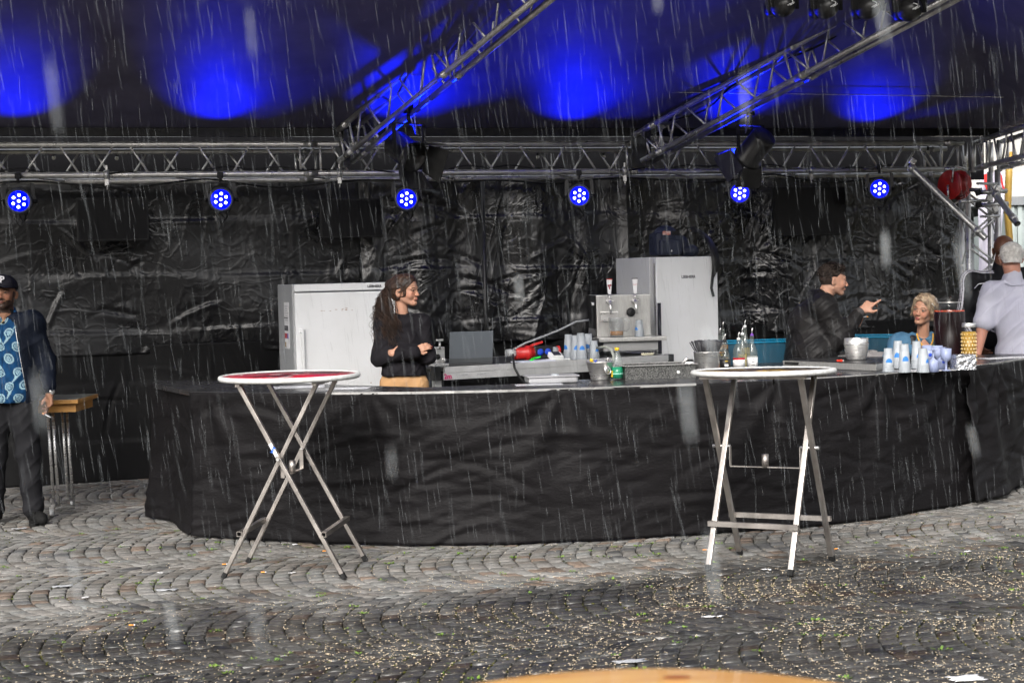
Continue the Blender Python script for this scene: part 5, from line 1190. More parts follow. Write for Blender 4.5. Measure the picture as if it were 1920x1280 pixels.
# ================================================================== PEOPLE
import openvdb as vdb
class SDF:
    """smooth union of round cones and ellipsoids, sampled on a grid and meshed as one surface"""
    def __init__(s, vox): s.v = vox; s.p = []
    def rc(s, a, b, r1, r2, k=.02, sub=False, fl=None): s.p.append(('c', np.array(a, float), np.array(b, float), r1, r2, k, sub, fl)); return s
    def el(s, c, r, k=.02, rot=None, sub=False): s.p.append(('e', np.array(c, float), np.array(r, float), np.array(rot if rot is not None else np.eye(3), float), k, sub)); return s
    def bb(s, q):
        if q[0] == 'c': m = max(q[3], q[4])+q[5]+s.v*3; return np.minimum(q[1], q[2])-m, np.maximum(q[1], q[2])+m
        m = q[2].max()+q[4]+s.v*3; return q[1]-m, q[1]+m
    def mesh(s):
        B = [s.bb(q) for q in s.p if not q[-1 if q[0] == 'e' else 6]]
        lo = np.min([b[0] for b in B], 0); hi = np.max([b[1] for b in B], 0); n = np.ceil((hi-lo)/s.v).astype(int)+1
        D = np.full(n, .1, np.float32)
        for q in s.p:
            l, h = s.bb(q); i0 = np.clip(((l-lo)/s.v).astype(int), 0, n-1); i1 = np.clip(np.ceil((h-lo)/s.v).astype(int)+1, 1, n)
            if (i1 <= i0).any(): continue
            ax = [lo[k]+np.arange(i0[k], i1[k])*s.v for k in range(3)]
            X, Y, Z = np.meshgrid(*ax, indexing='ij'); sl = tuple(slice(i0[k], i1[k]) for k in range(3))
            if q[0] == 'c':
                a, b, r1, r2, k, sub, fl = q[1:]; ab = b-a; L2 = max(1e-9, ab @ ab)
                t = np.clip(((X-a[0])*ab[0]+(Y-a[1])*ab[1]+(Z-a[2])*ab[2])/L2, 0, 1)
                dx, dy, dz = X-a[0]-t*ab[0], Y-a[1]-t*ab[1], Z-a[2]-t*ab[2]
                d = np.sqrt(dx*dx+dy*dy+dz*dz)-(r1+(r2-r1)*t)
            else:
                c, r, rot, k, sub = q[1:]; P = np.stack([X-c[0], Y-c[1], Z-c[2]], -1) @ rot
                k0 = np.sqrt(((P/r)**2).sum(-1)); k1 = np.sqrt(((P/(r*r))**2).sum(-1))+1e-9; d = k0*(k0-1)/k1
            A = D[sl]
            if sub: hh = np.maximum(k-np.abs(A+d), 0)/k; D[sl] = np.maximum(A, -d)+hh*hh*k*.25
            else: hh = np.maximum(k-np.abs(A-d), 0)/k; D[sl] = np.minimum(A, d)-hh*hh*k*.25
        g = vdb.FloatGrid(.1); g.copyFromArray(D.astype(np.float32)); P, Q = g.convertToPolygons(isovalue=0.0)[:2] if False else _poly(g)
        return np.asarray(P)*s.v+lo, np.asarray(Q)
def _poly(g):
    r = g.convertToPolygons(0.0, 0.0)
    if len(r) == 3: return r[0], r[2]
    return r[0], r[1]
def normals(V, F):
    n = np.cross(V[F[:, 2]]-V[F[:, 0]], V[F[:, 3]]-V[F[:, 1]]); N = np.zeros_like(V)
    for k in range(4): np.add.at(N, F[:, k], n)
    return N/(np.linalg.norm(N, axis=1, keepdims=True)+1e-12)
def fold(V, N, amp, f, seed=0, sharp=1):
    """cloth folds as displacement along the normal"""
    q = V*f; x, y, z = q.T; s = seed
    w1 = np.sin(z*1.0+1.3*np.sin(x*.8+s)+1.1*np.sin(y*.9+s*2)); w2 = np.sin(x*1.3-z*1.7+1.2*np.sin(y*1.1+s)+s); w3 = np.sin(y*1.5+z*2.3+1.5*np.sin(x*1.4+s*3))
    d = (1-np.abs(w1))**(1+sharp)*.7+(1-np.abs(w2))**(1+sharp)*.6+w3*.18
    return V+N*((d-.35)*amp)[:, None]
def body_obj(name, S, m, parent, folds=None, paint=None, clip=None):
    V, F = S.mesh()
    N = normals(V, F); 
    c = V.mean(0)
    if ((V-c)*N).sum() < 0: F = F[:, ::-1]; N = -N
    if folds: V = fold(V, N, *folds)
    col = None
    if paint is not None: c3 = paint(V, N); col = np.c_[c3, np.ones(len(V))]
    return from_np(name, V, F, m, parent, attr=col)
def Rm(*a):  # rotation xyz degrees
    return np.array(Euler([R(x) for x in a], 'XYZ').to_matrix())

def add_head(S, c, Rh, sc_=1.0, fem=False, beard=False):
    f = lambda p: np.array(c)+Rh @ (np.array(p)*sc_)
    e = lambda p, r, k=.015, rot=None, sub=False: S.el(f(p), np.array(r)*sc_, k, Rh if rot is None else Rh @ rot, sub)
    l = lambda a, b, r1, r2, k=.01, sub=False: S.rc(f(a), f(b), r1*sc_, r2*sc_, k, sub)
    e((0, .018, .035), (.074, .094, .082)); e((0, -.03, -.012), (.053 if fem else .058, .06, .077), .03); e((0, -.018, .05), (.064, .07, .055), .02)
    w = .9 if fem else 1.0
    e((0, -.066, -.086), (.021*w, .021, .018*w), .02); jw = .038 if fem else .046; l((jw, .006, -.045), (.014, -.058, -.085), .015, .013, .022); l((-jw, .006, -.045), (-.014, -.058, -.085), .015, .013, .022)
    for s in (-1, 1):
        e((s*.036, -.062, -.022), (.018, .017, .024), .02); e((s*.031, -.0935, .006), (.0155, .012, .0095), .01, sub=True)
        l((s*.012, -.088, .022), (s*.046, -.078, .02), .008 if fem else .0095, .006, .012)
        e((s*.031, -.0785, .004), (.0135, .012, .0115), .003)
        l((s*.021, -.0885, .011), (s*.042, -.0835, .0095), .0032, .003, .003); l((s*.022, -.087, -.003), (s*.04, -.083, -.003), .0026, .0024, .003)
        e((s*.0785, .012, -.005), (.008, .019, .031), .006, Rm(0, s*10, s*-22)); e((s*.083, .004, -.002), (.005, .010, .018), .004, Rm(0, 0, s*-22), True)
        e((s*.0095, -.1, -.031), (.0075, .009, .006), .005)
    q_ = .004 if fem else 0; l((0, -.086, .015), (0, -.105+q_, -.022), .0072, .0088-q_*.4, .012); e((0, -.1075+q_, -.027), (.0095-q_*.3, .0095, .0078), .008)
    l((-.016, -.084, -.052), (.016, -.084, -.052), .0046, .0046, .006); l((-.006, -.0885, -.0505), (.006, -.0885, -.0505), .0042, .0042, .005)
    l((-.014, -.082, -.062), (.014, -.082, -.062), .005, .005, .006); l((-.005, -.0855, -.063), (.005, -.0855, -.063), .005, .005, .005)
    e((0, -.098, -.0565), (.017, .004, .0012), .002, sub=True)
    return f
def head_paint(c, Rh, sc_, skin, hair=None, lips=None, brow=(.03, .02, .015), beard=None, fem=False, stub=None, scalp=None):
    def P(V, N):
        L = ((V-np.array(c)) @ Rh)/sc_; x, y, z = L.T; C = np.tile(np.array(skin, float), (len(V), 1))
        hd = (np.linalg.norm(L, axis=1) < .16)
        ns = np.array([mnoise.noise(Vector(p*60)) for p in L[hd]])*.06; C[hd] *= (1+ns)[:, None]
        warm = np.exp(-(((np.abs(x)-.037)/.02)**2+((z+.02)/.02)**2))*(y < -.03)*hd; C[:, 0] *= 1+.10*warm; C[:, 1:] *= (1-.10*warm)[:, None]
        nose = np.exp(-((x/.014)**2+((z+.027)/.014)**2))*(y < -.09)*hd; C[:, 1:] *= (1-.08*nose)[:, None]
        def put(mask, col, a=1):
            C[mask] = C[mask]*(1-a)+np.array(col)*a
        ly = hd & (y < -.2); lp = hd & (y < -.076) & (np.abs(x) < .0195-.8*np.abs(z+.0565)) & (np.abs(z+.0565) < .0115); put(lp, (skin[0]*.85, skin[1]*.62, skin[2]*.62), .5)
        ax = np.abs(x)
        put(hd & (y < -.062) & (ax > .012) & (ax < .052) & (np.abs(z-(.0235-.25*np.maximum(0, ax-.038)-.12*np.abs(ax-.03))) < (.0030 if fem else .0042)), brow, .35)
        ey = hd & (y < -.074) & (((ax-.031)/.0125)**2+((z-.004)/.0055)**2 < 1)
        put(ey, (skin[0]*.5, skin[1]*.5, skin[2]*.55)); put(hd & (y < -.074) & ((ax-.031)**2+(z-.0042)**2 < .0062**2), (.05, .03, .02))
        put(hd & (y < -.07) & (ax > .017) & (ax < .046) & (np.abs(z-(.0108-.16*np.abs(ax-.031))) < .0016), (.03, .018, .015), .75)
        put(hd & (y < -.08) & (((ax-.008)/.004)**2+((z+.0365)/.0025)**2 < 1), (skin[0]*.2, skin[1]*.12, skin[2]*.12))
        if beard: 
            b = hd & (z < -.038-.0*ax) & (z > -.13) & (y < .02) & ~lp & ((z < -.052) | (ax > .03) | (z > -.05)) & ~((ax < .027) & (z > -.075) & (z < -.066) & False)
            b &= ~((z > -.052) & (ax > .03) & (ax < .05) & (y < -.05)); b2 = hd & (ax > .056) & (y < -.002) & (y > -.03) & (z < .02) & (z > -.09) & (beard[1] > .6)
            m_ = hd & (z > -.048) & (z < -.038) & (ax < .03) & (y < -.08)
            put((b & (z < -.055)) | m_ | (hd & (ax > .028) & (z < -.045) & (z > -.08) & (y > -.085) & (y < .0)) | b2, beard[0], beard[1])
        if scalp: 
            h = hd & ((z > .055+.25*(y+.03)) & (y < .0) | (y >= .0) & (z > -.03)) & (ax < .09); put(h & ~((ax > .072) & (z < .03)), scalp, 1)
        return C
    return P
def add_hand(S, wrist, fdir, pn, side, curls, sc_=1, spread=.10, thumb=(.5, .55), k=.004, point=None):
    """wrist, direction of fingers, palm normal, side = +1 when the thumb lies along cross(f, n)"""
    f = np.array(fdir, float); f /= np.linalg.norm(f); n = np.array(pn, float); n -= f*(n @ f); n /= np.linalg.norm(n); t = np.cross(f, n)*side
    w = np.array(wrist, float); q = lambda a, b, c: w+(f*a+t*b+n*c)*sc_
    S.rc(q(-.01, 0, 0), q(.02, 0, 0), .024*sc_, .024*sc_, .012)
    for b in (-.026, -.009, .009, .026): S.rc(q(.015, b*.7, 0), q(.082-abs(b-.005)*.15, b, .002), .0135*sc_, .0115*sc_, .01)
    S.rc(q(.02, .02, .008), q(.05, .036, .012), .016*sc_, .013*sc_, .01)
    ends = []
    for i, (b, L_) in enumerate(((.027, .072), (.0095, .082), (-.009, .076), (-.026, .060))):
        c = curls[i]; base = q(.084-abs(b-.005)*.2, b, .003); a = 0; p = base; r = .0092 if i < 3 else .0082
        for j, fr in enumerate((.45, .3, .25)):
            a += c[j] if isinstance(c, (tuple, list)) else c
            d = f*math.cos(a)+n*math.sin(a)+t*(b*spread*12)*math.cos(a)*(1 if j == 0 else .4); d /= np.linalg.norm(d); p2 = p+d*L_*fr*sc_
            S.rc(p, p2, r*sc_*(1-.08*j), r*sc_*(1-.08*(j+1)), k); p = p2
        ends.append(p)
    p = q(.03, .033, .008); d = f*.62+t*(.75-thumb[0]*.5)+n*thumb[1]; d /= np.linalg.norm(d); p2 = p+d*.034*sc_; S.rc(p, p2, .0125*sc_, .0105*sc_, .006)
    d2 = f*.9+t*(.25-thumb[0]*.6)+n*thumb[1]; d2 /= np.linalg.norm(d2); p3 = p2+d2*.028*sc_; S.rc(p2, p3, .0102*sc_, .0085*sc_, k); ends.append(p3)
    return ends
def trunk(S, pel, chest, sh, neck, w=1.0, d=1.0, infl=0, fem=False, k=.06):
    """pelvis, chest, (shoulder L, R), neck base as points"""
    pel, chest, neck = map(np.array, (pel, chest, neck)); ax = chest-pel; ax = ax/np.linalg.norm(ax)
    sv = np.array(sh[0])-np.array(sh[1]); sv = sv/np.linalg.norm(sv); fw = np.cross(sv, ax); fw /= np.linalg.norm(fw); rot = np.stack([sv, fw, ax], 1)
    i = infl
    S.el(pel, (.165*w+i, .115*d+i, .12+i), k, rot); S.el(pel*.5+chest*.5, (.142*w+i, .1*d+i, .16+i), k, rot); S.el(chest, (.158*w+i, .112*d+i, .17+i), k, rot)
    for s_ in sh: S.rc(chest+(neck-chest)*.62, s_, .06+i, .052+i, .04)
    return rot
def curve_hair(mb, pts, r): mb.tube(pts, r, 4, caps=False)

SK_M = {}
def skin_mat(nm, rough=.5): return mat(nm, (.5, .3, .2), rough, attr=True, sss=.08, bump=.05, bscale=180, spec=.35)
M_SKIN = skin_mat('skin')

def face_parts(t, f, s_, brow, lip, fem=False, iris=(.04, .025, .015)):
    """brows, irises, lash lines and lips as parts that sit on the face"""
    mb_ = mat('eyebrow %.3f' % brow[0], brow, .8); mi = mat('iris %.3f' % iris[1], iris, .15); ml = mat('lips %.3f %.3f' % (lip[0], lip[1]), lip, .4)
    for s in (-1, 1):
        th = .0022 if fem else .003
        MB().tube([f((s*.013, -.0945, .0205)), f((s*.022, -.0935, .0238)), f((s*.033, -.0905, .0262)), f((s*.042, -.0845, .0255)), f((s*.05, -.0755, .0215))], [th*.7*s_, th*1.15*s_, th*1.1*s_, th*.9*s_, th*.4*s_], 6).build('eyebrow', mb_, t)
        MB().sphere(f((s*.0305, -.0868, .0035)), .0052*s_, 10).build('iris', mi, t)
        MB().tube([f((s*.0185, -.0865, .0045)), f((s*.025, -.0905, .0092)), f((s*.033, -.0905, .0098)), f((s*.0425, -.0835, .006)), f((s*.0465, -.0785, .0045))], [.0007, .0013, .0015, .0014, .0006], 5).build('lash_line', M_ink, t)
    mb = MB(); mb.tube([f((-.0165, -.084, -.0603)), f((-.009, -.0915, -.0538)), f((0, -.0935, -.0548)), f((.009, -.0915, -.0538)), f((.0165, -.084, -.0603))], [.001, .0034, .003, .0034, .001], 7)
    mb.tube([f((-.015, -.084, -.0618)), f((-.008, -.0885, -.0615)), f((0, -.0905, -.0622)), f((.008, -.0885, -.0615)), f((.015, -.084, -.0618))], [.001, .0036, .0042, .0036, .001], 7)
    mb.build('lips', ml, t)
    MB().tube([f((-.016, -.0852, -.0612)), f((-.008, -.0938, -.058)), f((0, -.0955, -.0582)), f((.008, -.0938, -.058)), f((.016, -.0852, -.0612))], [.0006, .0009, .0009, .0009, .0006], 5).build('mouth_line', mat('mouth shadowed red', (.08, .02, .02), .6), t)
def person(label, loc, rz): return thing('person', label, 'person', loc, rz)

# ---- 1. standing man at the left with cap and paisley shirt (faces the viewer)
def man_left():
    d = 10.9; c = ony(22, 980, d); t = person('man in dark cap, blue paisley shirt and navy jacket standing at the left edge', (c.x, d, .0), R(0)); X0 = 0
    skin = (.25, .125, .075); S = SDF(.0048)
    # local: +x to the right of the picture, -y to the viewer
    hc = np.array([.012, -.01, 1.595]); Rh = Rm(-6, 0, 3)
    shl, shr = (.2, .0, 1.4), (-.17, .02, 1.4); pel = (.02, .02, .93); ch = (.015, .02, 1.24); nk = (.012, .02, 1.43)
    trunk(S, pel, ch, (shl, shr), nk, .92, .88); S.rc((.012, .015, 1.42), (.012, .0, 1.53), .058, .052, .03)
    add_head(S, hc, Rh, 1.0, beard=True)
    el, wr = (.275, .04, 1.13), (.31, -.035, .905)
    S.rc(shl, el, .048, .04, .03); S.rc(el, wr, .039, .027, .02)
    el2, wr2 = (-.25, .05, 1.13), (-.27, -.02, .9); S.rc(shr, el2, .048, .04, .03); S.rc(el2, wr2, .039, .027, .02)
    e = add_hand(S, wr, (.02, -.05, -1), (-.6, -.55, 0), 1, [(.25, .3, .3), (.35, .35, .3), (.7, .7, .5), (.8, .8, .6)], .98, thumb=(.5, .5))
    add_hand(S, wr2, (.0, -.05, -1), (.8, .3, 0), -1, [.35, .4, .45, .5], .98)
    for sx, kn, an in ((1, (.135, -.0, .5), (.155, .0, .1)), (-1, (-.1, .0, .5), (-.13, .02, .1))):
        hp = (.02+sx*.09, .02, .9); S.rc(hp, kn, .082, .055, .04); S.rc(kn, an, .054, .036, .03); S.rc(an, (an[0]+sx*.005, an[1]-.03, .06), .034, .028, .02)
    body_obj('body', S, M_SKIN, t, paint=head_paint(hc, Rh, 1, skin, lips=(.26, .11, .09), beard=((.02, .014, .012), .88), brow=(.01, .008, .007), scalp=(.012, .01, .01)))
    face_parts(t, lambda p: hc+Rh @ np.array(p), 1.0, (.012, .009, .008), (.22, .09, .075))
    # black t shirt at the neck + paisley shirt
    S = SDF(.006); trunk(S, (.02, .02, .97), ch, (shl, shr), nk, .94, .9, .012); S.rc((.012, .012, 1.42), (.012, -.0, 1.465), .063, .06, .02)
    S.el((.012, -.06, 1.46), (.05, .09, .05), .01, sub=True)
    body_obj('undershirt', S, mat('black knit', (.012, .012, .013), .8), t)
    # shirt cloth coloured with paisley drops
    S = SDF(.005); trunk(S, (.02, .01, .93), ch, (shl, shr), nk, .97, .97, .02); S.rc((.02, .01, .98), (.02, .01, .9), .145, .145, .06)
    for s in (-1, 1): S.rc((.012+s*.015, -.055, 1.41), (.012+s*.062, .01, 1.475), .012, .016, .01)
    S.rc((.012, .07, 1.45), (.012, .06, 1.48), .06, .05, .02)
    S.el((.012, -.095, 1.49), (.038, .075, .105), .012, sub=True); S.el((.012, 0, 1.56), (.056, .06, .12), .01, sub=True); S.el((.02, 0, .76), (.4, .4, .09), .01, sub=True)
    base = np.array([.005, .04, .11]); lt = np.array([.26, .40, .46])
    rs = np.random.default_rng(4)
    drops = []
    for j in range(7):
        for i in range(5):
            x = -.2+i*.105+(.052 if j % 2 else 0)+rs.normal(0, .005); z = .88+j*.09+rs.normal(0, .004); drops.append((x, z, (-1)**(i+j)*(.5+.5*rs.random()), .031+rs.uniform(-.003, .003), (i+2*j) % 3))
    def paint(V, N):
        C = np.tile(base, (len(V), 1)); x, y, z = V.T
        C *= (1+.25*np.sin(x*90)*np.sin(z*70))[:, None]
        for (cx, cz, an, r, kind) in drops:
            m = (np.abs(x-cx) < .08) & (np.abs(z-cz) < .08); 
            if not m.any(): continue
            dx, dz = x[m]-cx, z[m]-cz; a = an*1.2; u = dx*math.cos(a)+dz*math.sin(a); v = -dx*math.sin(a)+dz*math.cos(a)
            if kind == 2:
                rr = np.hypot(u/1.25, v)/r; w = (rr < .95)
            else:
                vv = v-.5*np.clip(u, 0, 1)**2/r*1.6*np.sign(an); wd = r*np.where(u < 0, np.sqrt(np.clip(1-(u/r)**2, 0, 1)), np.clip(1-u/(2.3*r), 0, 1)**1.2); w = (np.abs(vv) < wd) & (u > -r) & (u < 2.2*r); rr = np.hypot(u/1.1, vv)/r
            ring = ~((rr > .52) & (rr < .68)); f = (rr > .68) | (np.sin(u*520)*np.sin(v*520) > -.3)
            idx = np.where(m)[0]; sel = idx[w & ring & f]; C[sel] = lt*(.85+.2*rs.random()); 
        z_ = (np.abs(x-.012) < .0025) & (y < -.03) & (z < 1.38); C[z_] *= .45
        return C
    body_obj('paisley_shirt', S, mat('printed shirt cloth', (.5, .5, .5), .8, attr=True, bump=.1, bscale=90), t, folds=(.006, 16, 1, 1), paint=paint)
    MB().tube([(-.035, -.078, 1.465), (-.01, -.102, 1.42), (.008, -.112, 1.395), (.022, -.108, 1.41), (.05, -.085, 1.46)], .0022, 6).build('necklace', mat('gold chain', (.6, .4, .12), .3, 1), t)
    # open navy jacket: shell over shoulders and sleeves with a front opening
    S = SDF(.006); trunk(S, (.03, .03, .93), (.02, .03, 1.24), (shl, shr), nk, 1.1, 1.08, .034)
    S.rc(shl, el, .063, .058, .04); S.rc(el, (wr[0]-.002, wr[1], wr[2]+.05), .062, .047, .03); S.rc((wr[0]-.0, wr[1]+.005, wr[2]+.075), (wr[0], wr[1], wr[2]+.035), .046, .043, .01)
    S.rc(shr, el2, .063, .058, .04); S.rc(el2, (wr2[0], wr2[1], wr2[2]+.04), .062, .045, .03)
    S.rc((.03, .03, .98), (.03, .03, .9), .16, .155, .05)
    S.rc((.09, -.02, 1.44), (.02, .085, 1.475), .026, .03, .02)
    S.rc((.0, -.2, .72), (.005, -.175, 1.55), .21, .128, .01, sub=True)
    S.el((.012, -.01, 1.56), (.075, .085, .12), .01, sub=True); S.el((.02, 0, .73), (.24, .4, .09), .01, sub=True)
    mn = mat('navy jacket cloth', (.004, .006, .012), .7, col2=(.006, .009, .018), nscale=6, bump=.12, bscale=80)
    body_obj('jacket', S, mn, t, folds=(.008, 14, 3, 1))
    MB().tube([(.1, -.09, 1.42), (.115, -.105, 1.32), (.132, -.115, 1.2), (.154, -.115, 1.05), (.172, -.11, .93)], .0024, 6).build('zip', M_steel, t)
    # trousers, shoes
    S = SDF(.006); S.el((.02, .02, .93), (.165, .125, .1), .05)
    for sx, kn, an in ((1, (.135, -.0, .5), (.155, .0, .13)), (-1, (-.1, .0, .5), (-.13, .02, .13))):
        hp = (.02+sx*.08, .02, .87); S.rc(hp, kn, .108, .083, .04); S.rc(kn, an, .083, .072, .03); S.rc(an, (an[0], an[1], .11), .074, .078, .01)
    body_obj('trousers', S, mat('black trousers', (.011, .011, .013), .8, col2=(.016, .016, .018), nscale=7), t, folds=(.010, 13, 2, 1))
    for ax_, ay, sx in ((.155, 0, 1), (-.13, .02, -1)):
        S = SDF(.005); S.rc((ax_, ay+.02, .1), (ax_, ay+.01, .05), .05, .048, .02); S.rc((ax_, ay+.03, .05), (ax_+.085*sx, ay-.12, .045), .045, .042, .03); S.rc((ax_+.085*sx, ay-.12, .04), (ax_+.105*sx, ay-.145, .036), .042, .036, .02); S.el((ax_, ay-.05, -.045), (.3, .4, .05), .003, sub=True)
        sh = body_obj('shoe', S, mat('black suede', (.01, .01, .01), .75, bump=.2, bscale=90), t)
        MB().prism([(ax_+.045*math.cos(a)*.95+.03*sx-.03*sx*math.sin(a)*1.0, ay-.065+.145*math.sin(a)) for a in np.linspace(0, 6.28, 24, endpoint=False)], .001, .02).build('sole', M_rubber, sh)
        mb = MB()
        for k in range(4): mb.tube([(ax_-.02+.008*sx*k, ay-.04-.022*k, .1-.006*k), (ax_+.025+.008*sx*k, ay-.045-.022*k, .1-.006*k)], .0028, 6)
        mb.build('laces', M_black, sh)
    # cap
    f = lambda p: hc+Rh @ np.array(p)
    S = SDF(.004); S.el(f((0, .015, .06)), (.087, .103, .082), .01, Rh); S.el(f((0, -.045, .075)), (.075, .05, .062), .02, Rh); S.el(f((0, .01, -.03)), (.2, .2, .078), .004, Rh, True)
    mc = mat('cap cloth', (.012, .012, .018), .75, bump=.1, bscale=160); cap = body_obj('cap', S, mc, t)
    mb = MB(); b = mb.b; rows = []
    for i, yy in enumerate(np.linspace(-.07, -.165, 7)):
        row = []
        for j in range(15):
            u = (j-7)/7; w_ = .086*math.sqrt(max(.0, 1-((-yy-.07)/.1)**2*.75)); row.append(b.verts.new(f((u*w_, yy+.012*u*u*(1-i/6)*2, .056-.012*u*u-.010*i/6))))
        rows.append(row)
    for i in range(6):
        for j in range(14): b.faces.new((rows[i][j], rows[i][j+1], rows[i+1][j+1], rows[i+1][j]))
    br = mb.build('brim', mc, cap, smooth=True); so = br.modifiers.new('s', 'SOLIDIFY'); so.thickness = .004
    lt_ = text_part('cap_letter', 'P', .062, mat('white embroidery', (.55, .55, .58), .8), cap, f((.012, -.101, .095)), (R(80), 0, R(10)), .003, .002)
    # watch
    wc = np.array(wr)+np.array([0, 0, .012]); MB().lathe([(.029, -.011), (.032, -.009), (.032, .009), (.029, .011)], wc, n=20, closed=True).build('watch_strap', mat('watch strap', (.02, .02, .02), .5), t)
    MB().lathe([(0, 0), (.019, 0), (.02, .006), (.016, .009), (0, .009)], wc+np.array([.022, -.024, 0]), rot=Matrix.Rotation(R(42), 3, 'Z') @ Matrix.Rotation(R(90), 3, 'X'), n=22).build('watch_case', M_steel, t)
    # cigarette, a thing held between two fingers
    q = (np.array(e[0])+np.array(e[1]))/2; a = Vector(q)+Vector((c.x, d, 0)); dr = Vector((.85, -.2, -.42)).normalized()
    g = thing('cigarette', 'lit white cigarette held low between the fingers of the man in the cap', 'cigarette', a-dr*.012)
    MB().tube([(0, 0, 0), dr*.02], .0042, 8).build('filter', mat('cigarette filter', (.65, .27, .06), .8), g); MB().tube([dr*.02, dr*.068], .0042, 8).build('paper', M_paper, g); MB().tube([dr*.068, dr*.073], .0042, 8).build('ash', M_grey, g)
man_left()

# ---- 2. young woman with crossed arms and curly ponytail, face turned to the right of the picture
def woman():
    d = 11.05; c = ony(757, 700, d); t = person('young woman with curly brown ponytail, black sweater and crossed arms', (c.x, d, 0), 0)
    skin = (.46, .25, .17); S = SDF(.0046); ztop = 1.665
    hc = np.array([.025, -.01, 1.548]); Rh = Rm(-2, -4, 64); s_ = .99
    shl, shr = (.132, .04, 1.325), (-.132, -.03, 1.325); pel = (.0, .02, .93); ch = (.0, .02, 1.2); nk = (0, .015, 1.38)
    trunk(S, pel, ch, (shl, shr), nk, .72, .8); S.rc((-.005, .02, 1.36), (-.005, .012, 1.49), .049, .043, .02)
    add_head(S, hc, Rh, s_, fem=True)
    # arms crossed: viewer-left arm (her right) in front going right; other hand tucked
    eR, wR = (-.165, -.07, 1.09), (.075, -.17, 1.12); eL, wL = (.178, -.05, 1.09), (-.02, -.135, 1.145)
    S.rc(shr, eR, .04, .036, .03); S.rc(eR, wR, .035, .024, .02); S.rc(shl, eL, .04, .036, .03); S.rc(eL, wL, .035, .024, .02)
    add_hand(S, (.05, -.165, 1.125), (.55, .15, .25), (0, .9, -.1), 1, [(.5, .5, .4)]*4, .6) if False else None
    e = add_hand(S, (.095, -.15, 1.135), (.8, .12, .34), (.1, .85, -.3), -1, [(.3, .35, .3), (.3, .35, .3), (.3, .35, .3), (.3, .35, .3)], .8, thumb=(.6, .1))
    add_hand(S, (-.065, -.14, 1.12), (-.75, .6, .0), (.3, .9, .2), 1, [.4, .45, .5, .5], .8)
    S.rc(wR, (.095, -.15, 1.135), .024, .023, .02); S.rc(wL, (-.065, -.14, 1.12), .024, .023, .02)
    for sx in (-1, 1): S.rc((sx*.08, .02, .88), (sx*.085, .0, .48), .085, .052, .04); S.rc((sx*.085, 0, .48), (sx*.09, .03, .09), .05, .034, .03); S.rc((sx*.09, .03, .07), (sx*.1, -.1, .04), .034, .028, .02)
    P0 = head_paint(hc, Rh, s_, skin, lips=(.38, .15, .13), fem=True, brow=(.05, .03, .025))
    nails = np.array(e[:4])
    def paint(V, N):
        C = P0(V, N)
        for q in nails: C[np.linalg.norm(V-q, axis=1) < .0095] = (.55, .01, .03)
        return C
    body_obj('body', S, M_SKIN, t, paint=paint)
    face_parts(t, lambda p: hc+Rh @ (np.array(p)*s_), s_, (.035, .02, .015), (.34, .13, .11), True)
    # sweater
    S = SDF(.0055); trunk(S, (0, .02, .99), ch, (shl, shr), nk, .8, .92, .016); S.el((0, .02, .98), (.152, .135, .14), .04)
    S.el((.0, -.07, 1.2), (.12, .06, .08), .04)
    S.rc(shr, eR, .054, .056, .04); S.rc(eR, (.092, -.163, 1.125), .056, .046, .03); S.rc(shl, eL, .054, .056, .04); S.rc(eL, (.0, -.145, 1.14), .054, .04, .03)
    S.el((.006, .012, 1.465), (.056, .06, .085), .006, sub=True); S.el((0, 0, .868), (.6, .6, .09), .004, sub=True)
    
    # free the two hands
    S.el((-.1, -.2, 1.125), (.026, .055, .016), .004, Rm(0, 25, 0), True)
    body_obj('sweater', S, mat('black wool', (.010, .009, .011), .85, col2=(.014, .013, .016), nscale=20, bump=.15, bscale=150, sheen=.2), t, folds=(.009, 15, 1.5, 1))
    S = SDF(.006); S.el((0, .02, .92), (.14, .115, .12), .05)
    for sx in (-1, 1): S.rc((sx*.082, .02, .88), (sx*.085, .0, .48), .096, .085, .04); S.rc((sx*.09, 0, .48), (sx*.1, .03, .1), .085, .08, .03)
    body_obj('trousers', S, mat('tan trousers', (.46, .27, .13), .8, col2=(.4, .23, .11), nscale=5), t, folds=(.006, 14, 2, 1))
    for sx in (-1, 1):
        S = SDF(.006); S.rc((sx*.095, .03, .05), (sx*.11, -.12, .04), .042, .036, .03); S.el((0, 0, -.05), (.4, .4, .055), .003, sub=True); body_obj('shoe', S, M_black, t)
    # hair: scalp cap + ponytail of curls
    f = lambda p: hc+Rh @ (np.array(p)*s_)
    S = SDF(.004); S.el(f((0, .026, .04)), (.0835*s_, .1*s_, .087*s_), .01, Rh); S.el(f((0, .02, -.0)), (.08*s_, .088*s_, .09*s_), .02, Rh); S.el(f((0, -.016, .062)), (.0715*s_, .078*s_, .0665*s_), .02, Rh)
    S.el(f((0, -.115, -.008)), (.064, .095, .08), .012, Rh, True); S.el(f((0, -.10, -.05)), (.085, .085, .06), .012, Rh, True); S.el(f((0, -.02, -.075)), (.075, .1, .055), .012, Rh, True)
    for s in (-1, 1): S.el(f((s*.083, .004, -.012)), (.03, .032, .042), .008, Rh, True)
    S.el(f((0, .12, .055)), (.035, .035, .035), .02, Rh)
    mh = mat('dark brown hair', (.016, .009, .007), .5, col2=(.05, .025, .014), nscale=26, bump=.9, bscale=40, spec=.5, stretch=(1, 1, .5))
    hair = body_obj('hair', S, mh, t, folds=(.004, 60, 0, .5))
    rs = random.Random(2); mb = MB(); tie = Vector(f((0, .13, .05)))
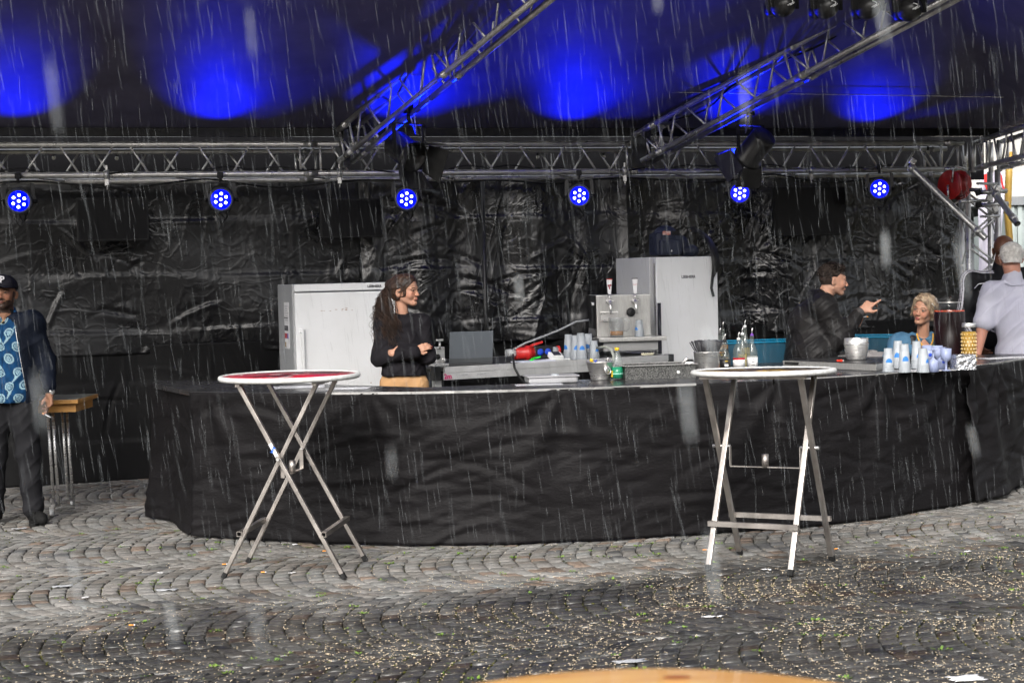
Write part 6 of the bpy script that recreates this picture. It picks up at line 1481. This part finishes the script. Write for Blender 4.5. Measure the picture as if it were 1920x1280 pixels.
    for i in range(640):
        a = rs.uniform(0, 6.28); rr = rs.random()**.6; end = Vector((-.12+.07*rr*math.cos(a)+rs.gauss(0, .016), -.015+.05*rr*math.sin(a)-.05*(rr), 1.2+rs.uniform(-.07, .12)))
        if i % 3 == 0: end = Vector((-.055+rs.gauss(0, .03), -.12+rs.gauss(0, .02), 1.21+rs.uniform(-.04, .12)))
        mid = tie*.5+end*.5+Vector((-.06+rs.gauss(0, .03), rs.gauss(-.01, .025), .05+rs.gauss(0, .02)))
        ph = rs.uniform(0, 6.28); fr = rs.uniform(3.5, 6.5); am = rs.uniform(.006, .013); pts = []
        for k in range(46):
            u = k/45; p = tie*(1-u)**2+mid*2*u*(1-u)+end*u*u; w_ = am*min(1, u*3)
            pts.append(p+Vector((math.cos(ph+fr*u*6.28)*w_, math.sin(ph+fr*u*6.28)*w_, math.sin(ph*2+fr*u*5)*w_*.5)))
        mb.tube(pts, [.0026*(1-.55*k/45) for k in range(46)], 3, caps=False)
    for i in range(60):
        st = Vector(f((rs.uniform(-.03, .03), rs.uniform(-.05, .1), .122))); mb.tube([st, st+Vector((rs.gauss(0, .008), rs.gauss(0, .008), rs.uniform(.0, .008))), st+Vector((rs.gauss(-.02, .01), rs.gauss(0, .01), -.006))], .0008, 3, caps=False)
    for i in range(26):   # loose strand by the ear
        st = Vector(f((-.07+rs.gauss(0, .004), -.03+rs.gauss(0, .006), .06))); mb.tube([st, Vector(f((-.079, -.02+rs.gauss(0, .006), .02))), Vector(f((-.083, .0+rs.gauss(0, .008), -.0)))], .0006, 3, caps=False)
    mb.build('ponytail', mh, hair)
    MB().sphere(tie+Vector((.008, -.022, .004)), (.019, .02, .024), 14).build('hair_tie', mat('cream scrunchie', (.6, .52, .42), .8), t)
woman()

# ---- 3. seated man in a dark bomber jacket, profile to the right, pointing with a cigarette
def man_seated():
    d = 11.55; c = ony(1535, 690, d); t = person('man in dark crumpled bomber jacket sitting in profile behind the bar, pointing', (c.x, d, 0), 0)
    skin = (.42, .23, .16); S = SDF(.0048)
    hc = np.array([.115, -.0, 1.545]); Rh = Rm(3, 0, 93); s_ = 1.0
    # facing +x
    pel = (-.02, .02, .93); ch = (.0, .02, 1.22); nk = (.05, .01, 1.42); shl, shr = (.06, .19, 1.37), (.01, -.17, 1.36)
    trunk(S, pel, ch, (shl, shr), nk, .95, .95); S.rc((.04, .01, 1.4), (.085, .0, 1.5), .06, .055, .03); add_head(S, hc, Rh, s_)
    eR, wR = (.12, -.2, 1.13), (.29, -.15, 1.325); eL, wL = (.22, .16, 1.12), (.23, -.02, 1.19)
    S.rc(shr, eR, .046, .04, .03); S.rc(eR, wR, .04, .028, .02); S.rc(shl, eL, .046, .04, .03); S.rc(eL, wL, .04, .028, .02)
    e = add_hand(S, wR, (.72, .05, .6), (.35, .6, -.5), -1, [(.1, .1, .05), (.7, .7, .4), (.95, .9, .5), (1.1, 1., .5)], 1.02, thumb=(-.1, .25))
    e2 = add_hand(S, wL, (.5, -.3, .25), (0, .2, 1), 1, [(.2, .3, .3), (.4, .4, .3), (.6, .5, .4), (.7, .6, .4)], .92)
    for sy in (-.09, .11): S.rc((-.0, sy, .9), (.42, sy*1.3, .93), .09, .065, .04); S.rc((.42, sy*1.3, .93), (.47, sy*1.3, .5), .06, .045, .03)
    body_obj('body', S, M_SKIN, t, paint=head_paint(hc, Rh, s_, skin, brow=(.03, .02, .015), beard=((.2, .12, .09), .35), lips=(.36, .15, .12), scalp=(.03, .02, .016)))
    face_parts(t, lambda p: hc+Rh @ (np.array(p)*s_), s_, (.02, .014, .012), (.33, .15, .12))
    S = SDF(.0055); trunk(S, (-.04, .02, .96), (-.03, .02, 1.2), (shl, shr), nk, 1.12, 1.35, .045); S.rc((-.05, -.12, 1.02), (-.05, .14, 1.02), .16, .16, .06); S.rc((-.03, -.1, .93), (-.03, .12, .93), .13, .13, .03)
    S.rc(shr, eR, .085, .082, .05); S.rc(eR, np.array(wR)-(.03, -.005, .03), .08, .046, .04); S.rc(shl, eL, .085, .08, .05); S.rc(eL, (.235, .03, 1.175), .075, .05, .03)
    S.rc((-.02, .08, 1.43), (-.0, -.06, 1.435), .055, .055, .02); S.rc((.0, -.06, 1.43), (.1, -.055, 1.39), .045, .03, .02); S.rc((.0, .08, 1.43), (.1, .07, 1.39), .045, .03, .02)
    S.el((.1, .0, 1.53), (.075, .068, .13), .008, sub=True); S.rc((.3, .0, .6), (.3, .0, .9), .14, .16, .01, sub=True)
    mj = mat('dark bomber nylon', (.007, .0065, .007), .55, col2=(.013, .012, .012), nscale=9, bump=.7, bscale=17, spec=.22)
    body_obj('jacket', S, mj, t, folds=(.006, 27, 4, 1.5))
    S = SDF(.005); a = np.array(wR); dv = np.array([.6, -.02, .6]); dv = dv/np.linalg.norm(dv); S.rc(a-dv*.085, a-dv*.012, .044, .036, .01); S.el(a-dv*.002, (.001, .001, .001), .001) if False else None; body_obj('cuff', S, mat('ribbed grey cuff', (.055, .05, .05), .8, bump=.3, bscale=120), t)
    S = SDF(.006)
    for sy in (-.1, .12): S.rc((-.0, sy, .9), (.42, sy*1.3, .93), .115, .09, .04); S.rc((.42, sy*1.3, .93), (.47, sy*1.3, .52), .085, .075, .03)
    body_obj('trousers', S, mat('light grey trousers', (.26, .25, .245), .85, col2=(.2, .19, .19), nscale=8), t, folds=(.01, 17, 1, 1))
    f = lambda p: hc+Rh @ (np.array(p)*s_)
    S = SDF(.004); S.el(f((0, .02, .055)), (.081, .098, .08), .01, Rh); S.el(f((0, -.045, .098)), (.062, .045, .03), .02, Rh); S.el(f((0, -.12, -.0)), (.1, .1, .085), .015, Rh, True); S.el(f((0, .0, -.05)), (.12, .14, .06), .01, Rh, True)
    for s in (-1, 1): S.el(f((s*.085, .004, -.004)), (.03, .035, .04), .008, Rh, True)
    mh = mat('short black hair', (.010, .007, .006), .7, col2=(.03, .022, .018), nscale=70, bump=.8, bscale=90); h = body_obj('hair', S, mh, t, folds=(.006, 80, 0, .5))
    rs = random.Random(6); mb = MB()
    for i in range(420):
        a, b = rs.uniform(-1.3, 1.3), rs.uniform(-.75, 1.5); p = Vector(f((.078*math.sin(a), .02-.096*math.cos(a)*math.sin(b) if True else 0, .06+.076*math.cos(a)*math.cos(b)))); dr = Vector(Rh @ np.array((rs.gauss(0, .5), -.8, .45)))
        mb.tube([p, p+dr*rs.uniform(.012, .03)], [.0016, .0006], 3, caps=False)
    mb.build('hair_tips', mh, h)
    q = Vector((np.array(e[0])*.35+np.array(e[1])*.65))+Vector((0, -.012, .012)); dr = Vector((-.35, -.6, .75)).normalized(); o = Vector(t.location)
    g = thing('cigarette', 'short cigarette between the pointing fingers of the seated man', 'cigarette', q+o); MB().tube([(0, 0, 0), dr*.02], .0042, 8).build('filter', M_paper, g); MB().tube([dr*.02, dr*.035], .0042, 8).build('ash', M_grey, g)
    q = Vector(e2[0])+o; g = thing('cigarette', 'cigarette in the lower hand of the seated man, in front of his jacket', 'cigarette', q+Vector((-.01, -.012, .006))); MB().tube([(0, 0, 0), (.03, -.02, .0)], .0042, 8).build('paper', M_paper, g); MB().tube([(.03, -.02, 0), (.04, -.027, 0)], .0043, 8).build('filter', mat('cigarette filter', (.65, .27, .06), .8), g)
man_seated()

# ---- 4. blonde woman in a denim jacket, leaning on the far side of the bar
def blonde():
    d = 11.35; c = ony(1733, 690, d); t = person('blonde woman in denim jacket and yellow bead necklace behind the big jar', (c.x, d, 0), 0)
    skin = (.36, .19, .125); S = SDF(.0046); z0 = 1.315; s_ = .98
    hc = np.array([.0, -.02, z0]); Rh = Rm(-3, 12, -40)
    shl, shr = (.17, .05, z0-.235), (-.17, .04, z0-.235); pel = (.0, .16, z0-.6); ch = (0, .08, z0-.37); nk = (0, .04, z0-.19)
    trunk(S, pel, ch, (shl, shr), nk, .86, .9); S.rc((0, .035, z0-.2), (0, .0, z0-.08), .045, .041, .03); add_head(S, hc, Rh, s_, fem=True)
    eR, wR = (-.25, -.06, z0-.34), (-.115, -.2, z0-.27); eL, wL = (.25, -.04, z0-.4), (.15, -.22, z0-.36)
    S.rc(shr, eR, .042, .036, .03); S.rc(eR, wR, .036, .024, .02); S.rc(shl, eL, .042, .036, .03); S.rc(eL, wL, .036, .025, .02)
    e = add_hand(S, wR, (.9, -.2, -.05), (.1, .3, -1), -1, [(.45, .5, .4), (.5, .55, .4), (.55, .6, .4), (.6, .6, .4)], .92, thumb=(.3, .5)); add_hand(S, wL, (-.6, -.6, -.1), (0, 0, -1), 1, [.2]*4, .92)
    for sx in (-1, 1): S.rc((sx*.08, .16, z0-.65), (sx*.09, .1, z0-.99), .085, .055, .04); S.rc((sx*.09, .1, z0-.99), (sx*.09, .22, .09), .05, .035, .03); S.rc((sx*.09, .22, .07), (sx*.1, .1, .04), .034, .028, .02)
    P0 = head_paint(hc, Rh, s_, skin, lips=(.36, .11, .09), fem=True, brow=(.09, .055, .035))
    body_obj('body', S, M_SKIN, t, paint=P0)
    face_parts(t, lambda p: hc+Rh @ (np.array(p)*s_), s_, (.09, .055, .035), (.32, .08, .075), True, (.06, .09, .08))
    md = mat('denim', (.04, .1, .17), .85, col2=(.065, .145, .23), nscale=11, bump=.25, bscale=130)
    S = SDF(.0055); trunk(S, (0, .14, z0-.55), ch, (shl, shr), nk, .93, 1., .025); S.rc(shr, eR, .07, .062, .04); S.rc(eR, np.array(wR)-(.03, -.02, 0), .06, .04, .03); S.rc(shl, eL, .07, .062, .04); S.rc(eL, wL, .06, .042, .03)
    for s in (-1, 1): S.rc((s*.05, -.03, z0-.24), (s*.07, .05, z0-.175), .014, .022, .015)
    S.el((.0, -.09, z0-.3), (.05, .12, .12), .01, sub=True); S.el((0, 0, z0-.1), (.065, .075, .1), .01, sub=True)
    body_obj('denim_jacket', S, md, t, folds=(.008, 17, 2, 1))
    S = SDF(.006); trunk(S, (0, .15, z0-.55), ch, (shl, shr), nk, .84, .88, .014); S.el((0, -.06, z0-.22), (.07, .12, .1), .01, sub=True); body_obj('top', S, mat('shiny blue top', (.03, .07, .14), .2, col2=(.3, .35, .4), nscale=25), t)
    S = SDF(.007)
    for sx in (-1, 1): S.rc((sx*.08, .16, z0-.62), (sx*.09, .1, z0-.99), .1, .08, .04); S.rc((sx*.09, .1, z0-.99), (sx*.09, .22, .08), .075, .06, .03)
    body_obj('trousers', S, mat('dark jeans', (.02, .025, .04), .8), t)
    for sx in (-1, 1):
        S = SDF(.006); S.rc((sx*.095, .22, .05), (sx*.11, .08, .04), .042, .036, .03); S.el((0, .1, -.05), (.4, .4, .055), .003, sub=True); body_obj('shoe', S, M_black, t)
    S = SDF(.005); S.rc((-.1, -.03, z0-.3), (-.085, .0, z0-.2), .03, .03, .02); S.rc((-.1, -.03, z0-.3), (-.1, -.04, z0-.42), .03, .03, .02); body_obj('dark_scarf', S, M_black, t, folds=(.008, 40, 1, 1))
    f = lambda p: hc+Rh @ (np.array(p)*s_)
    S = SDF(.004); S.el(f((0, .024, .042)), (.081, .102, .085), .01, Rh); S.el(f((0, .045, .0)), (.077, .08, .085), .02, Rh); S.el(f((.0, -.016, .068)), (.074, .08, .062), .02, Rh)
    S.el(f((-.006, -.12, -.012)), (.058, .1, .085), .012, Rh, True); S.el(f((0, -.06, -.09)), (.075, .1, .05), .01, Rh, True)
    S.rc(f((.04, -.085, .085)), f((.078, -.035, .0)), .014, .01, .01); S.rc(f((.078, -.035, 0)), f((.077, -.01, -.04)), .012, .008, .01); S.rc(f((-.045, -.08, .08)), f((-.078, -.03, .0)), .014, .01, .01); S.rc(f((-.078, -.03, 0)), f((-.075, -.0, -.05)), .012, .009, .01)
    mh = mat('blonde hair', (.33, .25, .165), .42, col2=(.13, .085, .055), nscale=34, bump=.8, bscale=60, stretch=(1.4, 1, .45)); h = body_obj('hair', S, mh, t, folds=(.003, 70, 1, .5))
    rs = random.Random(3); mb = MB()
    for i in range(320):
        s = rs.choice((-1, 1)); st = Vector(f((rs.uniform(-.032, -.018), -.07+rs.uniform(0, .12), .126))); m_ = Vector(f((s*rs.uniform(.07, .088), rs.uniform(-.07, .06), .06))); en = Vector(f((s*rs.uniform(.078, .088), rs.uniform(-.03, .09), rs.uniform(-.06, .01))))
        mb.tube([st*(1-u)**2+m_*2*u*(1-u)*1.0+en*u*u+(m_-(st+en)/2)*.12*math.sin(u*3.14) for u in np.linspace(0, 1, 9)], .0018, 3, caps=False)
    mb.build('hair_strands', mh, h)
    mb = MB()
    for i in range(34):
        u = (i/33-.5)*2; mb.sphere((.0+.058*math.sin(u*1.5), -.045-.055*math.cos(u*1.4)+.02, z0-.155-.105*math.cos(u*1.45)), .0066, 8)
    mb.build('bead_necklace', mat('yellow wooden beads', (.62, .33, .03), .4), t)
    MB().sphere(f((.082, -.01, -.045)), .006, 10).build('earring', M_paper, t); MB().tube([f((.07, -.05, .07)), f((.088, -.01, .035))], .003, 6).build('hair_clip', M_steel, t)
    o = Vector(t.location)
    q = Vector((.0, -.25, z0-.365))+o; g = thing('tumbler', 'small tumbler of milky drink with straw and lime in the blonde woman\'s hand', 'drink glass', (q.x, q.y, q.z))
    MB().lathe([(0, 0), (.03, 0), (.033, .003), (.038, .11), (.036, .11), (.031, .006), (0, .005)], n=28).build('glass', MG, g); MB().lathe([(0, .006), (.03, .007), (.035, .09), (0, .09)], n=24).build('drink', mat('milky drink', (.5, .54, .52), .3, col2=(.4, .45, .42), nscale=20), g)
    MB().tube([(0, .01, .02), (.03, -.0, .19)], .0028, 6).build('straw', M_black, g); MB().sphere((-.005, -.03, .115), (.014, .006, .014), 12).build('lime', mat('lime', (.16, .3, .02), .5), g)
blonde()

# ---- 5/6. two men at the right edge
def men_right():
    d = 12.75; c = ony(1868, 690, d); t = person('bald man in black track jacket with white sleeve stripes at the right edge', (c.x, d, 0), 0)
    skin = (.115, .05, .03); S = SDF(.005); ht = ony(1880, 441, d).z; z0 = ht-.125; hc = np.array([.075, -.0, z0]); Rh = Rm(0, 0, 155); s_ = 1.06
    shl, shr = (.24, .02, z0-.23), (-.19, .02, z0-.24); pel = (.03, .04, z0-.7); ch = (.02, .03, z0-.4); nk = (.05, .02, z0-.18)
    trunk(S, pel, ch, (shl, shr), nk, 1.05, 1.05); S.rc((.05, .02, z0-.2), (.065, .01, z0-.08), .066, .062, .03); add_head(S, hc, Rh, s_)
    eR, wR = (-.27, -.02, z0-.53), (-.2, -.16, z0-.74); eL, wL = (.3, .0, z0-.53), (.26, -.15, z0-.72)
    for a, b, w_ in ((shr, eR, wR), (shl, eL, wL)): S.rc(a, b, .055, .045, .03); S.rc(b, w_, .044, .03, .02)
    add_hand(S, wR, (.3, -.5, -.6), (1, 0, 0), -1, [.4]*4); add_hand(S, wL, (-.2, -.5, -.6), (-1, 0, 0), 1, [.4]*4)
    for sx in (-1, 1): S.rc((.03+sx*.1, .04, z0-.78), (.03+sx*.11, .02, .5), .09, .06, .04); S.rc((.03+sx*.11, .02, .5), (.03+sx*.12, .05, .1), .058, .04, .03); S.rc((.03+sx*.12, .05, .08), (.03+sx*.13, -.1, .04), .038, .03, .02)
    body_obj('body', S, M_SKIN, t, paint=head_paint(hc, Rh, s_, skin))
    S = SDF(.0042); trunk(S, (.03, .04, z0-.7), ch, (shl, shr), nk, 1.15, 1.15, .035)
    for a, b, w_ in ((shr, eR, wR), (shl, eL, wL)): S.rc(a, b, .078, .068, .05); S.rc(b, np.array(w_)+(0, .02, .03), .066, .048, .03)
    S.rc((.05, .02, z0-.2), (.06, .02, z0-.13), .078, .072, .02); S.el((.065, 0, z0-.05), (.068, .07, .1), .006, sub=True)
    mk = mat('black tracksuit', (.009, .009, .011), .7, col2=(.014, .014, .016), nscale=7, bump=.1, bscale=70)
    def stripes(V, N):
        C = np.tile(np.array([.009, .009, .011]), (len(V), 1)); x, y, z = V.T
        ln = np.where(z > eR[2], np.interp(z, [eR[2], shr[2]], [eR[1], shr[1]]), np.interp(z, [wR[2], eR[2]], [wR[1], eR[1]]))
        o = y-ln; m = (x < -.02) & (N[:, 0]*.8+N[:, 2]*-.8 < -.25)
        for k in (-.052, -.034, -.016): C[m & (np.abs(o-k) < .0052)] = (.6, .58, .64)
        return C
    jk = body_obj('track_jacket', S, mat('striped tracksuit', (.01, .01, .01), .7, attr=True), t, folds=(.006, 13, 1, 1), paint=stripes)
    mw = mat('white piping', (.62, .6, .66), .6)
    # chest emblem: three slanted bars and a curved piping
    ex, ez, ey = -.155, z0-.32, -.128
    for k in range(3): MB().bar((ex+k*.017, ey, ez-.02), (ex-.012+k*.017, ey-.001, ez-.004+k*.012), .012, .003, up=(0, 1, 0)).build('emblem_bar', mw, jk)
    MB().box((ex+.012, ey-.0, ez-.034), (.06, .003, .008)).build('emblem_lettering', mw, jk)
    MB().tube([(ex-.05, ey+.01, ez+.02), (ex-.02, ey, ez+.055), (ex+.03, ey, ez+.06), (ex+.06, ey, ez+.03), (ex+.08, ey+.01, ez-.01)], .004, 6).build('chest_piping', mw, jk)
    S = SDF(.007); S.el((.03, .04, z0-.8), (.17, .13, .12), .05)
    for sx in (-1, 1): S.rc((.03+sx*.1, .04, z0-.78), (.03+sx*.11, .02, .5), .11, .085, .04); S.rc((.03+sx*.11, .02, .5), (.03+sx*.12, .05, .1), .08, .07, .03)
    body_obj('trousers', S, mk, t, folds=(.008, 14, 1, 1))
    for sx in (-1, 1):
        S = SDF(.006); S.rc((.03+sx*.12, .06, .05), (.03+sx*.13, -.12, .04), .045, .04, .03); S.el((0, 0, -.05), (.5, .5, .055), .003, sub=True); body_obj('shoe', S, M_black, t)
    # grey-haired man seen from behind
    d = 12.2; c = ony(1898, 690, d); t = person('grey haired man in light lilac polo shirt seen from behind', (c.x, d, 0), 0)
    skin = (.42, .2, .14); S = SDF(.005); ht = ony(1893, 457, d).z; z0 = ht-.12; hc = np.array([.0, -.0, z0]); Rh = Rm(8, 0, 172); s_ = 1.05
    shl, shr = (.25, .0, z0-.24), (-.15, .0, z0-.25); pel = (.1, .0, z0-.74); ch = (.07, .0, z0-.42); nk = (.02, .0, z0-.17)
    trunk(S, pel, ch, (shl, shr), nk, 1.12, 1.15); S.rc((.02, .0, z0-.2), (.005, .0, z0-.07), .068, .062, .03); add_head(S, hc, Rh, s_)
    eR, wR = (-.235, -.03, z0-.52), (-.29, -.05, z0-.74); eL, wL = (.36, .05, z0-.5), (.3, .2, z0-.7)
    for a, b, w_ in ((shr, eR, wR), (shl, eL, wL)): S.rc(a, b, .055, .046, .03); S.rc(b, w_, .046, .031, .02)
    wz = .98
    add_hand(S, wR, (-.3, -.1, -.9), (.9, -.2, 0), -1, [.3, .35, .4, .45]); add_hand(S, wL, (.0, .6, -.5), (-1, 0, 0), 1, [.3]*4)
    for sx in (-1, 1): S.rc((.1+sx*.1, .0, z0-.82), (.1+sx*.11, .0, .48), .09, .06, .04); S.rc((.1+sx*.11, .0, .48), (.1+sx*.12, -.03, .1), .058, .04, .03); S.rc((.1+sx*.12, -.03, .08), (.1+sx*.13, .1, .04), .038, .03, .02)
    body_obj('body', S, M_SKIN, t, paint=head_paint(hc, Rh, s_, skin))
    S = SDF(.0055); trunk(S, (.11, .0, z0-.72), (.07, .0, z0-.42), (shl, shr), nk, 1.2, 1.22, .035); S.rc((.12, 0, z0-.72), (.13, 0, z0-.86), .17, .17, .05)
    S.rc(shr, (-.225, -.025, z0-.47), .078, .085, .05); S.rc(shl, (.34, .04, z0-.46), .078, .085, .05); S.rc((.02, .0, z0-.21), (.01, .0, z0-.15), .086, .079, .02)
    S.el((.005, .0, z0-.05), (.068, .068, .075), .004, sub=True); S.el((.12, 0, z0-1.0), (.5, .5, .1), .006, sub=True)
    dd = np.array([-.28, -.08, -.96]); S.el(np.array([-.235, -.03, z0-.55])+dd*.06, (.13, .13, .075), .004, Rm(0, 20, 0), True)
    mp_ = mat('pale lilac cotton', (.42, .42, .49), .85, col2=(.37, .37, .45), nscale=4, bump=.06, bscale=60)
    sh = body_obj('polo_shirt', S, mp_, t, folds=(.013, 12, 4, 1))
    MB().tube([(-.075, -.08, z0-.185), (-.03, -.098, z0-.203), (.05, -.098, z0-.203), (.09, -.08, z0-.18)], .005, 6).build('collar_fold', mp_, sh)
    S = SDF(.0065); S.el((.12, 0, z0-.86), (.185, .16, .12), .05)
    for sx in (-1, 1): S.rc((.1+sx*.1, .0, z0-.82), (.1+sx*.11, .0, .48), .115, .09, .04); S.rc((.1+sx*.11, .0, .48), (.1+sx*.12, -.03, .1), .085, .07, .03)
    body_obj('trousers', S, mat('dark navy trousers', (.015, .016, .025), .8), t, folds=(.008, 14, 1, 1))
    for sx in (-1, 1):
        S = SDF(.006); S.rc((.1+sx*.12, -.04, .05), (.1+sx*.13, .12, .04), .045, .04, .03); S.el((0, 0, -.05), (.6, .6, .055), .003, sub=True); body_obj('shoe', S, M_black, t)
    f = lambda p: hc+Rh @ (np.array(p)*s_)
    S = SDF(.004); S.el(f((0, .024, .045)), (.082*s_, .1*s_, .08*s_), .01, Rh); S.el(f((0, .05, .0)), (.075, .065, .08), .02, Rh); S.el(f((0, -.12, -.0)), (.1, .1, .1), .015, Rh, True); S.el(f((0, .0, -.08)), (.12, .16, .055), .01, Rh, True)
    for s in (-1, 1): S.el(f((s*.088, .004, -.004)), (.03, .035, .045), .008, Rh, True)
    mh = mat('white grey hair', (.7, .68, .65), .6, col2=(.45, .43, .41), nscale=45, bump=.8, bscale=70, stretch=(1, 1, .5)); h = body_obj('hair', S, mh, t, folds=(.004, 60, 0, .5))
    rs = random.Random(16); mb = MB()
    for i in range(500):
        th, ph = rs.uniform(0, 6.28), rs.uniform(.1, 2.0); nrm = np.array([math.sin(ph)*math.cos(th), math.sin(ph)*math.sin(th), math.cos(ph)])
        if nrm[1] < -.2 and nrm[2] < .6: continue
        p = f((nrm[0]*.082, .024+nrm[1]*.1, .045+nrm[2]*.08)); dr = Rh @ np.array([nrm[0]*.3+rs.gauss(0, .3), .3, -1.0]); dr = dr/np.linalg.norm(dr)
        mb.tube([Vector(p), Vector(p+dr*.014+(Rh @ nrm)*.003), Vector(p+dr*.03+(Rh @ nrm)*.001)], [.0017, .0015, .0006], 3, caps=False)
    mb.build('hair_strands', mh, h)
men_right()
def rain():
    m = bpy.data.materials.new('rain water'); m.use_nodes = True; t = m.node_tree; L = t.links; t.nodes.clear()
    o_ = t.nodes.new('ShaderNodeOutputMaterial'); mx = t.nodes.new('ShaderNodeMixShader'); tr = t.nodes.new('ShaderNodeBsdfTransparent')
    d = t.nodes.new('ShaderNodeBsdfTranslucent'); d.inputs[0].default_value = (.85, .9, .92, 1); gl = t.nodes.new('ShaderNodeBsdfDiffuse'); gl.inputs['Color'].default_value = (.85, .9, .92, 1)
    m2 = t.nodes.new('ShaderNodeMixShader'); L.new(d.outputs[0], m2.inputs[1]); L.new(gl.outputs[0], m2.inputs[2])
    at = t.nodes.new('ShaderNodeAttribute'); at.attribute_name = 'Col'; L.new(at.outputs['Fac'], mx.inputs[0]); L.new(tr.outputs[0], mx.inputs[1]); L.new(m2.outputs[0], mx.inputs[2]); L.new(mx.outputs[0], o_.inputs[0])
    N = 4200; Y = (rng.random(N)**.55)*6+2.1
    Y[:20] = rng.uniform(.7, 1.25, 20)
    X = (rng.random(N)-.5)*Y*.74; ang = rng.random(N)
    Z = CAM.z + Y*(-.25+ang*.47); keep = Z > .12; X, Y, Z = X[keep], Y[keep], Z[keep]; n = len(X)
    ln = rng.uniform(.04, .15, n)*np.clip(Y/4, .45, 1); r = rng.uniform(.0003, .0007, n)*np.clip(.45+Y/7, .5, 1.4)
    near = Y < 1.3; r[near] = .0013; ln[near] = rng.uniform(.02, .045, near.sum())
    lean = rng.normal(-.1, .06, n); dirv = np.c_[lean, rng.normal(0, .03, n), np.ones(n)]; dirv /= np.linalg.norm(dirv, axis=1, keepdims=True)
    P = np.c_[X, Y, Z]; k = 5; V = []
    for f, rr in ((-.5, .05), (-.3, .8), (.25, 1), (.5, .05)):
        for a in range(k):
            c, s = math.cos(2*math.pi*a/k), math.sin(2*math.pi*a/k)
            V.append(P+dirv*(ln*f)[:, None]+np.c_[c*r*rr, s*r*rr, np.zeros(n)])
    V = np.stack(V, 1); Fc = []
    for a in range(3):
        for b in range(k): Fc.append((a*k+b, a*k+(b+1) % k, (a+1)*k+(b+1) % k, (a+1)*k+b))
    Fc = np.array(Fc)[None]+(np.arange(n)*4*k)[:, None, None]
    op = rng.uniform(.025, .12, n); op[near] = rng.uniform(.15, .42, near.sum()); C = np.repeat(np.c_[op, op, op, np.ones(n)], 4*k, axis=0)
    tag(from_np('rain', V.reshape(-1, 3), Fc.reshape(-1, 4), m, attr=C), 'heavy rain falling in pale streaks before the bar', 'rain', kind='stuff')
rain()
